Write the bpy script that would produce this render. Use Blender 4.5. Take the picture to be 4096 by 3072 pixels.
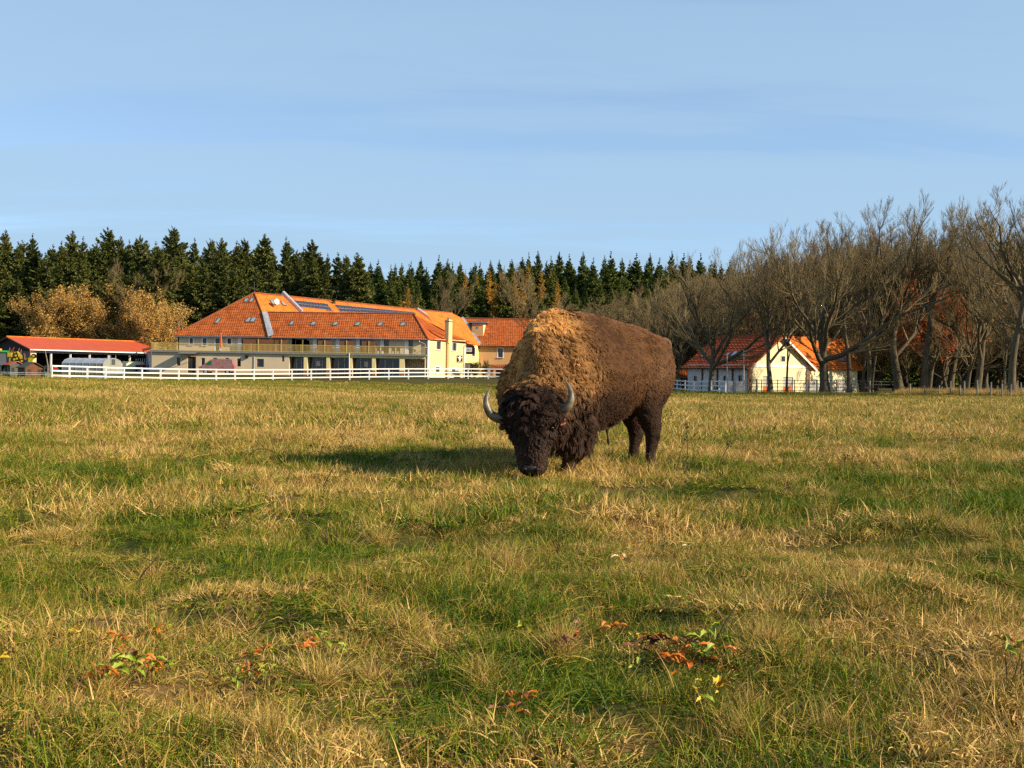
import bpy, bmesh, math, random
import numpy as np
from mathutils import Vector, Matrix

for _o in list(bpy.data.objects):
    bpy.data.objects.remove(_o, do_unlink=True)
scene = bpy.context.scene
COL = scene.collection
R = math.radians

# ------------------------------------------------------------------ camera
H = 1.08                      # camera height above the ground it stands on
F = 4600.0                    # focal length in photo pixels (photo is 4096 x 3072)
HORIZON = 1492.0              # photo row of the horizon in the middle of the picture
ROLL = R(0.95)
PITCH = math.atan((1536.0 - HORIZON) / F)
cam_data = bpy.data.cameras.new('camera')
cam = bpy.data.objects.new('camera', cam_data)
COL.objects.link(cam)
cam_data.sensor_width = 36.0
cam_data.lens = 36.0 * F / 4096.0
cam_data.clip_start = 0.05
cam_data.clip_end = 6000.0
CM = Matrix.Rotation(math.pi / 2 - PITCH, 4, 'X') @ Matrix.Rotation(ROLL, 4, 'Z')
CM.translation = Vector((0, 0, H))
cam.matrix_world = CM
scene.camera = cam
CR = np.array(CM.to_3x3())

# ------------------------------------------------------------------ sun, sky, exposure
SKY_OFF = 1.35
SUN_EL, SUN_A = R(27.0), R(18.0)          # elevation; angle in front of the picture plane, from the right
SUN = Vector((math.cos(SUN_EL) * math.cos(SUN_A), -math.cos(SUN_EL) * math.sin(SUN_A), math.sin(SUN_EL)))
sd = bpy.data.lights.new('sun', 'SUN')
sd.energy = 5.0
sd.angle = R(0.55)
sd.color = (1.0, 0.83, 0.60)
so = bpy.data.objects.new('sun', sd)
COL.objects.link(so)
so.rotation_euler = (-SUN).to_track_quat('-Z', 'Y').to_euler()
so.location = (60, -20, 60)

world = bpy.data.worlds.new('World')
scene.world = world
world.use_nodes = True
wn, wl = world.node_tree.nodes, world.node_tree.links
wn.clear()
w_out = wn.new('ShaderNodeOutputWorld')
w_bg = wn.new('ShaderNodeBackground')
w_bg.inputs['Strength'].default_value = 0.115
w_sky = wn.new('ShaderNodeTexSky')
w_sky.sky_type = 'NISHITA'
w_sky.sun_disc = False
w_sky.sun_elevation = SUN_EL
w_sky.sun_rotation = math.atan2(SUN.x, SUN.y)
w_sky.altitude = 450
w_sky.air_density = 0.8
w_sky.dust_density = 0.0
w_sky.ozone_density = 3.0
# thin high cloud veil: direction projected on a flat layer, stretched noise
w_tc = wn.new('ShaderNodeTexCoord')
w_sep = wn.new('ShaderNodeSeparateXYZ')
wl.new(w_tc.outputs['Generated'], w_sep.inputs[0])


def wmath(op, a, b=None, clamp=False):
    n = wn.new('ShaderNodeMath')
    n.operation = op
    n.use_clamp = clamp
    for i, v in enumerate((a, b)):
        if v is None:
            continue
        if isinstance(v, (int, float)):
            n.inputs[i].default_value = v
        else:
            wl.new(v, n.inputs[i])
    return n.outputs[0]


w_z = wmath('MAXIMUM', wmath('ADD', w_sep.outputs[2], 0.14), 0.05)
w_px = wmath('DIVIDE', w_sep.outputs[0], w_z)
w_py = wmath('DIVIDE', w_sep.outputs[1], w_z)
w_cmb = wn.new('ShaderNodeCombineXYZ')
wl.new(w_px, w_cmb.inputs[0])
wl.new(w_py, w_cmb.inputs[1])


def wnoise(scale, sx, sy, rz, detail, rough, dist, off):
    m = wn.new('ShaderNodeMapping')
    m.inputs['Scale'].default_value = (sx, sy, 1)
    m.inputs['Rotation'].default_value = (0, 0, rz)
    m.inputs['Location'].default_value = off
    wl.new(w_cmb.outputs[0], m.inputs[0])
    n = wn.new('ShaderNodeTexNoise')
    n.inputs['Scale'].default_value = scale
    n.inputs['Detail'].default_value = detail
    n.inputs['Roughness'].default_value = rough
    n.inputs['Distortion'].default_value = dist
    wl.new(m.outputs[0], n.inputs['Vector'])
    return n.outputs[0]


w_n1 = wnoise(1.0, 0.13, 0.50, R(-4), 5, 0.52, 0.45, (3.1, SKY_OFF, 0))
w_n2 = wnoise(2.6, 0.22, 1.0, R(-6), 6, 0.6, 0.6, (7.0, 2.0, 0))
w_mix = wmath('ADD', wmath('MULTIPLY', w_n1, 0.85), wmath('MULTIPLY', w_n2, 0.15))
# veil nearly everywhere, parted along thin slits where the blue shows
w_ramp = wn.new('ShaderNodeValToRGB')
we = w_ramp.color_ramp.elements
we[0].position, we[0].color = 0.36, (0.75, 0.75, 0.75, 1)
we[1].position, we[1].color = 0.66, (1, 1, 1, 1)
for _p, _v in ((0.455, 0.55), (0.485, 0.10), (0.505, 0.18), (0.54, 0.62)):
    we.new(_p).color = (_v, _v, _v, 1)
wl.new(w_mix, w_ramp.inputs[0])
w_col = wn.new('ShaderNodeMixRGB')
w_col.inputs[2].default_value = (2.3, 3.4, 4.5, 1)
# optical path through a thin layer: 1 - exp(-tau / sin(elevation))
w_tau = wmath('MULTIPLY_ADD', w_ramp.outputs[0], 0.50)
w_tau.node.inputs[2].default_value = 0.09
w_path = wmath('DIVIDE', w_tau, wmath('ADD', wmath('MAXIMUM', w_sep.outputs[2], 0.0), 0.04))
w_thick = wmath('SUBTRACT', 1.0, wmath('EXPONENT', wmath('MULTIPLY', w_path, -1.0)))
wl.new(w_thick, w_col.inputs[0])
wl.new(w_sky.outputs[0], w_col.inputs[1])
wl.new(w_col.outputs[0], w_bg.inputs['Color'])
wl.new(w_bg.outputs[0], w_out.inputs['Surface'])

vs = scene.view_settings
vs.view_transform = 'Standard'
vs.look = 'None'
vs.exposure = 0.68
vs.gamma = 1.0
vs.use_curve_mapping = False
scene.render.engine = 'CYCLES'
cy = scene.cycles
cy.use_denoising = False
cy.use_adaptive_sampling = False
cy.max_bounces = 5
cy.diffuse_bounces = 2
cy.glossy_bounces = 3
cy.transmission_bounces = 4
cy.transparent_max_bounces = 8
cy.sample_clamp_indirect = 4.0
cy.caustics_reflective = False
cy.caustics_refractive = False
scene.cycles_curves.shape = 'RIBBONS'

# ------------------------------------------------------------------ numeric helpers


def vdir(x, y):
    """direction of a photo pixel"""
    v = np.array([(x - 2048.0) / F, -(y - 1536.0) / F, -1.0])
    return CR @ v


def P(x, y, d):
    """world point seen at photo pixel (x, y) at distance d along the view (world Y)"""
    v = vdir(x, y)
    t = d / v[1]
    return Vector((v[0] * t, d, H + v[2] * t))


def on_plane(x, y, p0, n):
    v = Vector(vdir(x, y))
    o = Vector((0, 0, H))
    t = (Vector(p0) - o).dot(n) / v.dot(n)
    return o + v * t


def sstep(a, b, x):
    t = np.clip((np.asarray(x, float) - a) / (b - a), 0, 1)
    return t * t * (3 - 2 * t)


_rs = np.random.RandomState(5)
_PERM = _rs.permutation(512)
_VAL = _rs.rand(512)


def vnoise(x, y, z=0.0):
    x, y, z = np.broadcast_arrays(np.asarray(x, float), np.asarray(y, float), np.asarray(z, float))
    xi, yi, zi = np.floor(x).astype(int), np.floor(y).astype(int), np.floor(z).astype(int)
    xf, yf, zf = x - xi, y - yi, z - zi
    u, v, w = (f * f * (3 - 2 * f) for f in (xf, yf, zf))

    def h(a, b, c):
        return _VAL[_PERM[(_PERM[(_PERM[a & 511] + b) & 511] + c) & 511]]
    r = 0
    for i, wx in ((0, 1 - u), (1, u)):
        for j, wy in ((0, 1 - v), (1, v)):
            for k, wz in ((0, 1 - w), (1, w)):
                r = r + wx * wy * wz * h(xi + i, yi + j, zi + k)
    return r


def fbm(x, y, z=0.0, o=4):
    r, a, s, t = 0, 1.0, 1.0, 0
    for i in range(o):
        r = r + a * vnoise(np.asarray(x) * s + 17.3 * i, np.asarray(y) * s + 9.1 * i, np.asarray(z) * s + 4.7 * i)
        t += a
        a *= 0.5
        s *= 2.03
    return r / t


def ground_z(x, y):
    x = np.asarray(x, float)
    y = np.asarray(y, float)
    u = x / np.maximum(y, 6.0)
    zf = np.interp(u, [-0.62, -0.40, -0.20, -0.02, 0.185, 0.33, 0.45, 0.7],
                   [-0.20, -0.23, -0.55, -0.80, -0.67, -0.55, -0.30, -0.25])
    z = zf * sstep(20, 95, y)
    # the yard behind the white fence lies a little higher
    z = z + (0.28 - zf) * sstep(118, 152, y) * (1 - sstep(0.02, 0.12, u))
    z = z - 0.30 * sstep(122, 134, y) * sstep(0.12, 0.20, u) * (1 - sstep(0.33, 0.42, u))
    near = 1 - sstep(30, 60, y)
    bumps = (fbm(x * 0.55 + 3, y * 0.55, 0, 3) - 0.5) * 0.22 + (fbm(x * 2.1, y * 2.1 + 8, 3, 2) - 0.5) * 0.14
    bison = 1 - 0.9 * np.exp(-(((x - 0.7) / 1.3) ** 2 + ((y - 12.7) / 1.3) ** 2))
    return z + near * bumps * bison


def gz(x, y):
    return float(ground_z(x, y))


def GP(xpx, d):
    """ground point at distance d under photo column xpx"""
    x = (xpx - 2048.0) / F * d
    z = gz(x, d)
    # account for the small roll of the camera
    ypx = HORIZON + (H - z) * F / d
    p = P(xpx, ypx, d)
    return Vector((p.x, d, gz(p.x, d)))


# ------------------------------------------------------------------ materials
MATS = {}


def _bsdf(m):
    return m.node_tree.nodes['Principled BSDF']


def mat(name, color, rough=0.8, var=0.0, scale=4.0, var2=None, bump=0.0, bscale=30.0, metal=0.0, spec=0.3,
        detail=4.0, stretch=(1, 1, 1), trans=0.0, alpha=1.0, coat=0.0):
    """procedural material: base colour broken up by noise, optional relief"""
    if name in MATS:
        return MATS[name]
    m = bpy.data.materials.new(name)
    m.use_nodes = True
    nt = m.node_tree
    b = _bsdf(m)
    b.inputs['Roughness'].default_value = rough
    b.inputs['Metallic'].default_value = metal
    b.inputs['Specular IOR Level'].default_value = spec
    if trans:
        b.inputs['Transmission Weight'].default_value = trans
    if coat:
        b.inputs['Coat Weight'].default_value = coat
    b.inputs['Alpha'].default_value = alpha
    b.inputs['Base Color'].default_value = (*color, 1)
    if var or bump:
        tc = nt.nodes.new('ShaderNodeTexCoord')
        mp = nt.nodes.new('ShaderNodeMapping')
        mp.inputs['Scale'].default_value = stretch
        nt.links.new(tc.outputs['Object'], mp.inputs[0])
    if var:
        n = nt.nodes.new('ShaderNodeTexNoise')
        n.inputs['Scale'].default_value = scale
        n.inputs['Detail'].default_value = detail
        n.inputs['Roughness'].default_value = 0.6
        nt.links.new(mp.outputs[0], n.inputs['Vector'])
        rp = nt.nodes.new('ShaderNodeValToRGB')
        rp.color_ramp.elements[0].position = 0.30
        rp.color_ramp.elements[1].position = 0.70
        c2 = var2 if var2 else tuple(c * (1 - var) for c in color)
        c1 = color if var2 else tuple(min(1, c * (1 + var * 0.5)) for c in color)
        rp.color_ramp.elements[0].color = (*c2, 1)
        rp.color_ramp.elements[1].color = (*c1, 1)
        nt.links.new(n.outputs[0], rp.inputs[0])
        nt.links.new(rp.outputs[0], b.inputs['Base Color'])
    if bump:
        n2 = nt.nodes.new('ShaderNodeTexNoise')
        n2.inputs['Scale'].default_value = bscale
        n2.inputs['Detail'].default_value = 3
        nt.links.new(mp.outputs[0], n2.inputs['Vector'])
        bp = nt.nodes.new('ShaderNodeBump')
        bp.inputs['Strength'].default_value = bump
        bp.inputs['Distance'].default_value = 0.05
        nt.links.new(n2.outputs[0], bp.inputs['Height'])
        nt.links.new(bp.outputs[0], b.inputs['Normal'])
    MATS[name] = m
    return m


# ------------------------------------------------------------------ objects


def root_loc(o):
    v = Vector((0, 0, 0))
    while o is not None:
        v += o.location
        o = o.parent
    return v


def tag(o, label=None, cat=None, group=None, kind=None):
    if label:
        o['label'] = label
    if cat:
        o['category'] = cat
    if group:
        o['group'] = group
    if kind:
        o['kind'] = kind
    return o


def empty(name, loc, label=None, cat=None, group=None, kind=None):
    o = bpy.data.objects.new(name, None)
    o.location = loc
    o.empty_display_size = 0.2
    COL.objects.link(o)
    return tag(o, label, cat, group, kind)


def link(name, me, parent=None, loc=None):
    o = bpy.data.objects.new(name, me)
    COL.objects.link(o)
    if parent is not None:
        o.parent = parent
    if loc is not None:
        o.location = loc
    return o


def copy_tree(o, parent=None):
    c = o.copy()
    COL.objects.link(c)
    c.parent = parent
    for ch in list(o.children):
        copy_tree(ch, c)
    return c


class MB:
    """collects faces in world coordinates and links them as ONE mesh object"""

    def __init__(self):
        self.v, self.f = [], []

    def face(self, *pts):
        n = len(self.v)
        self.v += [tuple(p) for p in pts]
        self.f.append(tuple(range(n, n + len(pts))))
        return self

    def hexa(self, c):
        """eight corners: bottom four counter-clockwise, then top four"""
        n = len(self.v)
        self.v += [tuple(p) for p in c]
        for q in ((0, 3, 2, 1), (4, 5, 6, 7), (0, 1, 5, 4), (1, 2, 6, 5), (2, 3, 7, 6), (3, 0, 4, 7)):
            self.f.append(tuple(n + i for i in q))
        return self

    def box(self, c, s, ux=(1, 0, 0), uy=(0, 1, 0), uz=(0, 0, 1)):
        c, ux, uy, uz = Vector(c), Vector(ux), Vector(uy), Vector(uz)
        a, b, d = ux * s[0] / 2, uy * s[1] / 2, uz * s[2] / 2
        return self.hexa([c - a - b - d, c + a - b - d, c + a + b - d, c - a + b - d,
                          c - a - b + d, c + a - b + d, c + a + b + d, c - a + b + d])

    def bar(self, p, q, w, t, up=(0, 0, 1)):
        """a rectangular bar from p to q, w wide across, t along up"""
        p, q = Vector(p), Vector(q)
        ax = (q - p)
        L = ax.length
        ax.normalize()
        up = Vector(up)
        if abs(ax.dot(up)) > 0.98:
            up = Vector((0, 1, 0))
        sd_ = ax.cross(up).normalized()
        up2 = sd_.cross(ax).normalized()
        return self.box((p + q) / 2, (L, w, t), ax, sd_, up2)

    def tube(self, pts, radii, n=8, cap=True):
        pts = [Vector(p) for p in pts]
        if isinstance(radii, (int, float)):
            radii = [radii] * len(pts)
        base = len(self.v)
        prev = None
        for i, p in enumerate(pts):
            a = pts[max(0, i - 1)]
            b = pts[min(len(pts) - 1, i + 1)]
            ax = (b - a).normalized()
            if prev is None:
                ref = Vector((0, 0, 1)) if abs(ax.z) < 0.9 else Vector((1, 0, 0))
                s = ax.cross(ref).normalized()
            else:
                s = (prev - ax * prev.dot(ax)).normalized()
            prev = s
            t = ax.cross(s)
            for k in range(n):
                an = 2 * math.pi * k / n
                self.v.append(tuple(p + (s * math.cos(an) + t * math.sin(an)) * radii[i]))
        for i in range(len(pts) - 1):
            for k in range(n):
                a = base + i * n + k
                b = base + i * n + (k + 1) % n
                self.f.append((a, b, b + n, a + n))
        if cap:
            self.f.append(tuple(base + k for k in range(n))[::-1])
            self.f.append(tuple(base + (len(pts) - 1) * n + k for k in range(n)))
        return self

    def loft(self, rings, cap=True, closed=True):
        base = len(self.v)
        n = len(rings[0])
        for r in rings:
            self.v += [tuple(p) for p in r]
        for i in range(len(rings) - 1):
            for k in range(n if closed else n - 1):
                a = base + i * n + k
                b = base + i * n + (k + 1) % n
                self.f.append((a, b, b + n, a + n))
        if cap:
            self.f.append(tuple(base + k for k in range(n))[::-1])
            self.f.append(tuple(base + (len(rings) - 1) * n + k for k in range(n)))
        return self

    def ball(self, c, r, n=10, m=7, ax=None):
        c = Vector(c)
        r = (r, r, r) if isinstance(r, (int, float)) else r
        A = ax if ax else (Vector((1, 0, 0)), Vector((0, 1, 0)), Vector((0, 0, 1)))
        rings = []
        for j in range(1, m):
            th = math.pi * j / m
            rings.append([c + A[0] * (r[0] * math.sin(th) * math.cos(2 * math.pi * k / n)) +
                          A[1] * (r[1] * math.sin(th) * math.sin(2 * math.pi * k / n)) -
                          A[2] * (r[2] * math.cos(th)) for k in range(n)])
        self.loft(rings)
        return self

    def mesh(self, name, off=(0, 0, 0), smooth=False, mats=()):
        me = bpy.data.meshes.new(name)
        v = np.array(self.v, float) - np.array(off, float)
        me.from_pydata(v.tolist(), [], self.f)
        for m in mats:
            me.materials.append(m)
        if smooth:
            me.polygons.foreach_set('use_smooth', [True] * len(me.polygons))
        me.update()
        return me

    def build(self, name, material, parent=None, smooth=False, local=False, loc=None):
        """verts are world coordinates (local=True: already relative to the parent)"""
        if parent is not None:
            off = (0, 0, 0) if local else root_loc(parent)
            return link(name, self.mesh(name, off, smooth, (material,)), parent)
        off = Vector(loc) if loc is not None else Vector((0, 0, 0))
        return link(name, self.mesh(name, off, smooth, (material,)), None, off)


def np_mesh(name, verts, faces, mats=(), smooth=False, fmat=None):
    """fast mesh from numpy arrays; faces (n,3) or (n,4)"""
    me = bpy.data.meshes.new(name)
    k = faces.shape[1]
    me.vertices.add(len(verts))
    me.vertices.foreach_set('co', np.ascontiguousarray(verts, np.float32).ravel())
    me.loops.add(faces.size)
    me.loops.foreach_set('vertex_index', np.ascontiguousarray(faces, np.int32).ravel())
    me.polygons.add(len(faces))
    me.polygons.foreach_set('loop_start', np.arange(0, faces.size, k, dtype=np.int32))
    if smooth:
        me.polygons.foreach_set('use_smooth', np.ones(len(faces), bool))
    for m in mats:
        me.materials.append(m)
    if fmat is not None:
        me.polygons.foreach_set('material_index', np.ascontiguousarray(fmat, np.int32))
    me.update(calc_edges=True)
    return me

# ================================================================== ground


def dryness(x, y):
    """0 = lush green, 1 = straw dry; patches of the meadow"""
    x = np.asarray(x, float)
    y = np.asarray(y, float)
    base = np.interp(y, [0, 3.2, 4.0, 4.8, 6.5, 9, 13, 14.6, 17, 30, 60, 92, 100, 400],
                     [0.74, 0.74, 0.62, 0.48, 0.54, 0.52, 0.54, 0.70, 0.76, 0.72, 0.70, 0.66, 0.38, 0.30])
    sc = np.interp(y, [0, 15, 40, 100], [1.0, 0.8, 0.35, 0.12])
    n1 = fbm(x * 1.3 * sc + 40, y * 1.1 * sc + 11, 0, 3) - 0.5
    n2 = fbm(x * 4.6 * sc + 5, y * 3.9 * sc + 2, 1, 2) - 0.5
    amp = np.interp(y, [0, 14, 40, 120], [1.6, 1.4, 0.9, 0.5])
    d = base + amp * (n1 * 0.75 + n2 * 0.75)
    d = d - 0.16 * sstep(0.5, 4, x) * (1 - sstep(10, 15, y)) * sstep(4, 6, y)
    return np.clip(d, 0, 1)


def graded(a, b, s0, g):
    out, v, s = [a], a, s0
    while v < b:
        v += s
        s *= g
        out.append(v)
    return out


gy = [-400, -150, -60, -25, -12, -6, -3] + graded(-1.5, 30, 0.09, 1.018) + graded(32, 260, 2.2, 1.03) + [320, 420, 600, 900, 1500, 3000, 5000]
gxp = graded(0.0, 14, 0.10, 1.03) + graded(16, 160, 2.0, 1.06) + [220, 320, 500, 900, 1600, 3000]
gx = sorted(set([-v for v in gxp[1:]] + gxp))
gy = sorted(set(gy))
GX, GY = np.meshgrid(np.array(gx), np.array(gy))
GZ = ground_z(GX, GY)
gv = np.stack([GX.ravel(), GY.ravel(), GZ.ravel()], 1)
nx, ny = len(gx), len(gy)
ii = np.arange(ny - 1)[:, None] * nx + np.arange(nx - 1)[None, :]
gf = np.stack([ii, ii + 1, ii + nx + 1, ii + nx], 2).reshape(-1, 4)

m_ground = bpy.data.materials.new('meadow_soil')
m_ground.use_nodes = True
nt = m_ground.node_tree
b = _bsdf(m_ground)
b.inputs['Roughness'].default_value = 0.95
b.inputs['Specular IOR Level'].default_value = 0.1
at = nt.nodes.new('ShaderNodeAttribute')
at.attribute_name = 'dry'
tc = nt.nodes.new('ShaderNodeTexCoord')
n1 = nt.nodes.new('ShaderNodeTexNoise')
n1.inputs['Scale'].default_value = 3.0
n1.inputs['Detail'].default_value = 8
n1.inputs['Roughness'].default_value = 0.7
nt.links.new(tc.outputs['Object'], n1.inputs['Vector'])
ad = nt.nodes.new('ShaderNodeMath')
ad.operation = 'MULTIPLY_ADD'
nt.links.new(n1.outputs[0], ad.inputs[0])
ad.inputs[1].default_value = 1.1
sb = nt.nodes.new('ShaderNodeMath')
sb.operation = 'SUBTRACT'
nt.links.new(at.outputs['Fac'], sb.inputs[0])
sb.inputs[1].default_value = 0.55
nt.links.new(sb.outputs[0], ad.inputs[2])
rp = nt.nodes.new('ShaderNodeValToRGB')
e = rp.color_ramp.elements
e[0].position, e[0].color = 0.1, (0.040, 0.050, 0.008, 1)
e[1].position, e[1].color = 0.9, (0.17, 0.105, 0.036, 1)
em = rp.color_ramp.elements.new(0.5)
em.color = (0.085, 0.070, 0.018, 1)
nt.links.new(ad.outputs[0], rp.inputs[0])
nt.links.new(rp.outputs[0], b.inputs['Base Color'])
bp = nt.nodes.new('ShaderNodeBump')
bp.inputs['Strength'].default_value = 0.7
bp.inputs['Distance'].default_value = 0.12
n2 = nt.nodes.new('ShaderNodeTexNoise')
n2.inputs['Scale'].default_value = 6.0
n2.inputs['Detail'].default_value = 6
nt.links.new(tc.outputs['Object'], n2.inputs['Vector'])
nt.links.new(n2.outputs[0], bp.inputs['Height'])
nt.links.new(bp.outputs[0], b.inputs['Normal'])
gme = np_mesh('ground', gv, gf, (m_ground,), smooth=True)
ga = gme.attributes.new('dry', 'FLOAT', 'POINT')
ga.data.foreach_set('value', dryness(GX.ravel(), GY.ravel()).astype(np.float32))
ground = link('ground', gme)
tag(ground, 'autumn meadow ground running back to the yard and the wood', 'ground', kind='structure')

# ================================================================== building helpers
UP = Vector((0, 0, 1))


class Wall:
    """vertical wall from ground point a to b (left to right as seen from outside)"""

    def __init__(self, a, b, z0, z1):
        self.a = Vector((a[0], a[1], 0))
        self.b = Vector((b[0], b[1], 0))
        self.u = (self.b - self.a).normalized()
        self.L = (self.b - self.a).length
        self.z0, self.z1 = z0, z1
        self.n = self.u.cross(UP).normalized()      # outward
        self.holes = []

    def pt(self, u, z, out=0.0):
        p = self.a + self.u * u + self.n * out
        return Vector((p.x, p.y, z))

    def px(self, x, y):
        """photo pixel -> (u, z) on the wall"""
        p = on_plane(x, y, self.a, self.n)
        return (p - self.a).dot(self.u), p.z

    def rect(self, x0, y0, x1, y1):
        xm, ym = (x0 + x1) / 2, (y0 + y1) / 2
        u0, u1 = self.px(x0, ym)[0], self.px(x1, ym)[0]
        z1, z0 = self.px(xm, y0)[1], self.px(xm, y1)[1]
        return u0, z0, u1, z1

    def mesh(self, depth=0.25, top=None):
        """wall face with its openings cut and their reveals; top(u) gives an optional raised gable line"""
        mb = MB()
        us = sorted(set([0, self.L] + [h[0] for h in self.holes] + [h[2] for h in self.holes]))
        zs = sorted(set([self.z0, self.z1] + [h[1] for h in self.holes] + [h[3] for h in self.holes]))
        us = [u for u in us if 0 <= u <= self.L]
        zs = [z for z in zs if self.z0 <= z <= self.z1]
        for i in range(len(us) - 1):
            for j in range(len(zs) - 1):
                um, zm = (us[i] + us[i + 1]) / 2, (zs[j] + zs[j + 1]) / 2
                if any(h[0] < um < h[2] and h[1] < zm < h[3] for h in self.holes):
                    continue
                mb.face(self.pt(us[i], zs[j]), self.pt(us[i + 1], zs[j]), self.pt(us[i + 1], zs[j + 1]), self.pt(us[i], zs[j + 1]))
        for h in self.holes:
            u0, z0, u1, z1 = h[:4]
            z0 = max(z0, self.z0)
            dp = -(h[4] if len(h) > 4 else depth)
            mb.face(self.pt(u0, z0), self.pt(u0, z1), self.pt(u0, z1, dp), self.pt(u0, z0, dp))
            mb.face(self.pt(u1, z0), self.pt(u1, z0, dp), self.pt(u1, z1, dp), self.pt(u1, z1))
            mb.face(self.pt(u0, z1), self.pt(u1, z1), self.pt(u1, z1, dp), self.pt(u0, z1, dp))
            mb.face(self.pt(u0, z0), self.pt(u0, z0, dp), self.pt(u1, z0, dp), self.pt(u1, z0))
        return mb

    def window(self, parent, px=None, r=None, frame=None, glass=None, surround=None, depth=0.18, sill=True, bars=1, fw=0.06, name='window'):
        u0, z0, u1, z1 = r if r else self.rect(*px)
        self.holes.append((u0, z0, u1, z1, depth + 0.06))
        mb = MB()
        d = -depth
        for (a0, b0, a1, b1) in ((u0, z0, u0 + fw, z1), (u1 - fw, z0, u1, z1), (u0 + fw, z1 - fw, u1 - fw, z1), (u0 + fw, z0, u1 - fw, z0 + fw)):
            c = self.pt((a0 + a1) / 2, (b0 + b1) / 2, d)
            mb.box(c, (abs(a1 - a0), 0.06, abs(b1 - b0)), self.u, self.n, UP)
        for k in range(bars):
            uu = u0 + (u1 - u0) * (k + 1) / (bars + 1)
            mb.box(self.pt(uu, (z0 + z1) / 2, d), (fw * 0.8, 0.055, z1 - z0 - 2 * fw), self.u, self.n, UP)
        w = mb.build(name, frame or M['frame_grey'], parent)
        MB().face(self.pt(u0, z0, d - 0.02), self.pt(u1, z0, d - 0.02), self.pt(u1, z1, d - 0.02), self.pt(u0, z1, d - 0.02)).build('pane', glass or M['glass'], w)
        if surround:
            s = MB()
            t = 0.16
            for (a0, b0, a1, b1) in ((u0 - t, z0 - t * 0.4, u0, z1 + t), (u1, z0 - t * 0.4, u1 + t, z1 + t), (u0, z1, u1, z1 + t)):
                s.box(self.pt((a0 + a1) / 2, (b0 + b1) / 2, 0.012), (a1 - a0, 0.03, b1 - b0), self.u, self.n, UP)
            s.build('surround', surround, w)
        if sill:
            MB().box(self.pt((u0 + u1) / 2, z0 - 0.05, 0.06), (u1 - u0 + 0.32, 0.18, 0.07), self.u, self.n, UP).build('sill', M['white_paint'], w)
        return w


class Roof:
    """one roof slope: eave a-b (left, right), top d-c (left, right); built as overlapping tile courses"""

    def __init__(self, a, b, c, d):
        self.a, self.b, self.c, self.d = Vector(a), Vector(b), Vector(c), Vector(d)
        self.n = (self.b - self.a).cross(((self.c + self.d) / 2 - self.a)).normalized()
        if self.n.z < 0:
            self.n = -self.n

    def px(self, x, y, out=0.0):
        return on_plane(x, y, self.a, self.n) + self.n * out

    def at(self, s, t, out=0.0):
        lo = self.a.lerp(self.b, s)
        hi = self.d.lerp(self.c, s)
        return lo.lerp(hi, t) + self.n * out

    def build(self, name, material, parent, course=0.36, lip=0.055, cols=0, jitter=0.0, seed=0):
        rng = random.Random(seed)
        mb = MB()
        h = max((self.d - self.a).length, (self.c - self.b).length)
        hm = ((self.d + self.c) / 2 - (self.a + self.b) / 2).length
        rows = max(3, int(hm / course))
        for i in range(rows):
            t0, t1 = i / rows, min(1.0, (i + 1.06) / rows)
            w = (self.at(0, t0) - self.at(1, t0)).length
            nc = max(1, int(w / cols)) if cols else 1
            for k in range(nc):
                s0, s1 = k / nc, (k + 1) / nc
                j0 = lip + rng.uniform(-jitter, jitter)
                p0, p1 = self.at(s0, t0, j0), self.at(s1, t0, j0)
                p2, p3 = self.at(s1, t1, 0.004), self.at(s0, t1, 0.004)
                mb.face(p0, p1, p2, p3)
                mb.face(self.at(s0, t0, -0.02), self.at(s1, t0, -0.02), p1, p0)
        mb.face(self.at(0, 0, -0.05), self.at(0, 1, -0.05), self.at(1, 1, -0.05), self.at(1, 0, -0.05))
        o = mb.build(name, material, parent)
        o['kind'] = 'stuff'          # hundreds of tile courses joined
        return o

    def skylight(self, parent, q, glass=None, name='skylight'):
        """q: four photo pixels (bottom-left, bottom-right, top-right, top-left)"""
        pts = [self.px(*p) for p in q]
        f = MB()
        f.hexa([p + self.n * 0.03 for p in pts] + [p + self.n * 0.13 for p in pts])
        o = f.build(name, M['frame_dark'], parent)
        c = sum(pts, Vector()) / 4
        inn = [c + (p - c) * 0.80 + self.n * 0.137 for p in pts]
        MB().face(*inn).build('pane', glass or M['sky_glass'], o)
        return o


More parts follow.
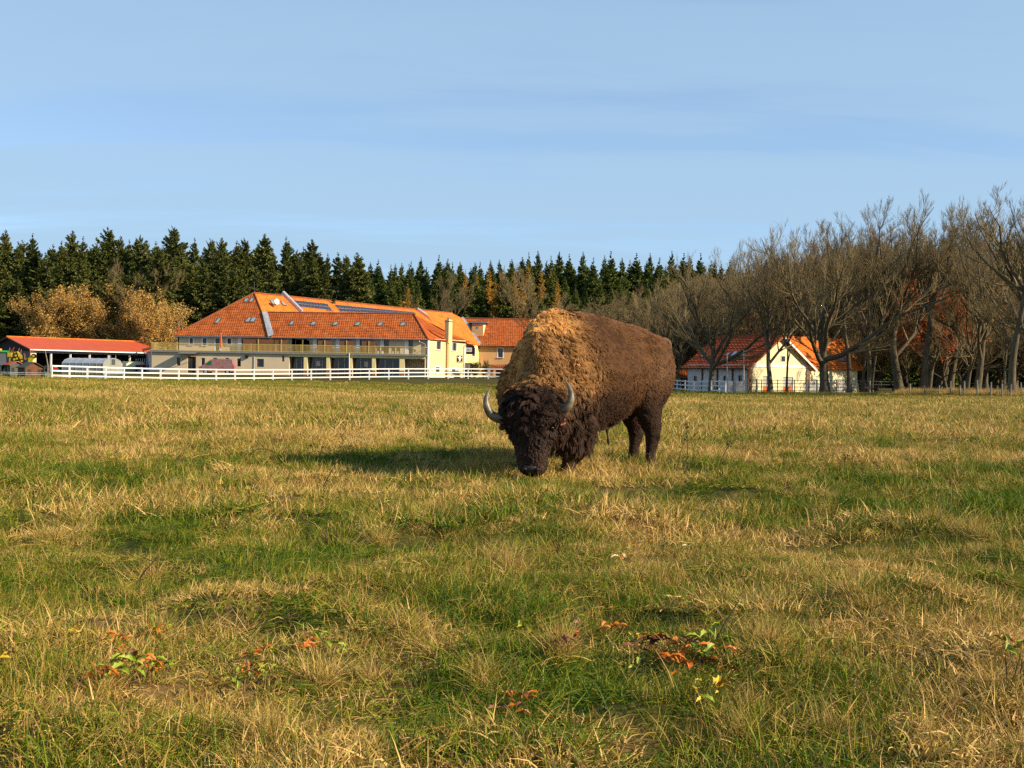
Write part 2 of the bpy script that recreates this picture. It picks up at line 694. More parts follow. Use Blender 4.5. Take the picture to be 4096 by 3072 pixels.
def tile_mat(name, c1, c2, c3, scale=9.0, col_w=0.30, axis='X', bump=0.5):
    """fired clay tiles: tile-to-tile colour change, weathering, rolled-tile relief along the course"""
    m = bpy.data.materials.new(name)
    m.use_nodes = True
    t = m.node_tree
    bb = _bsdf(m)
    bb.inputs['Roughness'].default_value = 0.85
    bb.inputs['Specular IOR Level'].default_value = 0.2
    tcn = t.nodes.new('ShaderNodeTexCoord')
    v = t.nodes.new('ShaderNodeTexVoronoi')
    v.inputs['Scale'].default_value = 1.0 / col_w
    t.links.new(tcn.outputs['Object'], v.inputs['Vector'])
    n = t.nodes.new('ShaderNodeTexNoise')
    n.inputs['Scale'].default_value = 0.8
    n.inputs['Detail'].default_value = 6
    n.inputs['Roughness'].default_value = 0.65
    t.links.new(tcn.outputs['Object'], n.inputs['Vector'])
    sp = t.nodes.new('ShaderNodeSeparateColor')
    t.links.new(v.outputs['Color'], sp.inputs[0])
    mx = t.nodes.new('ShaderNodeMath')
    mx.operation = 'MULTIPLY_ADD'
    t.links.new(sp.outputs[0], mx.inputs[0])
    mx.inputs[1].default_value = 0.45
    sub = t.nodes.new('ShaderNodeMath')
    sub.operation = 'SUBTRACT'
    t.links.new(n.outputs[0], sub.inputs[0])
    sub.inputs[1].default_value = 0.2
    t.links.new(sub.outputs[0], mx.inputs[2])
    r_ = t.nodes.new('ShaderNodeValToRGB')
    r_.color_ramp.elements[0].position = 0.2
    r_.color_ramp.elements[0].color = (*c1, 1)
    r_.color_ramp.elements[1].position = 0.85
    r_.color_ramp.elements[1].color = (*c3, 1)
    r_.color_ramp.elements.new(0.5).color = (*c2, 1)
    t.links.new(mx.outputs[0], r_.inputs[0])
    t.links.new(r_.outputs[0], bb.inputs['Base Color'])
    w = t.nodes.new('ShaderNodeTexWave')
    w.wave_type = 'BANDS'
    w.bands_direction = axis
    w.inputs['Scale'].default_value = 0.314 / col_w
    w.inputs['Distortion'].default_value = 0.4
    t.links.new(tcn.outputs['Object'], w.inputs['Vector'])
    bmp = t.nodes.new('ShaderNodeBump')
    bmp.inputs['Strength'].default_value = bump
    bmp.inputs['Distance'].default_value = 0.06
    t.links.new(w.outputs[0], bmp.inputs['Height'])
    t.links.new(bmp.outputs[0], bb.inputs['Normal'])
    return m


def glass_mat(name, tint=(0.02, 0.028, 0.032), rough=0.06):
    m = bpy.data.materials.new(name)
    m.use_nodes = True
    bb = _bsdf(m)
    bb.inputs['Base Color'].default_value = (*tint, 1)
    bb.inputs['Roughness'].default_value = rough
    bb.inputs['Specular IOR Level'].default_value = 0.7
    return m


M = {}
M['render_beige'] = mat('render_beige', (0.64, 0.51, 0.33), 0.9, 0.10, 0.6, bump=0.1, bscale=40)
M['render_yellow'] = mat('render_yellow', (0.80, 0.66, 0.30), 0.9, 0.08, 0.7, bump=0.1, bscale=40)
M['render_apricot'] = mat('render_apricot', (0.66, 0.38, 0.17), 0.9, 0.10, 0.5, bump=0.1, bscale=40)
M['render_cream'] = mat('render_cream', (0.80, 0.70, 0.42), 0.9, 0.06, 0.8, bump=0.1, bscale=40)
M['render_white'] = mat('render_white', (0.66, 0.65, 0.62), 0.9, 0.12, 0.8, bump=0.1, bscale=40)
M['render_shade_grey'] = mat('render_shade_grey', (0.58, 0.53, 0.49), 0.9, 0.08, 0.8, bump=0.1, bscale=40)  # shade on the cream house's side and rear put into the wall colour
M['white_paint'] = mat('white_paint', (0.80, 0.79, 0.76), 0.6, 0.10, 6)
M['frame_grey'] = mat('frame_grey', (0.40, 0.38, 0.34), 0.6, 0.1, 8)
M['frame_dark'] = mat('frame_dark', (0.05, 0.055, 0.06), 0.45)
M['glass'] = glass_mat('window_glass')
M['sky_glass'] = glass_mat('skylight_reflect_tint', (0.24, 0.30, 0.31), 0.08)  # pale base colour stands in for sky reflected in the panes
M['veranda_glass'] = glass_mat('veranda_glass', (0.06, 0.07, 0.085), 0.12)
M['yellow_rail'] = mat('yellow_rail', (0.62, 0.47, 0.15), 0.6, 0.15, 5)
M['slab'] = mat('terrace_slab', (0.22, 0.22, 0.21), 0.8, 0.2, 3)
M['metal_grey'] = mat('metal_grey', (0.34, 0.35, 0.36), 0.45, 0.2, 2, metal=0.7)
M['zinc'] = mat('zinc_flashing', (0.50, 0.52, 0.54), 0.4, 0.25, 2, metal=0.35)
M['brick'] = mat('brick_red', (0.30, 0.11, 0.06), 0.9, 0.4, 9)
M['wood_dark'] = mat('wood_dark', (0.09, 0.045, 0.022), 0.7, 0.4, 5, stretch=(1, 1, 0.2))
M['wood_brown'] = mat('wood_brown', (0.19, 0.08, 0.035), 0.75, 0.4, 4, stretch=(1, 1, 6))
M['wood_grey'] = mat('wood_grey', (0.27, 0.235, 0.18), 0.9, 0.4, 5, stretch=(3, 3, 0.5))
M['tiles_old'] = tile_mat('roof_tiles_old', (0.25, 0.062, 0.016), (0.38, 0.096, 0.023), (0.50, 0.145, 0.038))
M['tiles_new'] = tile_mat('roof_tiles_new', (0.50, 0.110, 0.015), (0.66, 0.165, 0.022), (0.76, 0.22, 0.035), bump=0.25)
M['tiles_barn'] = mat('roof_sheet_red', (0.46, 0.085, 0.035), 0.6, 0.12, 1.2, bump=0.15, bscale=8)
M['ridge_tile'] = mat('ridge_tile', (0.28, 0.085, 0.03), 0.85, 0.4, 6)
M['orange_cloth'] = mat('orange_cloth', (0.62, 0.13, 0.025), 0.9, 0.25, 8)
M['solar'] = glass_mat('solar_cells', (0.012, 0.02, 0.035), 0.12)
M['alu'] = mat('aluminium', (0.62, 0.63, 0.65), 0.35, metal=0.6)
M['black'] = mat('black_paint', (0.015, 0.015, 0.016), 0.6)
M['interior'] = mat('interior_dark', (0.06, 0.055, 0.05), 0.9, 0.3, 2)


# ================================================================== the long hotel
DF, DU, DE = 155.0, 158.0, 157.4        # ground floor front, upper wall, eave
hot = empty('hotel_building', (P(1100, 1500, DF).x, DF, 0.2),
            'long cream two-storey building with orange tiled roofs, balcony and solar panels', 'building')
gf_a, gf_b = P(607, 1450, DF), P(1703, 1450, DF)
ZT = P(1100, 1409, DF).z                 # terrace level
ZB = 0.0
ZE = P(900, 1346, DE).z                  # eave height

# ---- ground floor front
wf = Wall(gf_a, gf_b, ZB, ZT - 0.22)
z2 = lambda x, y: (550 + x / 3.16, 1150 + y / 3.16)
z3 = lambda x, y: (1100 + x / 3.16, 1150 + y / 3.16)
z4 = lambda x, y: (1600 + x / 4.022, 1200 + y / 4.022)


def zr(z, x0, y0, x1, y1):
    a, b_ = z(x0, y0), z(x1, y1)
    return (a[0], a[1], b_[0], b_[1])


for r_ in ((497, 884, 541, 985), (806, 890, 852, 990), (1258, 898, 1306, 998), (1508, 902, 1597, 1004), (1826, 860, 1856, 936),
           (955, 888, 1003, 990), (1110, 890, 1158, 990)):
    wf.window(hot, px=zr(z2, *r_), depth=0.16, sill=False, bars=0 if r_[2] - r_[0] < 40 else 1, frame=M['frame_dark'])
u0, z0_, u1, z1_ = wf.rect(*zr(z2, 632, 873, 738, 1055))
wf.holes.append((u0, ZB + 0.02, u1, z1_, 0.3))
dr = MB().box(wf.pt((u0 + u1) / 2, (ZB + z1_) / 2, -0.2), (u1 - u0, 0.06, z1_ - ZB), wf.u, wf.n).build('door', M['wood_dark'], hot)
for k in (0.3, 0.7):
    MB().box(wf.pt(u0 + (u1 - u0) * k, ZB + 1.35, -0.16), ((u1 - u0) * 0.3, 0.02, 1.5), wf.u, wf.n).build('pane', M['glass'], dr)
# veranda bays, deep openings between yellow piers
bays = [(178, 876, 362, 1110), (408, 878, 648, 1112), (692, 884, 932, 1118), (975, 888, 1224, 1125), (1270, 893, 1572, 1130)]
bay_uz = []
for r_ in bays:
    u0, _, u1, z1_ = wf.rect(*zr(z3, *r_))
    bay_uz.append((u0, u1, z1_))
    wf.holes.append((u0, ZB + 0.02, u1, z1_, 2.1))
u0, _, u1, z1_ = wf.rect(*zr(z3, 1636, 905, 1890, 1130))
bay_uz.append((u0, u1, z1_))
wf.holes.append((u0, ZB + 0.02, u1, z1_, 2.6))
wf.mesh().build('ground_floor_wall', M['render_beige'], hot)
rng = random.Random(3)
for i, (u0, u1, z1_) in enumerate(bay_uz):
    dp = -2.05 if i < 5 else -2.5
    nb = max(3, int(round((u1 - u0) / 1.15)))
    if i == 5:
        MB().face(wf.pt(u0, ZB, dp), wf.pt(u1, ZB, dp), wf.pt(u1, z1_, dp), wf.pt(u0, z1_, dp)).build('veranda_back_wall', M['render_beige'], hot)
        nb = 0
    for k in range(nb):
        a0, a1 = u0 + (u1 - u0) * k / nb, u0 + (u1 - u0) * (k + 1) / nb
        g = MB().face(wf.pt(a0, ZB + 0.1, dp), wf.pt(a1, ZB + 0.1, dp), wf.pt(a1, z1_ - 0.05, dp), wf.pt(a0, z1_ - 0.05, dp)).build('glazed_panel', M['veranda_glass'], hot)
        MB().box(wf.pt(a1, (ZB + z1_) / 2, dp + 0.04), (0.07, 0.07, z1_ - ZB - 0.1), wf.u, wf.n).build('mullion', M['white_paint'], g)
    if 0 < i:
        # brick foot of the pier on the left of the bay
        up0 = bay_uz[i - 1][1]
        MB().box(wf.pt((up0 + u0) / 2, ZB + 0.55, 0.02), (u0 - up0 + 0.05, 0.10, 1.1), wf.u, wf.n).build('pier_foot', M['brick'], hot)
        MB().box(wf.pt((up0 + u0) / 2, (ZB + z1_) / 2 + 0.5, 0.008), (u0 - up0 - 0.02, 0.03, z1_ - ZB - 1.05), wf.u, wf.n).build('pier', M['render_yellow'], hot)
for (xa, i) in ((0.45, 1), (0.62, 3)):
    u0, u1, z1_ = bay_uz[i]
    MB().box(wf.pt(u0 + (u1 - u0) * xa, 1.95, -2.0), (0.5, 0.02, 0.7), wf.u, wf.n).build('poster', M['white_paint'], hot)
ul = bay_uz[0][0] - 0.12
MB().bar(wf.pt(ul, bay_uz[0][2] + 0.18, 0.012), wf.pt(wf.L, bay_uz[0][2] + 0.18, 0.012), 0.05, 0.34).build('lintel', M['render_yellow'], hot)
# left end wall, shaded, and its lean-to roof
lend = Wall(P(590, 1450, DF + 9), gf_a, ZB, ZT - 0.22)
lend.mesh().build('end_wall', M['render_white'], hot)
lt = [P(568, 1396, DF + 8), P(611, 1384, DF + 5.5), P(613, 1391, DF + 1), P(572, 1401, DF + 3)]
MB().hexa([p + Vector((0, 0, -0.12)) for p in lt] + [p + Vector((0, 0, 0.02)) for p in lt]).build('lean_to_roof', M['tiles_old'], hot)
MB().tube([P(573, 1402, DF + 3), P(575, 1410, DF + 3), P(587, 1416, DF + 3.5), P(588, 1500, DF + 3.6)], 0.06, 6).build('downpipe', M['metal_grey'], hot)

# ---- terrace slab
sl_a, sl_b = wf.pt(-0.25, ZT - 0.22, 0.28), wf.pt(wf.L + 0.1, ZT - 0.22, 0.28)
sl = [sl_a, sl_b, sl_b + Vector((0, DU - DF + 0.6, 0)), sl_a + Vector((0, 8, 0))]
MB().hexa(sl + [p + Vector((0, 0, 0.24)) for p in sl]).build('terrace_slab', M['slab'], hot)
# ---- balcony railing with every baluster
rail = MB()
rz = ZT + 1.02
rail.bar(wf.pt(-0.1, rz, 0.15), wf.pt(wf.L - 0.1, rz, 0.15), 0.06, 0.06)
rail.bar(wf.pt(-0.1, ZT + 0.12, 0.15), wf.pt(wf.L - 0.1, ZT + 0.12, 0.15), 0.05, 0.05)
rail.bar(wf.pt(-0.1, rz, 0.15), wf.pt(-0.1, rz, -7), 0.06, 0.06)
rail.bar(wf.pt(wf.L - 0.1, rz, 0.15), wf.pt(wf.L - 0.1, rz, -3.4), 0.06, 0.06)
rl = rail.build('balcony_rail', M['yellow_rail'], hot)
bal_me = MB().box((0, 0, 0.5), (0.042, 0.03, 1.0)).mesh('baluster', mats=(M['yellow_rail'],))
off = root_loc(hot)
nbal = 222
for k in range(nbal):
    p = wf.pt(0.05 + (wf.L - 0.2) * k / (nbal - 1), ZT + 0.02, 0.15)
    link('baluster', bal_me, rl, p - off)
for k in range(16):
    p = wf.pt(-0.1, ZT + 0.02, 0.0 - 0.42 * k)
    link('baluster', bal_me, rl, p - off)
for k in range(0, 34):
    p = wf.pt(0.05 + (wf.L - 0.2) * k / 33.0, ZT + 0.02, 0.11)
    if k % 3 == 0:
        MB().box(p + Vector((0, 0, 0.54)), (0.07, 0.06, 1.1)).build('rail_post', M['yellow_rail'], rl)

# ---- upper floor wall
wu = Wall(P(712, 1380, DU), P(1709, 1380, DU), ZT, ZE + 0.35)
for r_ in ((660, 640, 701, 722), (826, 642, 872, 728), (1138, 645, 1185, 722)):
    wu.window(hot, px=zr(z2, *r_), surround=M['white_paint'], depth=0.14, frame=M['frame_dark'])
for (zz, a0, a1) in ((z2, 985, 1036),):
    u0, _, u1, z1_ = wu.rect(*zr(zz, a0, 644, a1, 800))
    wu.window(hot, r=(u0, ZT + 0.02, u1, z1_), surround=M['white_paint'], depth=0.14, frame=M['frame_dark'], sill=False, name='balcony_door')
door_px = [(z2, 1316, 1586), (z2, 1716, 1876), (z2, 2000, 2145), (z3, 262, 405), (z3, 530, 685), (z3, 820, 960), (z3, 1072, 1240), (z3, 1378, 1437), (z3, 1688, 1744)]
for i, (zz, a0, a1) in enumerate(door_px):
    u0, _, u1, z1_ = wu.rect(*zr(zz, a0, 655, a1, 800))
    wu.window(hot, r=(u0, ZT + 0.02, u1, z1_), depth=0.2, frame=M['wood_dark'], sill=False, bars=2 if u1 - u0 > 1.2 else 0, name='balcony_door')
    # white quoin strip beside each door, wooden privacy screen across part of the balcony
    MB().box(wu.pt(u0 - 0.28, (ZT + ZE) / 2, 0.012), (0.5, 0.05, ZE - ZT), wu.u, wu.n).build('quoin', M['white_paint'], hot)
    if i < 7:
        us = u1 + 0.05
        MB().box(wu.pt(us - 0.55, ZT + 0.88, 0.62), (1.9 if i else 4.2, 0.05, 1.72), wu.u, wu.n).build('privacy_screen', M['wood_brown'], hot)
        MB().box(wu.pt(us - 0.55, ZT + 0.9, 0.70), (0.08, 0.08, 1.8), wu.u, wu.n).build('screen_post', M['yellow_rail'], hot)
wu.mesh().build('upper_wall', M['render_beige'], hot)
MB().box(wu.pt(0, (ZT + ZE) / 2, -2), (0.3, 4, ZE - ZT), wu.u, wu.n).build('upper_end_wall', M['render_beige'], hot)
# soffit under the eave
MB().hexa([P(697, 1346, DE + 0.1), P(1712, 1359, DE + 0.1), P(1712, 1359, DE + 0.1) + Vector((0, 2.0, 0)), P(697, 1346, DE + 0.1) + Vector((0, 2.0, 0))] +
          [p + Vector((0, 0, 0.10)) for p in (P(697, 1346, DE + 0.1), P(1712, 1359, DE + 0.1), P(1712, 1359, DE + 0.1) + Vector((0, 2.0, 0)), P(697, 1346, DE + 0.1) + Vector((0, 2.0, 0)))]).build('soffit', M['wood_dark'], hot)
MB().tube([P(696, 1345, DE - 0.08), P(1711, 1358.5, DE - 0.08)], 0.075, 6).build('gutter', M['metal_grey'], hot)

# ---- roofs
DA = 164.0
apex = P(1017, 1173, DA)
ridge_end = P(1809, 1253, 211.0)
ZR = apex.z
ridge_end.z = ZR
eL, eR = P(695, 1342, DE), P(1085, 1347, DE)
front = Roof(eL, eR, apex, apex)
front.build('roof_front', M['tiles_old'], hot, course=0.34, jitter=0.012, seed=1)
# long slope facing right, carries the solar panels
rd = (ridge_end - apex)
rd.z = 0
rd.normalize()
rn = Vector((rd.y, -rd.x, 0))
ZE2 = ZE + 0.35
drop = ZR - ZE2
ea = apex + rn * 6.6 - Vector((0, 0, drop))
eb = ridge_end + rn * 6.6 - Vector((0, 0, drop))
long_r = Roof(ea, eb, ridge_end, apex)
long_r.build('roof_long_slope', M['tiles_new'], hot, course=0.34, lip=0.04)
eR2 = Vector((eR.x, eR.y, ZE))
MB().face(eR2 + Vector((0, 0, 0.02)), ea, apex, apex).build('roof_valley', M['tiles_new'], hot)
# back slope, seen only from elsewhere
bb_ = apex - rn * 6.6 - Vector((0, 0, drop))
bc_ = ridge_end - rn * 6.6 - Vector((0, 0, drop))
MB().face(bb_, apex, ridge_end, bc_).face(eL, apex, bb_, bb_).build('roof_back', M['tiles_old'], hot)
MB().face(Vector((*bb_.xy, 0)), bb_, bc_, Vector((*bc_.xy, 0))).face(Vector((*eL.xy, 0)) + Vector((0.6, 1, 0)), eL + Vector((0.6, 1, -0.1)), bb_, Vector((*bb_.xy, 0))).build('rear_wall', M['render_beige'], hot)
# ridge and hip tiles
for (p, q) in ((apex, ridge_end), (eL, apex), (apex, eR)):
    MB().tube([p.lerp(q, k / 24.0) + Vector((0, 0, 0.06 + 0.015 * (k % 2))) for k in range(25)], 0.13, 6).build('ridge_tiles', M['ridge_tile'], hot)
MB().tube([apex + Vector((0, 0, 0)), apex + Vector((0, 0, 1.6))], 0.02, 5).build('lightning_rod', M['metal_grey'], hot)
# fire walls capped with sheet metal crossing the long slope
for (x0, y0, x1, y1) in ((1127, 1174, 1205, 1252), (1665, 1240, 1752, 1301)):
    p = long_r.px(x0, y0)
    q = long_r.px(x1, y1)
    MB().bar(p + long_r.n * 0.18, q + long_r.n * 0.18, 0.35, 0.5, up=long_r.n).build('fire_wall', M['render_white'], hot)
    MB().bar(p + long_r.n * 0.46, q + long_r.n * 0.46, 0.50, 0.05, up=long_r.n).build('coping', M['zinc'], hot)
# front wing roof (parallel to the balcony)
DW = DE + 3.65
wa, wb = P(1085, 1349, DE + 0.02), P(1712, 1358, DE + 0.02)
wd, wc = P(1066, 1250, DW), P(1655, 1257, DW)
wing = Roof(wa, wb, wc, wd)
wing.build('roof_front_wing', M['tiles_old'], hot, course=0.34, jitter=0.012, seed=2)
MB().tube([wd.lerp(wc, k / 30.0) + Vector((0, 0, 0.05 + 0.015 * (k % 2))) for k in range(31)], 0.12, 6).build('ridge_tiles', M['ridge_tile'], hot)
MB().tube([wc.lerp(wb, k / 14.0) + Vector((0, 0, 0.05 + 0.015 * (k % 2))) for k in range(15)], 0.14, 6).build('ridge_tiles', M['ridge_tile'], hot)
# back of the front wing, down to the long slope
MB().face(wd, wc, wc + Vector((0.4, 3.2, -2.4)), wd + Vector((0.4, 3.2, -2.4))).build('roof_wing_back', M['tiles_old'], hot)
# metal valley between hip end and wing
vt = [front.px(1048, 1250, 0.1), front.px(1066, 1247, 0.12), P(1092, 1338, DE - 0.05), P(1070, 1348, DE - 0.12)]
vt = [P(1049, 1248, DW - 0.2), P(1071, 1249, DW - 0.1), P(1095, 1337, DE + 0.1), P(1073, 1346, DE - 0.15)]
MB().hexa([p + Vector((0, -0.10, -0.05)) for p in vt] + [p + Vector((0, -0.16, 0.03)) for p in vt]).build('valley_flashing', M['zinc'], hot)
# hip end of the front wing and the block to its right
YD = Vector((0.53, 0.848, 0))
yA = P(1710, 1420, DU - 0.3)
yLen = 9.3
yB = yA + YD * yLen
ye_a = Vector((yA.x, yA.y, ZE)) - YD * 0.2 + Vector((0.35, -0.25, 0))
ye_b = Vector((yB.x, yB.y, ZE)) + YD * 0.5 + Vector((0.35, -0.25, 0))
hip_top = long_r.px(1782, 1324)
hipr = Roof(wb, ye_b, hip_top, wc)
hipr.build('roof_hip_end', M['tiles_old'], hot, course=0.34, seed=4)
MB().face(ye_b, ye_b + Vector((-1.5, 3.0, 0)), hip_top, hip_top).face(ye_b + Vector((-1.5, 3, 0)), long_r.px(1700, 1330), hip_top).build('roof_hip_side', M['tiles_old'], hot)
hipr.skylight(hot, [z4(455, 440), z4(553, 458), z4(500, 395), z4(415, 383)], name='skylight')
# skylights on the front and wing roofs
for q in ([(968, 462), (1015, 462), (1063, 388), (1028, 388)], [(1352, 445), (1412, 445), (1445, 382), (1405, 382)], [(1418, 445), (1475, 445), (1513, 382), (1450, 382)],
          [(1338, 190), (1385, 190), (1405, 140), (1370, 140)], [(1405, 192), (1450, 192), (1476, 138), (1436, 138)]):
    front.skylight(hot, [z2(*p) for p in q])
for q in ([(172, 480), (222, 480), (250, 432), (208, 432)], [(440, 482), (495, 482), (532, 436), (478, 436)], [(717, 484), (776, 484), (810, 440), (757, 440)],
          [(997, 488), (1055, 488), (1092, 444), (1038, 444)], [(1280, 492), (1338, 492), (1375, 448), (1322, 448)], [(1567, 492), (1625, 492), (1660, 448), (1605, 448)]):
    wing.skylight(hot, [z3(*p) for p in q])
for q in ([(1700, 215), (1748, 228), (1705, 165), (1662, 160)], [(1838, 232), (1885, 240), (1832, 178), (1798, 175)]):
    long_r.skylight(hot, [z2(*p) for p in q])


def solar(quad, nu, nv, skip=()):
    """quad in photo pixels on the long slope: bl, br, tr, tl"""
    pts = [long_r.px(*z3(*p), 0.12) for p in quad]
    bl, br, tr, tl = pts
    for i in range(nu):
        for j in range(nv):
            if (i, j) in skip:
                continue
            def q(s, t):
                return bl.lerp(br, s).lerp(tl.lerp(tr, s), t)
            g = 0.06
            c = [q((i + g) / nu, (j + g) / nv), q((i + 1 - g) / nu, (j + g) / nv), q((i + 1 - g) / nu, (j + 1 - g) / nv), q((i + g) / nu, (j + 1 - g) / nv)]
            o = MB().hexa([p - long_r.n * 0.03 for p in c] + list(c)).build('solar_panel', M['alu'], hot)
            cc = sum(c, Vector()) / 4
            MB().face(*[cc + (p - cc) * 0.93 + long_r.n * 0.006 for p in c]).build('cells', M['solar'], o)


solar([(285, 248), (720, 296), (655, 208), (203, 162)], 12, 2)
solar([(325, 300), (375, 306), (325, 256), (282, 252)], 2, 1)
solar([(650, 298), (745, 310), (725, 296), (640, 286)], 3, 1)
solar([(826, 314), (1790, 345), (1745, 316), (742, 218)], 24, 2)
# satellite dish on the long slope
dc = long_r.px(1093, 1226, 0.9)
dn = Vector((0.75, -0.65, 0.25)).normalized()
e1 = dn.cross(UP).normalized()
e2 = e1.cross(dn)
dish = MB()
rings = []
for (r_, dd) in ((0.03, 0), (0.3, 0.03), (0.40, 0.08), (0.44, 0.10), (0.44, 0.07), (0.3, 0.0), (0.03, -0.03)):
    rings.append([dc + dn * dd + e1 * (r_ * math.cos(a)) + e2 * (r_ * math.sin(a)) for a in [2 * math.pi * k / 16 for k in range(16)]])
dish.loft(rings)
do = dish.build('satellite_dish', M['white_paint'], hot, smooth=True)
MB().tube([long_r.px(1093, 1226), dc - dn * 0.02], 0.05, 6).build('dish_mast', M['metal_grey'], do)
MB().tube([dc + dn * 0.1 - e2 * 0.5, dc + dn * 0.75 - e2 * 0.15], 0.025, 5).build('dish_arm', M['metal_grey'], do)
# flue pipe at the left eave, chimney on the yellow block
fp = P(714, 1326, DE + 1.0)
MB().tube([fp + Vector((0, 0, -0.6)), fp + Vector((0, 0, 0.9))], 0.14, 8).build('flue_pipe', mat('flue_red', (0.45, 0.07, 0.03), 0.6, 0.2, 5), hot)
MB().tube([fp + Vector((0, 0, 0.9)), fp + Vector((0, 0, 1.15))], [0.10, 0.10], 8).tube([fp + Vector((0, 0, 1.15)), fp + Vector((0, 0, 1.22))], [0.2, 0.06], 8).build('flue_cap', M['metal_grey'], hot)

# ---- yellow block turned towards the sun
wy = Wall(yA, yB, ZB - 0.3, ZE + 0.2)
for r_ in ((585, 668, 655, 798), (840, 692, 908, 820)):
    wy.window(hot, px=zr(z4, *r_), surround=M['white_paint'], depth=0.15)
for r_ in ((570, 1080, 637, 1175), (830, 1104, 893, 1198)):
    wy.window(hot, px=zr(z4, *r_), surround=M['white_paint'], depth=0.15)
wy.mesh().build('side_wall', M['render_yellow'], hot)
u0 = wy.px(*z4(737, 900))[0]
u1 = wy.px(*z4(765, 900))[0]
MB().box(wy.pt((u0 + u1) / 2, ZE / 2, 0.1), (u1 - u0, 0.35, ZE + 0.5), wy.u, wy.n).build('chimney_breast', M['render_apricot'], hot)
cp = wy.pt((u0 + u1) / 2 + 0.2, 0, 0.1)
ch_top = P(*z4(770, 352), cp.y).z
MB().box(Vector((cp.x, cp.y, (ZE + ch_top) / 2)), (0.85, 0.7, ch_top - ZE + 0.6), wy.u, wy.n).build('chimney', M['render_yellow'], hot)
MB().box(Vector((cp.x, cp.y, ch_top + 0.06)), (1.0, 0.85, 0.12), wy.u, wy.n).tube([Vector((cp.x, cp.y, ch_top + 0.1)), Vector((cp.x, cp.y, ch_top + 0.55)), Vector((cp.x, cp.y, ch_top + 0.6))], [0.2, 0.2, 0.3], 8).build('chimney_cap', M['metal_grey'], hot)
# white quoins at both corners, one block per course
for (uu, wv) in ((0.22, 0.44), (yLen - 0.2, 0.40)):
    for k in range(14):
        zq = 0.15 + k * (ZE - 0.2) / 14
        MB().box(wy.pt(uu, zq + 0.17, 0.012), (wv if k % 2 else wv * 0.7, 0.05, (ZE - 0.2) / 14 - 0.03), wy.u, wy.n).build('quoin', M['white_paint'], hot)
MB().tube([P(*z4(1062, 700), yB.y - 0.6), P(*z4(1050, 740), yB.y - 0.6), P(*z4(1022, 775), yB.y - 0.6), P(*z4(1020, 1260), yB.y - 0.6)], 0.06, 6).build('downpipe', M['metal_grey'], hot)
MB().tube([P(*z3(1815, 655), DU - 0.6), P(*z3(1825, 685), DU - 0.6), P(*z3(1895, 715), DU - 0.5), P(*z3(1900, 745), DU - 0.45)], 0.06, 6).build('downpipe', M['metal_grey'], hot)
# skull emblem sign: black board with a pale horned skull
u0, z0_, u1, z1_ = wy.rect(*zr(z4, 910, 893, 996, 1003))
sg = MB().box(wy.pt((u0 + u1) / 2, (z0_ + z1_) / 2, 0.06), (u1 - u0, 0.05, z1_ - z0_), wy.u, wy.n).build('emblem_sign', M['black'], hot)
sw, sh = (u1 - u0), (z1_ - z0_)


def sgn(pts, name='emblem'):
    MB().face(*[wy.pt(u0 + sw * a, z0_ + sh * b__, 0.092) for a, b__ in pts]).build(name, M['white_paint'], sg)


sgn([(.28, .62), (.36, .36), (.42, .20), (.58, .20), (.66, .36), (.74, .62), (.62, .74), (.38, .74)])
sgn([(.28, .60), (.10, .66), (.04, .86), (.16, .76), (.34, .72)])
sgn([(.72, .60), (.66, .72), (.84, .76), (.96, .86), (.90, .66)])
sgn([(.36, .76), (.62, .76), (.70, .88), (.40, .93)])
sgn([(.12, .06), (.88, .06), (.88, .11), (.12, .11)], 'lettering')
for (a, b__) in ((.41, .52), (.59, .52), (.50, .34)):
    MB().face(*[wy.pt(u0 + sw * (a + .055 * math.cos(t)), z0_ + sh * (b__ + .055 * math.sin(t)), 0.097) for t in [2 * math.pi * k / 8 for k in range(8)]]).build('eye_socket', M['black'], sg)

# ---- set-back wall and the far wing with dormer
fA = P(1858, 1450, 182.0)
fB = P(1914, 1450, 188.5)
gA = fB
gB = P(2330, 1450, 188.5)
ZG = P(2000, 1384, 188.5).z
wfar = Wall(fA, fB, -0.3, ZG)
wfar.window(hot, px=zr(z4, 1160, 768, 1208, 908), surround=M['white_paint'], depth=0.15)
wfar.mesh().build('set_back_wall', M['render_yellow'], hot)
wg = Wall(gA, gB, -0.3, ZG)
wg.window(hot, px=zr(z4, 1575, 780, 1655, 925), surround=M['white_paint'], depth=0.16)
wg.mesh().build('far_wing_wall', M['render_apricot'], hot)
ga_, gb_ = P(1905, 1383, 187.9), P(2340, 1389, 187.9)
gd_, gc_ = P(1850, 1274, 192.6), P(2340, 1282, 192.6)
farr = Roof(ga_, gb_, gc_, gd_)
farr.build('roof_far_wing', M['tiles_old'], hot, course=0.36, jitter=0.012, seed=7)
MB().tube([gd_.lerp(gc_, k / 30.0) + Vector((0, 0, 0.05 + 0.015 * (k % 2))) for k in range(31)], 0.13, 6).build('ridge_tiles', M['ridge_tile'], hot)
MB().face(gd_, gc_, gc_ + Vector((0, 5, -4.5)), gd_ + Vector((0, 5, -4.5))).build('roof_far_back', M['tiles_old'], hot)
MB().bar(farr.px(1850, 1275, 0.15), farr.px(1921, 1381, 0.15), 0.4, 0.45, up=farr.n).build('fire_wall', M['zinc'], hot)
# orange slope continuing down to the set-back wall
p0_ = Vector((fA.x, fA.y, ZG)) + Vector((0.35, -0.5, 0))
pp_ = [on_plane(x, y, p0_, long_r.n) for x, y in ((1735, 1296), (1873, 1375.5), (1921, 1382), (1851, 1275), (1809, 1252.5), (1700, 1245))]
MB().face(*pp_).build('roof_lower_slope', M['tiles_new'], hot)
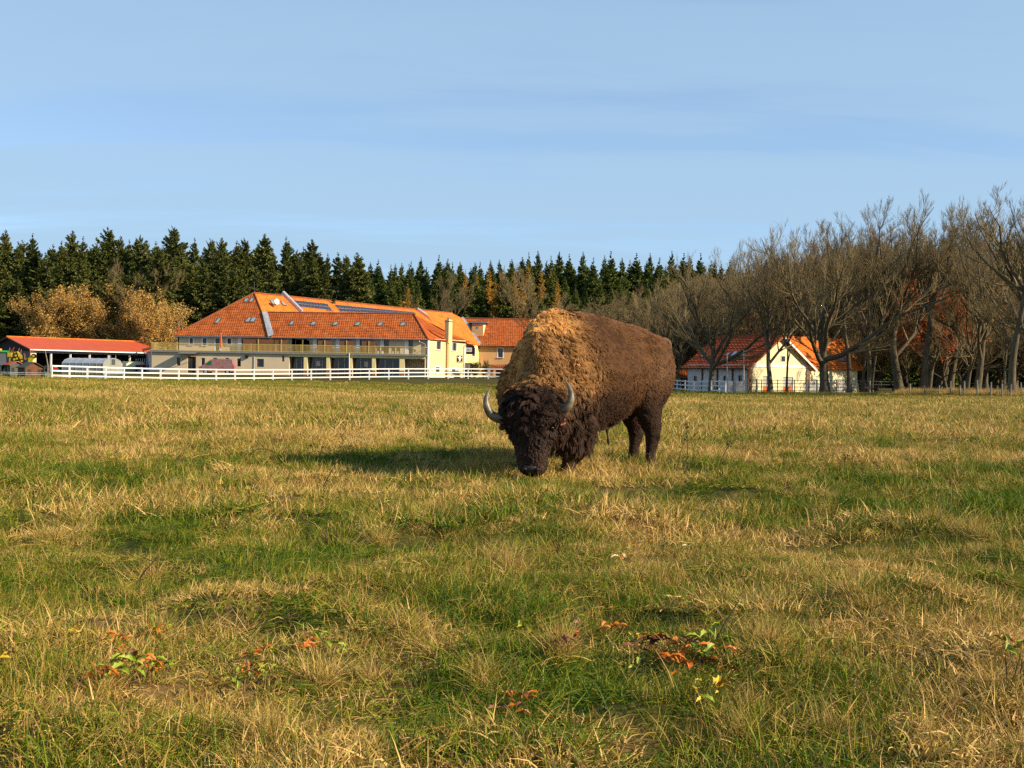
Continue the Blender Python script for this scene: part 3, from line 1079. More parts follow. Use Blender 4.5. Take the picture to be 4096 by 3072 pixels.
# dormer
dA, dB = farr.px(*z4(1152, 575)), farr.px(*z4(1338, 588))
dz1 = P(*z4(1240, 368), dA.y).z
dw = Wall(dA, dB, min(dA.z, dB.z) - 0.1, dz1)
dw.mesh().build('dormer_front', M['render_apricot'], hot)
bk = Vector((0, 1, 0)) * 3.6
MB().face(Vector((dB.x, dB.y, dB.z)), Vector((dB.x, dB.y, dz1)), Vector((dB.x + .6, dB.y + 3.4, dz1))).build('dormer_cheek', M['render_yellow'], hot)
MB().face(Vector((dA.x, dA.y, dA.z)), Vector((dA.x, dA.y, dz1)), Vector((dA.x, dA.y + 3.4, dz1))).build('dormer_cheek', M['wood_dark'], hot)
dt = [Vector((dA.x - .35, dA.y - .3, dz1)), Vector((dB.x + .6, dB.y - .3, dz1)), Vector((dB.x + 1.1, dB.y + 3.6, dz1 + .05)), Vector((dA.x - .3, dA.y + 3.6, dz1 + .05))]
MB().hexa(dt + [p + Vector((0, 0, .16)) for p in dt]).build('dormer_roof', M['metal_grey'], hot)
MB().box(dw.pt(dw.L * 0.5, dz1 - 0.75, 0.02), (0.25, 0.05, 0.3), dw.u, dw.n).build('vent', M['metal_grey'], hot)
# sign board with lettering sticking out of the corner, lit white panel
u0, z0_, u1, z1_ = wfar.rect(*zr(z4, 1045, 765, 1113, 840))
bs = MB().box(P(*z4(1079, 802), 178.5), (2.3, 0.12, 1.35)).build('hanging_sign', M['black'], hot)
c_ = P(*z4(1079, 802), 178.5)
ls = MB().box(c_ + Vector((0, -0.075, 0.02)), (1.5, 0.03, 0.66)).build('sign_panel', M['white_paint'], hot)
fx = -0.55
for wd_, hh in ((0.16, 0.3), (0.12, 0.2), (0.14, 0.2), (0.10, 0.3), (0.14, 0.2), (0.13, 0.2)):
    MB().box(c_ + Vector((fx, -0.095, 0.02)), (wd_ * 0.6, 0.012, hh)).build('lettering', M['black'], ls)
    fx += 0.2
MB().bar(c_ + Vector((0, 0.05, 0.85)), c_ + Vector((-1.6, 2.2, 0.85)), 0.06, 0.06).build('sign_bracket', M['black'], hot)
# canopy over the kitchen door
q = [P(*z2(552, 828), DF - 0.02), P(*z2(755, 832), DF - 0.02)]
cz_ = q[0].z
cq = [Vector((q[0].x, DF - 1.7, cz_ - 0.1)), Vector((q[1].x, DF - 1.7, cz_ - 0.1)), Vector((q[1].x, DF - 0.02, cz_ + 0.05)), Vector((q[0].x, DF - 0.02, cz_ + 0.05))]
MB().hexa(cq + [p + Vector((0, 0, 0.07)) for p in cq]).build('door_canopy', M['metal_grey'], hot)
for xx in (q[0].x + 0.3, q[1].x - 0.3):
    MB().bar(Vector((xx, DF - 1.5, cz_ - 0.08)), Vector((xx, DF - 0.02, cz_ - 0.9)), 0.05, 0.05).build('canopy_bracket', M['black'], hot)
# vent outlet with its soot stain, conduit at the change of wall
p = P(*z2(1380, 872), DF - 0.1)
MB().box(p, (0.42, 0.3, 0.42)).build('vent_outlet', M['black'], hot)
MB().tube([P(*z2(1474, 822), DF - 0.04), P(*z2(1472, 1098), DF - 0.04)], 0.05, 6).build('downpipe', M['zinc'], hot)
MB().tube([P(*z3(938, 830), DF - 0.35), P(*z3(940, 1115), DF - 0.35)], 0.06, 6).build('downpipe', M['white_paint'], hot)

# ================================================================== red-roofed barn
zb = lambda x, y: (x / 3.16, 1250 + y / 3.16)
DB0, DB1 = 150.0, 166.0                 # near gable corner, far end of the long side
zB = 0.15
bc = P(118, 1500, DB0)                  # near corner under the eave
be = P(600, 1500, DB1)
bdir = Vector((be.x - bc.x, be.y - bc.y, 0)).normalized()
bnr = Vector((bdir.y, -bdir.x, 0))      # outward from the long open side
barn = empty('barn', (bc.x, bc.y, zB), 'open-fronted barn with long red roof and dark boarded gable', 'barn')
ez = P(118, 1392, DB0).z
bl = (be - bc).length
gl = 9.0                                # gable width
ridge0 = Vector((bc.x, bc.y, 0)) - bnr * (gl / 2)
rz_ = P(57, 1348, ridge0.y).z
m_dark_board = mat('dark_boards', (0.045, 0.038, 0.038), 0.85, 0.3, 3, stretch=(6, 6, 0.4))
m_grey_wall = mat('grey_concrete', (0.17, 0.16, 0.155), 0.9, 0.25, 1.0)


def bpt(u, v, z):
    p = Vector((bc.x, bc.y, 0)) + bdir * u - bnr * v
    return Vector((p.x, p.y, z))


MB().face(bpt(0, gl, ez), bpt(0, 0, ez), bpt(0, gl / 2, rz_)).build('gable_boards', m_dark_board, barn)
gz0 = P(60, 1404, DB0).z
MB().face(bpt(0, gl, zB - .3), bpt(0, 0, zB - .3), bpt(0, 0, gz0), bpt(0, gl, gz0)).build('gable_wall', m_grey_wall, barn)
MB().face(bpt(0, gl, gz0), bpt(0, 0, gz0), bpt(0, 0, ez), bpt(0, gl, ez)).build('gable_band', m_dark_board, barn)
MB().face(bpt(0, gl, zB - .3), bpt(bl, gl, zB - .3), bpt(bl, gl, ez), bpt(0, gl, ez)).build('back_wall', mat('barn_inside', (0.10, 0.085, 0.075), 0.9, 0.3, 1), barn)
MB().face(bpt(bl, 0, zB - .3), bpt(bl, gl, zB - .3), bpt(bl, gl, ez), bpt(bl, 0, ez)).build('far_wall', m_grey_wall, barn)
so2 = 0.7
ur = bl - 2.2
for _k in range(200):                     # ridge end under its photo column
    _p = bpt(ur, gl / 2, rz_)
    if 2048 + _p.x / _p.y * F > 552:
        break
    ur += 0.05
be2 = max(bl + 0.3, ur + 0.6)
sl_ = Roof(bpt(-0.5, -so2, ez - 0.15), bpt(be2, -so2, ez - 0.15), bpt(ur, gl / 2, rz_), bpt(-0.5, gl / 2, rz_))
sl_.build('roof_slope', M['tiles_barn'], barn, course=1.2, lip=0.03)
MB().face(bpt(-0.5, gl + so2, ez - 0.15), bpt(-0.5, gl / 2, rz_), bpt(ur, gl / 2, rz_), bpt(be2, gl + so2, ez - .15)).build('roof_back', M['tiles_barn'], barn)
MB().face(bpt(be2, -so2, ez - .15), bpt(be2, gl + so2, ez - .15), bpt(ur, gl / 2, rz_), bpt(ur, gl / 2, rz_)).build('roof_hip', M['tiles_barn'], barn)
MB().tube([bpt(-0.5, gl / 2, rz_ + .03), bpt(ur, gl / 2, rz_ + .03)], 0.13, 6).build('ridge_tiles', M['tiles_new'], barn)
MB().bar(bpt(-.5, gl + so2, ez - .22), bpt(-.5, gl / 2, rz_ - .08), 0.06, 0.2).bar(bpt(-.5, -so2, ez - .22), bpt(-.5, gl / 2, rz_ - .08), 0.06, 0.2).build('barge_board', M['wood_dark'], barn)
MB().bar(bpt(-.5, -so2 - .06, ez - .22), bpt(be2, -so2 - .06, ez - .22), 0.14, 0.14).build('gutter', M['white_paint'], barn)
MB().bar(bpt(0, 0, ez - .45), bpt(bl, 0, ez - .45), 0.2, 0.3).build('lintel_beam', M['metal_grey'], barn)
MB().box(bpt(0.45, 0.1, (ez + zB) / 2), (0.8, 0.5, ez - zB - .2), bdir, bnr).build('corner_pier', M['render_cream'], barn)
for xx in (645, 890, 1132, 1372, 1640):
    px_ = zb(xx, 520)[0]
    # post on the open front
    n_ = bnr
    p = on_plane(px_, 1430, Vector((bc.x, bc.y, 0)), n_)
    MB().bar(Vector((p.x, p.y, zB - .3)), Vector((p.x, p.y, ez - .3)), 0.2, 0.2).build('post', M['white_paint'], barn)
MB().face(bpt(0, 0.05, zB - .02), bpt(bl, 0.05, zB - .02), bpt(bl, gl - .05, zB - .02), bpt(0, gl - .05, zB - .02)).build('floor_slab', m_grey_wall, barn)
MB().box(bpt(bl - 3.5, gl - 1.2, ez - 1.0), (6.5, 0.2, 1.3), bdir, bnr).build('loft_boards', M['wood_brown'], barn)

# ---- red pick-up parked in the barn
def vehicle_wheels(root, pts, r, w, ax):
    for p in pts:
        t = MB().tube([p - ax * w / 2, p + ax * w / 2], r, 14).build('wheel', M['black'], root)
        MB().tube([p - ax * (w / 2 + .01), p + ax * (w / 2 + .01)], r * .55, 10).build('rim', M['alu'], t)


p = P(208, 1500, 158.5)
car = empty('car', (p.x, p.y, zB), 'red car parked inside the open barn behind the leaning pole', 'car')
m_red = mat('car_red', (0.42, 0.03, 0.015), 0.3, coat=0.6)
ax_ = Vector((0.3, -0.954, 0))
sx_ = Vector((0.954, 0.3, 0))
c0 = Vector((p.x, p.y, zB))


def prof(pts, half, c, al, ac):
    """side profile (along, z) extruded across"""
    mb = MB()
    mb.loft([[c + al * a - ac * half + UP * z for a, z in pts], [c + al * a + ac * half + UP * z for a, z in pts]])
    return mb


prof([(2.1, .35), (2.1, .95), (1.2, 1.05), (-2.0, 1.05), (-2.0, .35)], .86, c0, ax_, sx_).build('body', m_red, car)
prof([(1.2, 1.03), (.55, 1.72), (-1.5, 1.72), (-1.95, 1.03)], .74, c0, ax_, sx_).build('cabin', M['glass'], car)
prof([(.6, 1.70), (.5, 1.80), (-1.5, 1.80), (-1.6, 1.70)], .76, c0, ax_, sx_).build('roof', m_red, car)
for a in (1.35, -1.3):
    vehicle_wheels(car, [c0 + ax_ * a + sx_ * s * .8 + UP * .34 for s in (-1, 1)], .34, .22, sx_)
for s in (-1, 1):
    MB().box(c0 + ax_ * 2.11 + sx_ * s * .62 + UP * .78, (.3, .04, .16), sx_, ax_).build('headlight', M['white_paint'], car)

# ---- dark red tractor-drawn machine and pale slurry tank under the far bays
p = P(532, 1475, 160.0)
tk = empty('tank_trailer', (p.x, p.y, zB), 'cream tank trailer under the far end of the barn roof', 'trailer')
MB().tube([p + bdir * -1.6 + UP * .25, p + bdir * -1.5 + UP * .25, p + bdir * 1.5 + UP * .25, p + bdir * 1.6 + UP * .25], [.5, .78, .78, .5], 14).build('tank', M['render_cream'], tk, smooth=True)
MB().box(p + Vector((0, 0, -.55)), (3.2, 1.0, .15), bdir, bnr).build('chassis', M['black'], tk)
vehicle_wheels(tk, [Vector((p.x, p.y, zB + .4)) + bdir * .6 + bnr * s * .7 for s in (-1, 1)], .4, .3, bnr)
p = P(563, 1478, 160.5)
hr = empty('hay_rake', (p.x, p.y, zB), 'dark red hay rake with upright tines beside the tank trailer', 'farm machine')
m_maroon = mat('maroon_paint', (0.14, 0.015, 0.03), 0.5, 0.3, 5)
MB().box(Vector((p.x, p.y, zB + .95)), (2.2, .9, .5), bdir, bnr).box(Vector((p.x - .3, p.y, zB + .55)), (2.6, .5, .2), bdir, bnr).build('frame', m_maroon, hr)
for k in range(6):
    q = Vector((p.x, p.y, zB + 1.2)) + bdir * (-.9 + .36 * k)
    MB().tube([q, q + UP * .9 + bnr * .15], .035, 5).build('tine', M['alu'], hr)
vehicle_wheels(hr, [Vector((p.x, p.y, zB + .35)) + bdir * a + bnr * .5 for a in (-.8, .8)], .35, .2, bnr)

# ================================================================== poly-tunnel greenhouse
tq0, tq1 = P(248, 1515, 139.0), P(424, 1515, 139.0)
tun = empty('poly_tunnel', (tq0.x, 139.0, gz(tq0.x, 139)), 'long polycarbonate greenhouse tunnel with arched grey roof behind the white fence', 'greenhouse')
tg0 = gz(tq0.x, 139)
tz = P(330, 1432, 139).z
tL = tq1.x - tq0.x
tD = 4.4
tdir = Vector((0.98, -0.19, 0)).normalized()
tdn = Vector((-tdir.y, tdir.x, 0))
tsx = Vector((tq0.x, 139, tg0))
wallh = P(330, 1452, 139).z - tg0
arch = [(0, 0), (0.0, wallh), (0.12, wallh + (tz - tg0 - wallh) * .6), (0.3, wallh + (tz - tg0 - wallh) * .92), (0.5, tz - tg0), (0.7, wallh + (tz - tg0 - wallh) * .92), (.88, wallh + (tz - tg0 - wallh) * .6), (1.0, wallh), (1.0, 0)]
tl2 = tL / tdir.x
m_poly = mat('polycarbonate', (0.30, 0.31, 0.26), 0.35, 0.12, 1.2, spec=0.5)
m_polyr = mat('polycarbonate_roof', (0.30, 0.34, 0.39), 0.3, 0.15, 1.0, spec=0.6)


def tp_(u, k):
    a, z = arch[k]
    return tsx + tdir * u + tdn * (a * tD) + UP * z


nb = 6
for i in range(nb):
    u0, u1 = tl2 * i / nb, tl2 * (i + 1) / nb
    MB().face(tp_(u0, 0), tp_(u1, 0), tp_(u1, 1), tp_(u0, 1)).build('side_panel', m_poly, tun)
    mb = MB()
    for k in range(1, 7):
        mb.face(tp_(u0, k), tp_(u1, k), tp_(u1, k + 1), tp_(u0, k + 1))
    mb.build('roof_panel', m_polyr, tun, smooth=True)
    MB().tube([tp_(u0, k) for k in range(9)], 0.03, 5).build('hoop', M['alu'], tun)
MB().tube([tp_(tl2, k) for k in range(9)], 0.04, 5).build('hoop', M['alu'], tun)
MB().face(*[tp_(tl2, k) for k in range(9)]).build('end_panel', m_poly, tun)
MB().face(*[tp_(0, k) for k in range(8, -1, -1)]).build('end_panel', m_poly, tun)
dd = tsx + tdir * (tl2 + .02) + tdn * (tD / 2)
td = MB().box(dd + UP * 1.0, (.05, 1.1, 1.95), tdir, tdn).build('door', m_poly, tun)
MB().box(dd + tdir * .03 + UP * 1.5, (.03, .8, .7), tdir, tdn).build('pane', M['veranda_glass'], td)
for sgn_ in (-1, 1):
    MB().bar(dd + tdn * (.6 * sgn_), dd + tdn * (.6 * sgn_) + UP * 2.3, .05, .05).build('door_post', M['alu'], tun)

# ================================================================== wooden play hut with felt roof, red-roofed hut behind
zh = lambda x, y: (x * 260 / 2212, 1380 + y * 260 / 2212)
DH = 112.0


def hut(name, label, cpx, corner_px, d, wdirs, w, l, wall_h, roof_h, m_w, m_r, plank):
    g = GP(corner_px, d)
    h = empty(name, g, label, 'hut')
    a, c = wdirs
    # gable end along a (width w), long side along c (length l), corner at g
    def hp(u, v, z):
        return Vector((g.x, g.y, 0)) + a * u + c * v + UP * (g.z + z)
    npl = 7
    for k in range(npl):                                  # horizontal boards
        z0k, z1k = wall_h * k / npl, wall_h * (k + 1) / npl - .012
        for (s0, s1, nrm) in ((hp(0, 0, 0), hp(w, 0, 0), -c), (hp(0, l, 0), hp(0, 0, 0), -a)):
            e_ = (s1 - s0)
            e_.z = 0
            mid = (s0 + s1) / 2
            MB().box(Vector((mid.x, mid.y, g.z + (z0k + z1k) / 2)) - nrm * (-.012), (e_.length, .03, z1k - z0k), e_.normalized(), nrm).build('plank', m_w, h)
    MB().hexa([hp(.02, .02, -.1), hp(w - .02, .02, -.1), hp(w - .02, l - .02, -.1), hp(.02, l - .02, -.1)] + [hp(.02, .02, wall_h), hp(w - .02, .02, wall_h), hp(w - .02, l - .02, wall_h), hp(.02, l - .02, wall_h)]).build('wall_core', m_w, h)
    MB().loft([[hp(0, v, wall_h), hp(w, v, wall_h), hp(w / 2, v, wall_h + roof_h)] for v in (0, l)]).build('gable', m_w, h)
    for sgn_ in (0, 1):
        e0 = -.18 if sgn_ == 0 else w + .18
        zz = wall_h - .18 * roof_h / (w / 2)
        pts = [hp(e0, -.2, zz), hp(e0, l + .15, zz), hp(w / 2, l + .15, wall_h + roof_h), hp(w / 2, -.2, wall_h + roof_h)]
        MB().hexa([q + UP * .02 for q in pts] + [q + UP * .08 for q in pts]).build('roof', m_r, h)
    for (uu, zz) in ((w * .2, wall_h * .62), (w * .78, wall_h * .62)):
        MB().box(hp(uu, -.03, zz), (.26, .04, .42), a, -c).build('window', M['black'], h)
    MB().box(hp(w * .5, -.03, wall_h * .42), (.5, .03, wall_h * .84), a, -c).build('door', m_w, h)
    return h


m_felt = mat('roof_felt', (0.085, 0.075, 0.06), 0.95, 0.3, 3)
m_hut = mat('hut_boards', (0.17, 0.070, 0.032), 0.85, 0.35, 5, stretch=(1, 1, 5))
hut('play_hut', 'small brown wooden hut with grey felt roof beside the leaning pole', None, 101, DH, (Vector((.72, .694, 0)), Vector((-.694, .72, 0))), 1.7, 1.9, 1.08, .45, m_hut, m_felt, True)
hut('animal_shed', 'small grey-green shed with red roof behind the wooden hut', None, 40, DH + 5, (Vector((.72, .694, 0)), Vector((-.694, .72, 0))), 1.3, 1.3, 1.30, .3, mat('shed_boards', (0.10, 0.12, 0.09), 0.9, 0.3, 4), mat('shed_roof', (0.5, 0.10, 0.06), 0.7, 0.2, 3), True)

# ---- yellow hay tedder with folded arms
tq = GP(75, 140)
ted = empty('hay_tedder', tq, 'yellow folded hay tedder standing by the barn gable', 'farm machine')
m_yel = mat('tedder_yellow', (0.55, 0.42, 0.02), 0.5, 0.3, 4)


def tz_(x, y, d=140):
    return P(*zh(x, y), d)


MB().tube([tz_(640, 620), tz_(650, 420), tz_(600, 230), tz_(490, 270)], .09, 6).build('mast', m_yel, ted)
MB().tube([tz_(700, 600), tz_(680, 340), tz_(620, 240)], .08, 6).build('mast', m_yel, ted)
for (a_1, b_1) in (((470, 380), (220, 410)), ((330, 300), (190, 410)), ((850, 490), (990, 460)), ((1010, 400), (1110, 350)), ((560, 620), (570, 440)), ((740, 470), (720, 330)), ((330, 600), (340, 300))):
    MB().bar(tz_(*a_1), tz_(*b_1), .12, .12).build('arm', m_yel, ted)
for (a_1, b_1) in (((350, 260), (490, 80)), ((330, 180), (330, 90)), ((630, 200), (655, 110)), ((700, 300), (725, 150)), ((1080, 330), (1105, 150)), ((1030, 330), (1030, 150)), ((400, 270), (480, 205)), ((840, 500), (845, 330))):
    MB().tube([tz_(*a_1), tz_(*b_1)], .04, 5).build('tine_arm', mat('tine_red', (0.45, 0.16, 0.08), 0.6, 0.3, 4), ted)
for c_1 in ((550, 360), (590, 460), (500, 490), (755, 545), (1040, 500), (1150, 380), (650, 590)):
    q = tz_(*c_1)
    w_ = MB().tube([q + Vector((0, -.12, 0)), q + Vector((0, .12, 0))], .30, 12).build('wheel', M['black'], ted)
    MB().tube([q + Vector((0, -.14, 0)), q + Vector((0, .14, 0))], .15, 10).build('rim', m_yel, w_)
MB().box(tz_(345, 330), (.5, .4, .5)).build('gearbox', m_yel, ted)
MB().box(tz_(1050, 560), (.5, .4, .9)).build('stand', m_yel, ted)
MB().box(Vector((tz_(650, 600).x, 140, tq.z + .3)), (1.0, .5, .7)).build('base_frame', m_yel, ted)
MB().face(tz_(790, 310), tz_(850, 270), tz_(850, 350)).build('warning_flag', mat('flag_red', (.6, .08, .05), .7), ted)

# ---- green tractor at the picture edge
g = GP(-14, 118)
tr = empty('tractor', g, 'green tractor with glazed cab standing behind the wire fence', 'tractor')
m_grn = mat('tractor_green', (0.02, 0.22, 0.045), 0.35, 0.15, 3, coat=0.4)
al, ac = Vector((-.9, .43, 0)), Vector((.43, .9, 0))
c0 = Vector((g.x, g.y, g.z))


def tpt(a, s, z):
    return c0 + al * a + ac * s + UP * z


MB().box(tpt(1.3, 0, 1.15), (1.9, .8, .8), al, ac).build('bonnet', m_grn, tr)
for a in (-.75, .75):
    for s in (-.65, .65):
        MB().bar(tpt(a, s, 1.2), tpt(a * .9, s * .95, 2.6), .07, .07).build('cab_post', M['black'], tr)
MB().hexa([tpt(-.72, -.6, 1.25), tpt(.72, -.6, 1.25), tpt(.72, .6, 1.25), tpt(-.72, .6, 1.25), tpt(-.66, -.56, 2.55), tpt(.66, -.56, 2.55), tpt(.66, .56, 2.55), tpt(-.66, .56, 2.55)]).build('cab_glass', M['veranda_glass'], tr)
MB().box(tpt(0, 0, 2.66), (1.8, 1.6, .18), al, ac).build('cab_roof', m_grn, tr)
MB().box(tpt(-.1, 0, 2.84), (.9, .3, .16), al, ac).build('beacon', mat('beacon_orange', (.8, .35, .03), .4), tr)
vehicle_wheels(tr, [tpt(-.6, s, .75) for s in (-.85, .85)], .75, .42, ac)
vehicle_wheels(tr, [tpt(1.7, s, .48) for s in (-.75, .75)], .48, .32, ac)
MB().bar(tpt(-1.0, -.9, 1.5), tpt(-1.3, -.9, .5), .25, .1).build('mudguard', m_grn, tr)

# ---- leaning pole and green wire posts by the hut
g = GP(189, 111)
pole = empty('leaning_pole', g, 'thin weathered pole leaning beside the small brown hut', 'pole')
MB().tube([P(190, 1519, 111), P(192, 1465, 111), P(188, 1440, 111), P(181, 1404, 111)], [.07, .06, .05, .04], 7).build('shaft', M['wood_grey'], pole)
g = GP(176, 113)
pump = empty('green_post', g, 'dark green post standing between the hut and the leaning pole', 'post')
m_dgreen = mat('dark_green_paint', (0.01, 0.075, 0.045), 0.5, 0.2, 4)
MB().tube([g + UP * -.1, g + UP * 1.0], .07, 8).build('post', m_dgreen, pump)
MB().bar(g + UP * 1.0 + Vector((-.05, 0, 0)), g + UP * .95 + Vector((.6, 0, 0)), .05, .05).build('handle', m_dgreen, pump)

# ================================================================== white paddock fence
def fence(name, label, cols, m_post, m_rail, hts, dfun, group=None, rails=(0.98, 0.62, 0.26), post=0.15, railh=0.13):
    """cols: photo columns of the posts; dfun(col): distance"""
    gpts = [GP(c, dfun(c)) for c in cols]
    f = empty(name, gpts[0], label, 'fence', group)
    fo = root_loc(f)
    pm = MB().box((0, 0, hts / 2 - .1), (post, post, hts + .2)).hexa([(-post * .58, -post * .58, hts), (post * .58, -post * .58, hts), (post * .58, post * .58, hts), (-post * .58, post * .58, hts),
                                                                  (-.02, -.02, hts + .07), (.02, -.02, hts + .07), (.02, .02, hts + .07), (-.02, .02, hts + .07)]).mesh('post', mats=(m_post,))
    rgl = random.Random(8)
    for q in gpts:
        o = link('post', pm, f, q - fo)
        o.rotation_euler = (rgl.uniform(-.012, .012), rgl.uniform(-.012, .012), rgl.uniform(-.1, .1))
    for a, c in zip(gpts[:-1], gpts[1:]):
        for rz2 in rails:
            dz = [rgl.uniform(-.012, .012) for _ in range(2)]
            MB().bar(a + UP * (hts * rz2 + dz[0]) + Vector((0, -.03, 0)), c + UP * (hts * rz2 + dz[1]) + Vector((0, -.03, 0)), .045, railh).build('rail', m_rail, f)
    return f


def d_left(c):
    return np.interp(c, [200, 1953, 2140], [111.0, 150.0, 150.0])


wp = M['white_paint']
cols = [205 + (1953 - 205) * ((k / 23.0) * 0.94 + 0.06 * (k / 23.0) ** 2) for k in range(24)] + [2030, 2105, 2180]
fence('paddock_fence', 'long white three-rail paddock fence in front of the cream building', cols, wp, wp, 1.30, d_left)


def d_right(c):
    return np.interp(c, [2540, 2660, 2905], [152.0, 146.0, 116.0])


m_wp2 = mat('white_paint_shade_blue', (0.70, 0.72, 0.74), 0.6, 0.15, 5)  # bluish cast of the shaded right fence put into the paint colour
cols = [2560, 2594, 2630, 2672, 2708, 2741, 2776, 2812, 2846, 2877, 2903]
fence('paddock_fence', 'short white three-rail fence in front of the grey-sided house', cols, m_wp2, m_wp2, 1.30, d_right, rails=(0.96, 0.60, 0.22))

# ---- wire fence at far left
def wire_fence(label, cols, d, hts, lean=0.03, wires=(0.85, 0.5), r=0.05, m=None, seed=1, wr=0.008, mw=None):
    gp = [GP(c, d(c) if callable(d) else d) for c in cols]
    f = empty('wire_fence', gp[0], label, 'fence')
    rg = random.Random(seed)
    tops = []
    for i, q in enumerate(gp):
        h_ = hts[i] if isinstance(hts, (list, tuple)) else hts
        t_ = q + Vector((rg.uniform(-lean, lean), rg.uniform(-lean, lean), h_))
        mid = q.lerp(t_, .5) + Vector((rg.uniform(-.02, .02), 0, 0))
        rr = r * rg.uniform(.8, 1.25)
        MB().tube([q - UP * .15, mid, t_], [rr * 1.1, rr, rr * .85], 7).build('post', m or M['wood_grey'], f)
        tops.append((q, t_))
    for (a, b0), (c, d0) in zip(tops[:-1], tops[1:]):
        for w_ in wires:
            p0, p1 = a.lerp(b0, w_), c.lerp(d0, w_)
            MB().tube([p0, (p0 + p1) / 2 - UP * .02, p1], wr, 4, cap=False).build('wire', mw or M['metal_grey'], f)
    return f


wire_fence('wire fence with thin green posts in front of the small huts', [-120, -55, 3, 30, 98, 176, 203], 110.5, 1.15, 0.01, (0.50, 0.36), 0.025, m_dgreen, 3, 0.018, M['white_paint'])

# ---- pale stones along the inside of the white fence
m_stone = mat('pale_stone', (0.42, 0.38, 0.31), 0.9, 0.35, 4, bump=0.5, bscale=6)
rg = random.Random(21)
for i, (c, y_, s_0, lab) in enumerate(((252, 116, .55, 'broad grey boulder inside the white fence beside the greenhouse'), (327, 117, .18, 'small pale stone lying below the greenhouse wall'), (393, 117, .28, 'knobbly pale stone near the greenhouse door'))):
    g = GP(c, y_)
    mb = MB()
    rings = []
    for j in range(1, 6):
        th = math.pi * j / 6
        rings.append([g + Vector((s_0 * 1.5 * math.sin(th) * math.cos(a) * rg.uniform(.85, 1.15), s_0 * math.sin(th) * math.sin(a) * rg.uniform(.85, 1.15), s_0 * .55 * (-math.cos(th)) + s_0 * .25)) for a in [2 * math.pi * k / 9 for k in range(9)]])
    mb.loft(rings)
    o = mb.build('boulder', m_stone, None, loc=g)
    tag(o, lab, 'stone')

# ---- van with painted sides
p = P(880, 1500, 148.5)
vz = gz(p.x, 148.5)
van = empty('van', (p.x, 148.5, vz), 'van with colourful graffiti sides parked at the cream wall', 'van')
m_van = bpy.data.materials.new('graffiti_paint')
m_van.use_nodes = True
t = m_van.node_tree
bb = _bsdf(m_van)
bb.inputs['Roughness'].default_value = 0.4
tcn = t.nodes.new('ShaderNodeTexCoord')
mp = t.nodes.new('ShaderNodeMapping')
mp.inputs['Scale'].default_value = (0.9, 1, 1.6)
t.links.new(tcn.outputs['Object'], mp.inputs[0])
nz = t.nodes.new('ShaderNodeTexNoise')
nz.inputs['Scale'].default_value = 2.8
nz.inputs['Detail'].default_value = 5
nz.inputs['Distortion'].default_value = 2.2
t.links.new(mp.outputs[0], nz.inputs['Vector'])
cr = t.nodes.new('ShaderNodeValToRGB')
cr.color_ramp.interpolation = 'CONSTANT'
els = cr.color_ramp.elements
els[0].position, els[0].color = 0, (0.05, 0.04, 0.06, 1)
els[1].position, els[1].color = 0.36, (0.30, 0.10, 0.09, 1)
for ps, cl_ in ((0.43, (0.42, 0.20, 0.19, 1)), (0.50, (0.36, 0.12, 0.07, 1)), (0.545, (0.07, 0.06, 0.08, 1)), (0.58, (0.45, 0.26, 0.20, 1)), (0.64, (0.16, 0.20, 0.42, 1)), (0.70, (0.5, 0.34, 0.14, 1))):
    els.new(ps).color = cl_
t.links.new(nz.outputs[0], cr.inputs[0])
t.links.new(cr.outputs[0], bb.inputs['Base Color'])
vx0, vx1 = P(803, 1480, 148.5).x, P(942, 1480, 148.5).x
vtop = P(880, 1437, 148.5).z - vz
VL = vx1 - vx0
c0 = Vector((p.x, 148.5, vz))
xa = lambda f_: (vx0 + VL * f_) - p.x
al, ac = Vector((1, 0, 0)), Vector((0, 1, 0))
prof([(xa(0.0), .35), (xa(-.01), .95), (xa(.10), 1.15), (xa(.335), vtop - .06), (xa(.40), vtop), (xa(.93), vtop - .02), (xa(.985), vtop * .62), (xa(1.0), .35)], .92, c0, al, ac).build('body', m_van, van)
MB().face(*[c0 + al * xa(a) + UP * z - ac * .93 for a, z in ((.17, 1.2), (.36, 1.2), (.36, 1.72), (.30, 1.72))]).build('side_window', mat('van_window', (0.02, 0.12, 0.05), 0.15), van)
MB().face(*[c0 + al * xa(a) + UP * z + ac * y_ for a, z, y_ in ((.10, 1.17, -.8), (.325, vtop - .1, -.7), (.325, vtop - .1, .7), (.10, 1.17, .8))]).build('windscreen', M['glass'], van)
for k in range(3):
    MB().bar(c0 + al * xa(.42) + UP * (vtop + .05) + ac * (-.6 + .6 * k), c0 + al * xa(.9) + UP * (vtop + .05) + ac * (-.6 + .6 * k), .05, .05).build('roof_bar', M['metal_grey'], van)
for f_ in (.2, .82):
    vehicle_wheels(van, [c0 + al * xa(f_) + ac * s * .86 + UP * .34 for s in (-1, 1)], .34, .22, ac)
MB().box(c0 + al * (xa(0) - .01) + UP * .8 - ac * .6, (.04, .35, .2)).build('headlight', M['white_paint'], van)
MB().box(c0 + al * (xa(1.0) + .005) + UP * .95 - ac * .8, (.04, .14, .5)).build('tail_light', m_red, van)

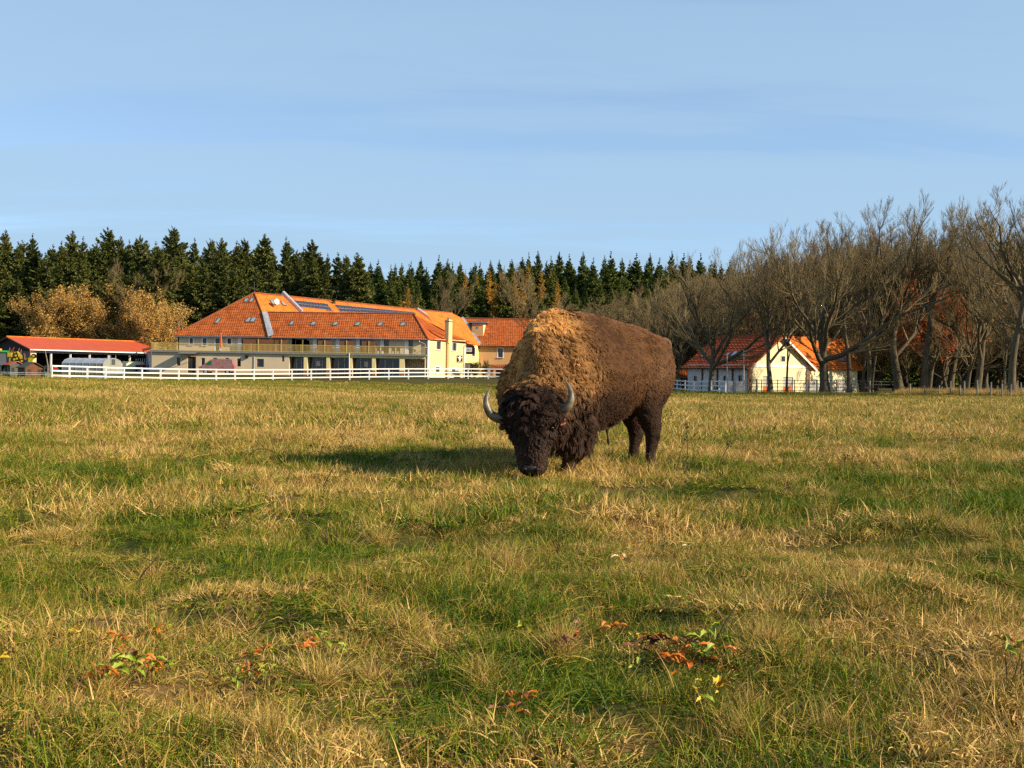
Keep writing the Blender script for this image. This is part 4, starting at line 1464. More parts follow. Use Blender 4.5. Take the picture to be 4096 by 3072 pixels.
# ---- closed orange parasol on the terrace and people-less terrace chairs
g = P(883, 1402, DF + .9)
par = empty('closed_parasol', (g.x, g.y, ZT), 'closed orange parasol standing on the balcony terrace', 'parasol')
ht_ = P(883, 1336, DF + .9).z
MB().tube([Vector((g.x, g.y, ZT)), Vector((g.x, g.y, ht_ + .1))], .035, 6).build('pole', M['white_paint'], par)
MB().tube([Vector((g.x, g.y, ZT + .45)), Vector((g.x + .03, g.y, ZT + .8)), Vector((g.x, g.y, ZT + 1.5)), Vector((g.x, g.y, ht_))], [.16, .20, .15, .05], 8).build('canopy', M['orange_cloth'], par)
MB().tube([Vector((g.x, g.y, ZT)), Vector((g.x, g.y, ZT + .12))], [.35, .28], 10).build('base', M['metal_grey'], par)
for i, px_ in enumerate((1512, 1530, 1572, 1592)):
    g = P(px_, 1402, DF + 1.0)
    ch = empty('terrace_chair', (g.x, g.y, ZT), 'dark terrace chair behind the balcony railing', 'chair', 'chairs on the balcony terrace')
    MB().box(Vector((g.x, g.y, ZT + .44)), (.46, .46, .05)).build('seat', M['wood_dark'], ch)
    MB().box(Vector((g.x, g.y + .23, ZT + .72)), (.46, .05, .5)).build('backrest', M['wood_dark'], ch)
    for a in (-.2, .2):
        for c in (-.2, .2):
            MB().box(Vector((g.x + a, g.y + c, ZT + .21)), (.05, .05, .42)).build('leg', M['wood_dark'], ch)
# picnic bench by the yellow wall
g = GP(1812, 153)
bn_ = empty('garden_bench', g, 'dark slatted bench standing before the sunlit yellow wall', 'bench')
for k in range(3):
    MB().box(g + Vector((0, -.18 + .16 * k, .45)), (2.4, .12, .05)).build('slat', M['wood_dark'], bn_)
for k in range(2):
    MB().box(g + Vector((0, .3, .65 + .18 * k)), (2.4, .05, .12)).build('slat', M['wood_dark'], bn_)
for s in (-1, 1):
    MB().box(g + Vector((s * .95, .05, .22)), (.08, .5, .44)).build('leg', M['wood_dark'], bn_)
# notice board / shade panel at the corner, porch
g = GP(1872, 158)
nb_ = empty('notice_board', g, 'tall dark notice board with hanging strips at the yellow corner', 'board')
c1, c2 = P(1859, 1452, 158), P(1883, 1500, 158)
MB().box(Vector(((c1.x + c2.x) / 2, 158, (c1.z + g.z) / 2)), (c2.x - c1.x, .12, c1.z - g.z)).build('panel', m_dark_board, nb_)
for k in range(4):
    MB().box(Vector((c1.x + .12 + .18 * k, 157.9, c1.z - .55)), (.05, .03, .85 - .1 * (k % 2))).build('strip', M['render_cream'], nb_)
# plants in front of the far wing: ball-headed bare tree and leafy shrub are built with the trees
g = GP(2020, 176)
po = empty('porch', g, 'small tiled porch at the apricot wall behind the white fence', 'porch')
pa1, pa2 = P(1968, 1475, 176), P(2040, 1473, 176)
MB().hexa([pa1 + Vector((-.3, -.8, -.25)), pa2 + Vector((.3, -.8, -.25)), pa2 + Vector((.3, 1.5, .5)), pa1 + Vector((-.3, 1.5, .5))] + [q + UP * .12 for q in (pa1 + Vector((-.3, -.8, -.25)), pa2 + Vector((.3, -.8, -.25)), pa2 + Vector((.3, 1.5, .5)), pa1 + Vector((-.3, 1.5, .5)))]).build('roof', M['tiles_old'], po)
for q in (pa1, pa2):
    MB().box(Vector((q.x, 175.6, (q.z + g.z) / 2 - .1)), (.45, .45, q.z - g.z)).build('pillar', M['render_apricot'], po)
MB().box(Vector(((pa1.x + pa2.x) / 2, 176.8, (pa1.z + g.z) / 2 - .1)), (1.4, .1, pa1.z - g.z - .2)).build('door', M['frame_dark'], po)
for s in (-.75, .75):
    MB().box(Vector(((pa1.x + pa2.x) / 2 + s, 176.7, (pa1.z + g.z) / 2 - .1)), (.12, .12, pa1.z - g.z - .15)).build('door_frame', M['white_paint'], po)

# ================================================================== cream gabled house with the grey shaded side
z6 = lambda x, y: (2600 + x / 2.458, 1250 + y / 2.458)
gd = Vector((.82, .572, 0)).normalized()
wdv = Vector((-.572, .82, 0)).normalized()
C0 = P(2990, 1500, 133.0)
hz0 = gz(C0.x, 133) - .3
house = empty('gabled_house', (C0.x, C0.y, hz0), 'cream gabled house with red tiled roof and grey shaded side wall', 'building')
LW, LG = 9.9, 10.9
Cc = Vector((C0.x, C0.y, 0))
Lc = Cc + wdv * LW
Rc = Cc + gd * LG
ezh = P(2980, 1461, 133).z
azh = P(3119, 1341, 136.1).z
wl_ = Wall(Lc, Cc, hz0, ezh + .1)
for r_ in ((428, 625, 460, 680), (722, 622, 746, 680), (868, 618, 906, 682)):
    wl_.window(house, px=zr(z6, *r_), depth=.14, frame=M['wood_dark'], sill=False, bars=0)
wl_.mesh().build('side_wall', M['render_shade_grey'], house)
for xx in (516, 664, 814):
    u = wl_.px(*z6(xx, 650))[0]
    MB().box(wl_.pt(u, (hz0 + ezh) / 2, .04), (.22, .1, ezh - hz0), wl_.u, wl_.n).build('timber_post', M['wood_dark'], house)
# gable wall
wg_ = Wall(Cc, Rc, hz0, ezh)
for r_ in ((1110, 625, 1155, 785), (1308, 635, 1406, 785)):
    u0, _, u1, z1_ = wg_.rect(*zr(z6, *r_))
    wg_.holes.append((u0, hz0 + .02, u1, z1_, .2))
    d_ = MB().box(wg_.pt((u0 + u1) / 2, (z1_ + hz0) / 2 + .45, -.12), (u1 - u0, .06, z1_ - hz0 - .9), wg_.u, wg_.n).build('door', M['frame_grey'], house)
    MB().box(wg_.pt((u0 + u1) / 2, hz0 + .75, -.11), (u1 - u0, .07, 1.0), wg_.u, wg_.n).build('door_panel', M['orange_cloth'], d_)
u0, _, u1, _ = wg_.rect(*zr(z6, 1040, 640, 1056, 700))
wg_.mesh().build('gable_wall', M['render_cream'], house)
ap = wg_.pt(LG / 2, azh)
MB().face(wg_.pt(0, ezh), wg_.pt(LG, ezh), ap).build('gable_top', M['render_cream'], house)
MB().bar(wg_.pt(0, ezh, .03), wg_.pt(LG, ezh, .03), .08, .35).build('gable_band', M['white_paint'], house)
for (uu) in (.35, LG - .55):
    for k in range(11):                      # stone quoins up both corners
        zq = hz0 + .15 + k * (ezh - hz0 - .5) / 11
        MB().box(wg_.pt(uu, zq + .14, .05), (.62 + .14 * (k % 2), .14, (ezh - hz0 - .5) / 11 - .025), wg_.u, wg_.n).build('quoin_stone', mat('rubble_stone', (0.20, 0.13, 0.085), 0.95, 0.5, 5, bump=.5, bscale=8), house)
u0, z0_, u1, z1_ = wg_.rect(*zr(z6, 1285, 425, 1330, 485))
gw = MB().box(wg_.pt((u0 + u1) / 2, (z0_ + z1_) / 2, .02), (u1 - u0, .06, z1_ - z0_), wg_.u, wg_.n).build('window', M['white_paint'], house)
MB().box(wg_.pt((u0 + u1) / 2, (z0_ + z1_) / 2, .05), ((u1 - u0) * .8, .03, (z1_ - z0_) * .85), wg_.u, wg_.n).build('pane', M['glass'], gw)
# roof: two slopes, verge boards
oh = .55
sl_drop = (azh - ezh) / (LG / 2)


def rp3(u, t, z):
    """u along gable from corner C, t back along the side"""
    p = Cc + gd * u + wdv * t
    return Vector((p.x, p.y, z))


m_red_tiles = tile_mat('roof_tiles_red', (0.24, 0.045, 0.016), (0.44, 0.085, 0.026), (0.58, 0.14, 0.04), col_w=.33)
ls = Roof(rp3(-oh, LW + .6, ezh - oh * sl_drop), rp3(-oh, -.5, ezh - oh * sl_drop), rp3(LG / 2, -.5, azh + .02), rp3(LG / 2, LW + .6, azh + .02))
ls.build('roof_slope', m_red_tiles, house, course=.36, lip=.09, jitter=.015, seed=3)
rs2 = Roof(rp3(LG + oh, -.5, ezh - oh * sl_drop), rp3(LG + oh, LW, ezh - oh * sl_drop), rp3(LG / 2, LW, azh + .02), rp3(LG / 2, -.5, azh + .02))
rs2.build('roof_slope', M['tiles_new'], house, course=.36, lip=.06)
for s_a in (-oh, LG + oh):
    MB().bar(rp3(s_a, -.52, ezh - oh * sl_drop - .12), rp3(LG / 2, -.52, azh - .12), .07, .24).build('verge_board', M['white_paint'] if s_a > 0 else M['ridge_tile'], house)
MB().tube([rp3(LG / 2, -.5 + k * .45, azh + .06 + .015 * (k % 2)) for k in range(24)], .13, 6).build('ridge_tiles', M['ridge_tile'], house)
MB().tube([rp3(-oh - .06, -.5, ezh - oh * sl_drop - .03), rp3(-oh - .06, LW + .6, ezh - oh * sl_drop - .03)], .08, 6).build('gutter', M['wood_dark'], house)
MB().tube([rp3(-oh, -.4, ezh - oh * sl_drop - .05), rp3(-.05, -.12, ezh - .7), rp3(-.05, -.12, hz0)], .06, 6).build('downpipe', mat('copper_pipe', (0.36, 0.10, 0.04), 0.5), house)
for q in ([(497, 443), (520, 443), (552, 403), (530, 403)], [(610, 437), (632, 437), (655, 402), (636, 402)], [(740, 433), (762, 433), (792, 402), (770, 402)], [(792, 440), (826, 440), (872, 385), (838, 385)], [(884, 438), (918, 438), (966, 385), (932, 385)]):
    ls.skylight(house, [z6(*p_) for p_ in q], glass=mat('skylight_reflect_blue', (0.30, 0.42, 0.55), 0.1, spec=.6))  # bright blue base imitates the sky mirrored in these panes
MB().face(Lc + UP * hz0, Lc + UP * ezh, rp3(LG / 2, LW, azh), rp3(LG, LW, ezh), rp3(LG, LW, hz0)).build('rear_gable', M['render_shade_grey'], house)
MB().face(rp3(LG, 0, hz0), rp3(LG, LW, hz0), rp3(LG, LW, ezh), rp3(LG, 0, ezh)).build('side_wall', M['render_cream'], house)

# right-hand wing with bright roof
A_, B_ = P(3243, 1474, 139.6), P(3460, 1482, 147.8)
D_, C_ = P(3133, 1348, 142.6), P(3386, 1362, 151.2)
C_.z = D_.z = (C_.z + D_.z) / 2
wr = Roof(A_, B_, C_, D_)
wr.build('wing_roof', M['tiles_new'], house, course=.36, lip=.07, seed=5)
MB().face(D_, C_, C_ + Vector((-2.4, 3.5, -3.5)), D_ + Vector((-2.4, 3.5, -3.5))).build('wing_roof_back', M['tiles_new'], house)
bk = [B_, B_ + Vector((-3.8, 6.0, 0))]
MB().face(B_, bk[1], C_).build('wing_hip', M['tiles_new'], house)
MB().tube([D_.lerp(C_, k / 20) + UP * (.05 + .015 * (k % 2)) for k in range(21)], .13, 6).build('ridge_tiles', M['tiles_new'], house)
wdir = (B_ - A_)
wdir.z = 0
wdir.normalize()
ww = Wall(A_ + Vector((-.3, .45, 0)), B_ + Vector((-1.1, -.4, 0)), hz0, A_.z + .1)
for r_ in ((1560, 655, 1640, 780), (1828, 658, 1926, 780)):
    u0, _, u1, z1_ = ww.rect(*zr(z6, *r_))
    ww.holes.append((u0, hz0 + .02, u1, z1_, .2))
    gdr = MB().box(ww.pt((u0 + u1) / 2, (z1_ + hz0) / 2, -.12), (u1 - u0, .05, z1_ - hz0), ww.u, ww.n).build('garage_door', M['frame_grey'], house)
    for k in range(6):
        MB().box(ww.pt(u0 + (u1 - u0) * (k + .5) / 6, (z1_ + hz0) / 2, -.085), ((u1 - u0) / 6 - .04, .02, z1_ - hz0 - .1), ww.u, ww.n).build('door_board', M['frame_grey'], gdr)
ww.mesh().build('wing_wall', M['render_cream'], house)
MB().face(ww.pt(ww.L, hz0), ww.pt(ww.L, A_.z), ww.pt(ww.L, A_.z, -6), ww.pt(ww.L, hz0, -6)).build('wing_end_wall', M['render_cream'], house)
tdm = [wr.px(*z6(*p_), .1) for p_ in ((1842, 484), (1924, 486), (1890, 425))]
MB().loft([[q - wr.n * .1 for q in tdm], [q + wr.n * .12 for q in tdm]]).build('triangle_window', mat('dormer_glass', (0.16, 0.22, 0.30), 0.1, spec=.6), house)

# ---- low tiled shelter left of the house
g = GP(2713, 150)
sh = empty('tiled_shelter', g, 'small open shelter with orange tiled roof behind the white fence', 'shelter')
ra_, rb_, rc_, rd_ = P(2676, 1512, 150), P(2752, 1512, 150), P(2752, 1473, 152.4), P(2706, 1478, 152.4)
Roof(ra_, rb_, rc_, rd_).build('roof', M['tiles_old'], sh, course=.34)
for q in (P(2684, 1510, 150.3), P(2712, 1510, 150.3), P(2744, 1510, 150.3)):
    MB().bar(Vector((q.x, q.y, gz(q.x, q.y) - .2)), q, .2, .2).build('post', M['wood_dark'], sh)

# ---- slatted wooden gate and its tall poles
g = GP(2906, 115.5)
gt = empty('slatted_gate', g, 'pale grey vertical-slat gate beside the short white fence', 'gate')
ga0, ga1 = GP(2908, 115.5), GP(2974, 115.5)
gth = P(2940, 1524, 115.5).z - g.z
for k in range(16):
    q = ga0.lerp(ga1, k / 15)
    MB().box(q + UP * (gth / 2), (.062, .03, gth)).build('slat', M['frame_grey'], gt)
for zz in (.3, gth - .3):
    MB().bar(ga0 + UP * zz + Vector((0, .03, 0)), ga1 + UP * zz + Vector((0, .03, 0)), .04, .09).build('cross_rail', M['frame_grey'], gt)
for (c, ytop, lab) in ((2908, 1421, 'tall thin grey pole at the hinge of the slatted gate'), (2975, 1402, 'tall thin grey pole between slatted gate and pipe corral')):
    q = GP(c, 115.2)
    tp2 = P(c, ytop, 115.2)
    o = empty('tall_pole', q, lab, 'pole')
    MB().tube([q - UP * .2, q.lerp(tp2, .5) + Vector((.02, 0, 0)), tp2], [.06, .05, .035], 7).build('shaft', M['frame_grey'], o)
    MB().ball(tp2, .06, 8, 6).build('cap', M['metal_grey'], o)

# ---- dark pipe corral before the cream gable
cor_cols = [2998, 3046, 3110, 3178, 3235, 3292, 3345, 3402, 3460, 3525, 3580]
cg = [GP(c, float(np.interp(c, [2998, 3235, 3580], [117, 121.5, 126]))) for c in cor_cols]
cor = empty('pipe_corral', cg[0], 'dark steel pipe corral in front of the cream gable', 'fence')
m_pipe = mat('dark_pipe', (0.05, 0.055, 0.065), 0.5, 0.2, 4)
for i, q in enumerate(cg):
    MB().tube([q - UP * .1, q + UP * 1.5], .045, 6).build('post', m_pipe, cor)
    if i:
        for hh in (.35, .72, 1.08, 1.42):
            MB().tube([cg[i - 1] + UP * hh, q + UP * hh], .03, 5).build('rail', m_pipe, cor)
# white slatted hurdle inside the corral
h0, h1 = GP(3212, 124), GP(3285, 124)
hur = empty('white_hurdle', h0, 'white slatted hurdle standing behind the pipe corral', 'hurdle')
for k in range(15):
    q = h0.lerp(h1, k / 14)
    MB().box(q + UP * .62, (.05, .03, 1.25)).build('slat', m_wp2, hur)
for hh in (.25, 1.05):
    MB().bar(h0 + UP * hh + Vector((0, .03, 0)), h1 + UP * hh + Vector((0, .03, 0)), .03, .08).build('cross_rail', m_wp2, hur)
# weathered posts standing about the corral
for c, d_, hh, r_, lab in ((3026, 116, 1.55, .11, 'thick short weathered post before the cream gable'), (3268, 117, 1.5, .09, 'dark post at the foot of the spreading tree'), (3478, 117, 1.75, .09, 'dark wooden post right of the thick double trunk')):
    q = GP(c, d_)
    o = empty('wooden_post', q, lab, 'post')
    MB().tube([q - UP * .2, q + UP * hh * .5 + Vector((.02, 0, 0)), q + UP * hh], [r_ * 1.1, r_, r_ * .9], 8).build('shaft', M['wood_grey'], o)
# field fence posts on the right
wire_fence('weathered post and wire fence before the bare trees', [3640, 3700, 3757, 3801, 3840, 3857, 3910, 3964, 4010, 4041, 4086, 4160, 4250], lambda c: float(np.interp(c, [3640, 4100], [112, 99])),
           [1.2, 1.0, 1.05, 1.45, 1.1, 1.5, 1.55, 1.35, 1.2, 1.15, 1.3, 1.25, 1.3], 0.07, (.8, .45), 0.075, None, 9, .006)

# ================================================================== the bison
BD = 12.40                                       # distance of the withers
BX = (2190 - 2048) / F * BD
b_dir = Vector((0.72, 0.694, 0.0))                # from shoulder to rump
l_dir = Vector((0.694, -0.72, 0.0))               # towards the animal's left flank (lit side)
ORG = Vector((BX, BD, 0.0))


def bp_(s, side, z):
    return ORG + b_dir * s + l_dir * side + Vector((0, 0, z))


def ring(c, ax_u, ax_v, pts):
    return [c + ax_u * a + ax_v * b__ for a, b__ in pts]


def sup(w, h, n=20, p=0.85, top=0.8, bot=1.0):
    out = []
    for k in range(n):
        t = 2 * math.pi * k / n
        ct, st = math.cos(t), math.sin(t)
        a = w * math.copysign(abs(ct) ** p, ct)
        b__ = h * math.copysign(abs(st) ** p, st)
        a *= top + (1 - top) * (1 - max(0, st)) if st > 0 else bot + (1 - bot) * (1 - max(0, -st))
        out.append((a, b__))
    return out


body = MB()
# trunk: s, half width, bottom z, top z, narrowing of the upper half
tor = [(1.93, 0.12, 1.00, 1.36, .8), (1.88, 0.22, 0.92, 1.47, .8), (1.74, 0.31, 0.80, 1.56, .75), (1.50, 0.36, 0.72, 1.64, .66), (1.22, 0.40, 0.62, 1.68, .55),
       (0.95, 0.44, 0.50, 1.72, .50), (0.65, 0.46, 0.46, 1.755, .46), (0.35, 0.46, 0.46, 1.785, .42), (0.10, 0.43, 0.46, 1.79, .36), (-0.12, 0.37, 0.50, 1.70, .38), (-0.28, 0.29, 0.56, 1.55, .5), (-0.40, 0.18, 0.66, 1.38, .8)]
rings = []
for s, w, z0_, z1_, tp in tor:
    rings.append(ring(bp_(s, 0, (z0_ + z1_) / 2), l_dir, UP, sup(w, (z1_ - z0_) / 2, 24, 0.82, tp, 0.72)))
body.loft(rings)
# haunches and shoulders
for sd_ in (1, -1):
    body.ball(bp_(1.52, 0.20 * sd_, 1.12), (0.36, 0.20, 0.44), 14, 10, (b_dir, l_dir, UP))
    body.ball(bp_(0.08, (0.28 if sd_ > 0 else 0.17) * sd_, 0.98), (0.31, 0.20 if sd_ > 0 else 0.17, 0.50), 14, 10, (b_dir, l_dir, UP))
# neck: sweeps forward, down and round to face the viewer
fw = Vector((-0.16, -0.985, 0)).normalized()       # the way the head points, seen from above
hs = Vector((-fw.y, fw.x, 0))                       # across the head, towards picture right
HC = Vector((P(2128, 1700, 11.62).x, 11.62, 0))     # head, at the poll
neck = [(bp_(0.02, 0.03, 1.18), 0.33, 0.52), (bp_(-0.20, 0.06, 1.12), 0.32, 0.46), (HC + Vector((0.12, 0.36, 0.95)), 0.31, 0.36), (HC + Vector((0.06, 0.16, 0.80)), 0.27, 0.25)]
rings = []
for i, (c, w, h) in enumerate(neck):
    a = neck[max(0, i - 1)][0]
    b__ = neck[min(len(neck) - 1, i + 1)][0]
    ax = (b__ - a).normalized()
    sv = ax.cross(UP).normalized()
    uv = sv.cross(ax)
    rings.append(ring(c, sv, uv, sup(w, h, 20, 0.9, .55)))
body.loft(rings)
# dewlap / throat hair mass under the neck and between the forelegs
body.ball(HC + Vector((0.12, 0.40, 0.66)), (0.24, 0.34, 0.30), 12, 9)
body.ball(bp_(-0.10, 0.0, 0.62), (0.30, 0.30, 0.26), 12, 9, (b_dir, l_dir, UP))
# right shoulder mane that shows left of the neck
body.ball(bp_(-0.13, -0.33, 0.88), (0.22, 0.18, 0.36), 12, 9, (b_dir, l_dir, UP))
# chaps: long hair hanging round the near foreleg
body.ball(bp_(0.16, 0.27, 0.56), (0.22, 0.15, 0.30), 12, 9, (b_dir, l_dir, UP))
body.ball(bp_(0.14, 0.26, 0.34), (0.17, 0.125, 0.22), 12, 9, (b_dir, l_dir, UP))
body.ball(bp_(0.02, -0.24, 0.50), (0.17, 0.13, 0.28), 12, 9, (b_dir, l_dir, UP))
# head: rings from poll down to muzzle, frontal plane to the viewer
hd_ax = (fw * 0.20 + Vector((0.045, 0, -1))).normalized()
hd_fr = (fw - hd_ax * fw.dot(hd_ax)).normalized()
poll = HC + Vector((0.0, 0, 0.935))
head = [(0.00, 0.12, 0.10, -.02), (0.06, 0.225, 0.17, 0.0), (0.16, 0.265, 0.22, .01), (0.28, 0.265, 0.235, .01), (0.40, 0.235, 0.225, .0), (0.52, 0.200, 0.195, -.005), (0.62, 0.172, 0.165, .0),
        (0.72, 0.158, 0.140, .01), (0.80, 0.152, 0.120, .015), (0.86, 0.120, 0.09, .01), (0.895, 0.06, 0.05, .0)]
rings = []
for t, w, h, fo in head:
    rings.append(ring(poll + hd_ax * t + hd_fr * fo, hs, hd_fr, sup(w, h, 20, 0.86, .86, .9)))
body.loft(rings)
# brow ridges and nostril pads
for sd_ in (1, -1):
    body.ball(poll + hd_ax * 0.33 + hs * (0.20 * sd_) + hd_fr * 0.10, (0.07, 0.07, 0.06), 10, 7)
    body.ball(poll + hd_ax * 0.835 + hs * (0.07 * sd_) + hd_fr * 0.085, (0.06, 0.05, 0.045), 10, 7)


def leg(pts, n=12):
    rings = []
    for (c, rx, ry) in pts:
        rings.append([Vector(c) + l_dir * (rx * math.cos(2 * math.pi * k / n)) + b_dir * (ry * math.sin(2 * math.pi * k / n)) for k in range(n)])
    body.loft(rings)


for sd_ in (1, -1):
    o = 0.24 * sd_
    so_ = 0.10 if sd_ > 0 else 0.02
    leg([(bp_(so_, o, 0.95), 0.19, 0.24), (bp_(so_ - .01, o, 0.66), 0.15, 0.17), (bp_(so_ - .02, o, 0.44), 0.105, 0.11), (bp_(so_ - .01, o, 0.36), 0.088, 0.095), (bp_(so_, o, 0.22), 0.062, 0.066),
         (bp_(so_, o, 0.12), 0.066, 0.070), (bp_(so_ - .02, o, 0.05), 0.085, 0.095), (bp_(so_ - .02, o, 0.0), 0.09, 0.10)])
    o = 0.19 * sd_
    sh_ = 1.43 if sd_ > 0 else 1.58
    zg = -0.06
    leg([(bp_(sh_, o, 1.10), 0.20, 0.34), (bp_(sh_ + .02, o, 0.84), 0.165, 0.25), (bp_(sh_ + .07, o, 0.62 + zg), 0.115, 0.155), (bp_(sh_ + .13, o, 0.50 + zg), 0.085, 0.115), (bp_(sh_ + .145, o, 0.42 + zg), 0.074, 0.098),
         (bp_(sh_ + .11, o, 0.26 + zg), 0.058, 0.066), (bp_(sh_ + .09, o, 0.13 + zg), 0.062, 0.068), (bp_(sh_ + .05, o, 0.05 + zg), 0.080, 0.092), (bp_(sh_ + .045, o, 0.0 + zg), 0.085, 0.10)])

tmp_me = body.mesh('bison_raw')
tmp = bpy.data.objects.new('bison_raw', tmp_me)
COL.objects.link(tmp)
md = tmp.modifiers.new('remesh', 'REMESH')
md.mode = 'VOXEL'
md.voxel_size = 0.021
sm = tmp.modifiers.new('smooth', 'SMOOTH')
sm.iterations = 7
sm.factor = 0.5
dg = bpy.context.evaluated_depsgraph_get()
ev = tmp.evaluated_get(dg)
bme = bpy.data.meshes.new_from_object(ev)
bpy.data.objects.remove(tmp, do_unlink=True)
bpy.data.meshes.remove(tmp_me)
nvb = len(bme.vertices)
bv = np.empty(nvb * 3, np.float32)
bme.vertices.foreach_get('co', bv)
bv = bv.reshape(-1, 3).astype(float)
bn = np.empty(nvb * 3, np.float32)
bme.vertex_normals.foreach_get('vector', bn)
bn = bn.reshape(-1, 3).astype(float)
# lumpy coat: matted locks on the front, smoother behind
BO, BB, BL = np.array(ORG), np.array(b_dir), np.array(l_dir)


def bcoords(p):
    r = p - BO
    return r @ BB, r @ BL, r[:, 2]


PO, HA, HF, HS = (np.array(v) for v in (poll, hd_ax, hd_fr, hs))


def hcoords(p):
    r = p - PO
    return r @ HA, r @ HF, r @ HS


def head_w(p):
    t, f, s = hcoords(p)
    return sstep(-0.10, -0.02, t) * (1 - sstep(0.25, 0.32, np.abs(s))) * sstep(-0.24, -0.14, f) * (1 - sstep(0.95, 1.0, t))


s_, l_, z_ = bcoords(bv)
front_w = 1 - sstep(0.30, 0.75, s_)
hw = head_w(bv)
lump = fbm(bv[:, 0] * 7, bv[:, 1] * 7, bv[:, 2] * 9, 3) - 0.5
fine = fbm(bv[:, 0] * 22, bv[:, 1] * 22, bv[:, 2] * 22, 2) - 0.5
crease = (fbm(bv[:, 0] * 3.5, bv[:, 1] * 3.5, bv[:, 2] * 17, 2) - 0.5) * front_w
lump = lump + 0.7 * crease
amp = (0.020 + 0.045 * front_w) * sstep(0.35, 0.55, z_)
bv2 = bv + bn * (amp * lump + 0.010 * fine * sstep(0.3, 0.5, z_))[:, None]
bme.vertices.foreach_set('co', (bv2 - BO).astype(np.float32).ravel())
bme.update()


def coat_color(p):
    """base colour of the coat at body points"""
    s, l, z = bcoords(p)
    t, f, hsd = hcoords(p)
    n = fbm(p[:, 0] * 4, p[:, 1] * 4, p[:, 2] * 4, 3)[:, None]
    brown = np.array([0.112, 0.050, 0.017])
    gold = np.array([0.43, 0.215, 0.060])
    dark = np.array([0.040, 0.020, 0.012])
    black = np.array([0.030, 0.0145, 0.0085])
    g = (1 - sstep(0.05, 0.60, s + 0.25 * (z - 1.2) + 0.25 * (n[:, 0] - .5)))[:, None] * sstep(0.60, 1.0, z)[:, None]
    g = g * (1 - 0.62 * sstep(0.10, 0.24, l) * (1 - sstep(1.45, 1.62, z)))[:, None] * (1 - 0.6 * sstep(0.22, 0.40, -l))[:, None]
    c = brown * (1 - g) + gold * g
    # belly, legs, throat darker
    lowf = (1 - sstep(0.58, 1.0, z + 0.3 * (n[:, 0] - .5) - 0.10 * sstep(0.2, 0.5, s) * (1 - sstep(1.0, 1.3, s))))[:, None]
    n2 = fbm(p[:, 0] * 1.9 + 8, p[:, 1] * 1.9, p[:, 2] * 1.9, 2)[:, None]
    c = c * (0.62 + 0.76 * n2)
    hip = (np.exp(-(((s - 1.55) / .22) ** 2 + ((z - 1.08) / .22) ** 2)) * sstep(0, .15, l))[:, None]
    c = c * (1 - 0.35 * hip) + np.array([0.20, 0.115, 0.065]) * 0.35 * hip
    c = c * (1 - 0.85 * lowf) + dark * 0.85 * lowf
    hind = (sstep(1.15, 1.4, s) * (1 - sstep(0.60, 1.0, z)))[:, None]
    c = c * (1 - 0.85 * hind) + dark * 0.85 * hind
    h = (head_w(p) * sstep(0.01, 0.09, t + 0.10 * (n[:, 0] - .5)))[:, None]
    c = c * (1 - h) + black * h
    # cape border just behind the horns: dark crown hair
    return np.clip(c * (0.80 + 0.40 * n), 0.003, 1)


m_hide = bpy.data.materials.new('bison_hide')
m_hide.use_nodes = True
b = _bsdf(m_hide)
b.inputs['Roughness'].default_value = 0.9
b.inputs['Specular IOR Level'].default_value = 0.15
a_ = m_hide.node_tree.nodes.new('ShaderNodeAttribute')
a_.attribute_name = 'coat'
mul = m_hide.node_tree.nodes.new('ShaderNodeMixRGB')
mul.blend_type = 'MULTIPLY'
mul.inputs[0].default_value = 1.0
mul.inputs[2].default_value = (0.75, 0.75, 0.75, 1)
m_hide.node_tree.links.new(a_.outputs['Color'], mul.inputs[1])
m_hide.node_tree.links.new(mul.outputs[0], b.inputs['Base Color'])
bme.materials.clear()
bme.materials.append(m_hide)
bme.polygons.foreach_set('use_smooth', np.ones(len(bme.polygons), bool))
ca = bme.attributes.new('coat', 'FLOAT_COLOR', 'POINT')
cc = coat_color(bv2)
ca.data.foreach_set('color', np.concatenate([cc, np.ones((nvb, 1))], 1).astype(np.float32).ravel())
bison = empty('bison', ORG, 'shaggy brown bison grazing with its dark horned head in the grass', 'bison')
bme.name = 'body'
bbody = link('body', bme, bison)

# ---- fur: real strands grown on the hide
bme.calc_loop_triangles()
tri = np.empty(len(bme.loop_triangles) * 3, np.int32)
bme.loop_triangles.foreach_get('vertices', tri)
tri = tri.reshape(-1, 3)
nn = np.empty(nvb * 3, np.float32)
bme.vertex_normals.foreach_get('vector', nn)
nn = nn.reshape(-1, 3).astype(float)
pa, pb, pc = bv2[tri[:, 0]], bv2[tri[:, 1]], bv2[tri[:, 2]]
area = 0.5 * np.linalg.norm(np.cross(pb - pa, pc - pa), axis=1)
cen = (pa + pb + pc) / 3
cs, cl, cz = bcoords(cen)
dens = area * (0.8 + 0.9 * (1 - sstep(0.2, 0.6, cs)) + 0.8 * head_w(cen)) * sstep(-0.02, 0.10, cz)
rs = np.random.RandomState(11)
NF = 170000
pick = rs.choice(len(tri), NF, p=dens / dens.sum())
r1, r2 = rs.rand(NF), rs.rand(NF)
fl = r1 + r2 > 1
r1[fl], r2[fl] = 1 - r1[fl], 1 - r2[fl]
w0 = (1 - r1 - r2)[:, None]
rp_ = pa[pick] * w0 + pb[pick] * r1[:, None] + pc[pick] * r2[:, None]
rn_ = nn[tri[pick, 0]] * w0 + nn[tri[pick, 1]] * r1[:, None] + nn[tri[pick, 2]] * r2[:, None]
rn_ /= np.linalg.norm(rn_, axis=1, keepdims=True) + 1e-9
fs, fl_, fz = bcoords(rp_)
ht, hf, hh_ = hcoords(rp_)
fhw = head_w(rp_)
ffr = 1 - sstep(0.28, 0.62, fs)                     # long front coat
fore = ffr * (1 - sstep(0.55, 0.9, fz)) * (1 - fhw)  # chaps and beard
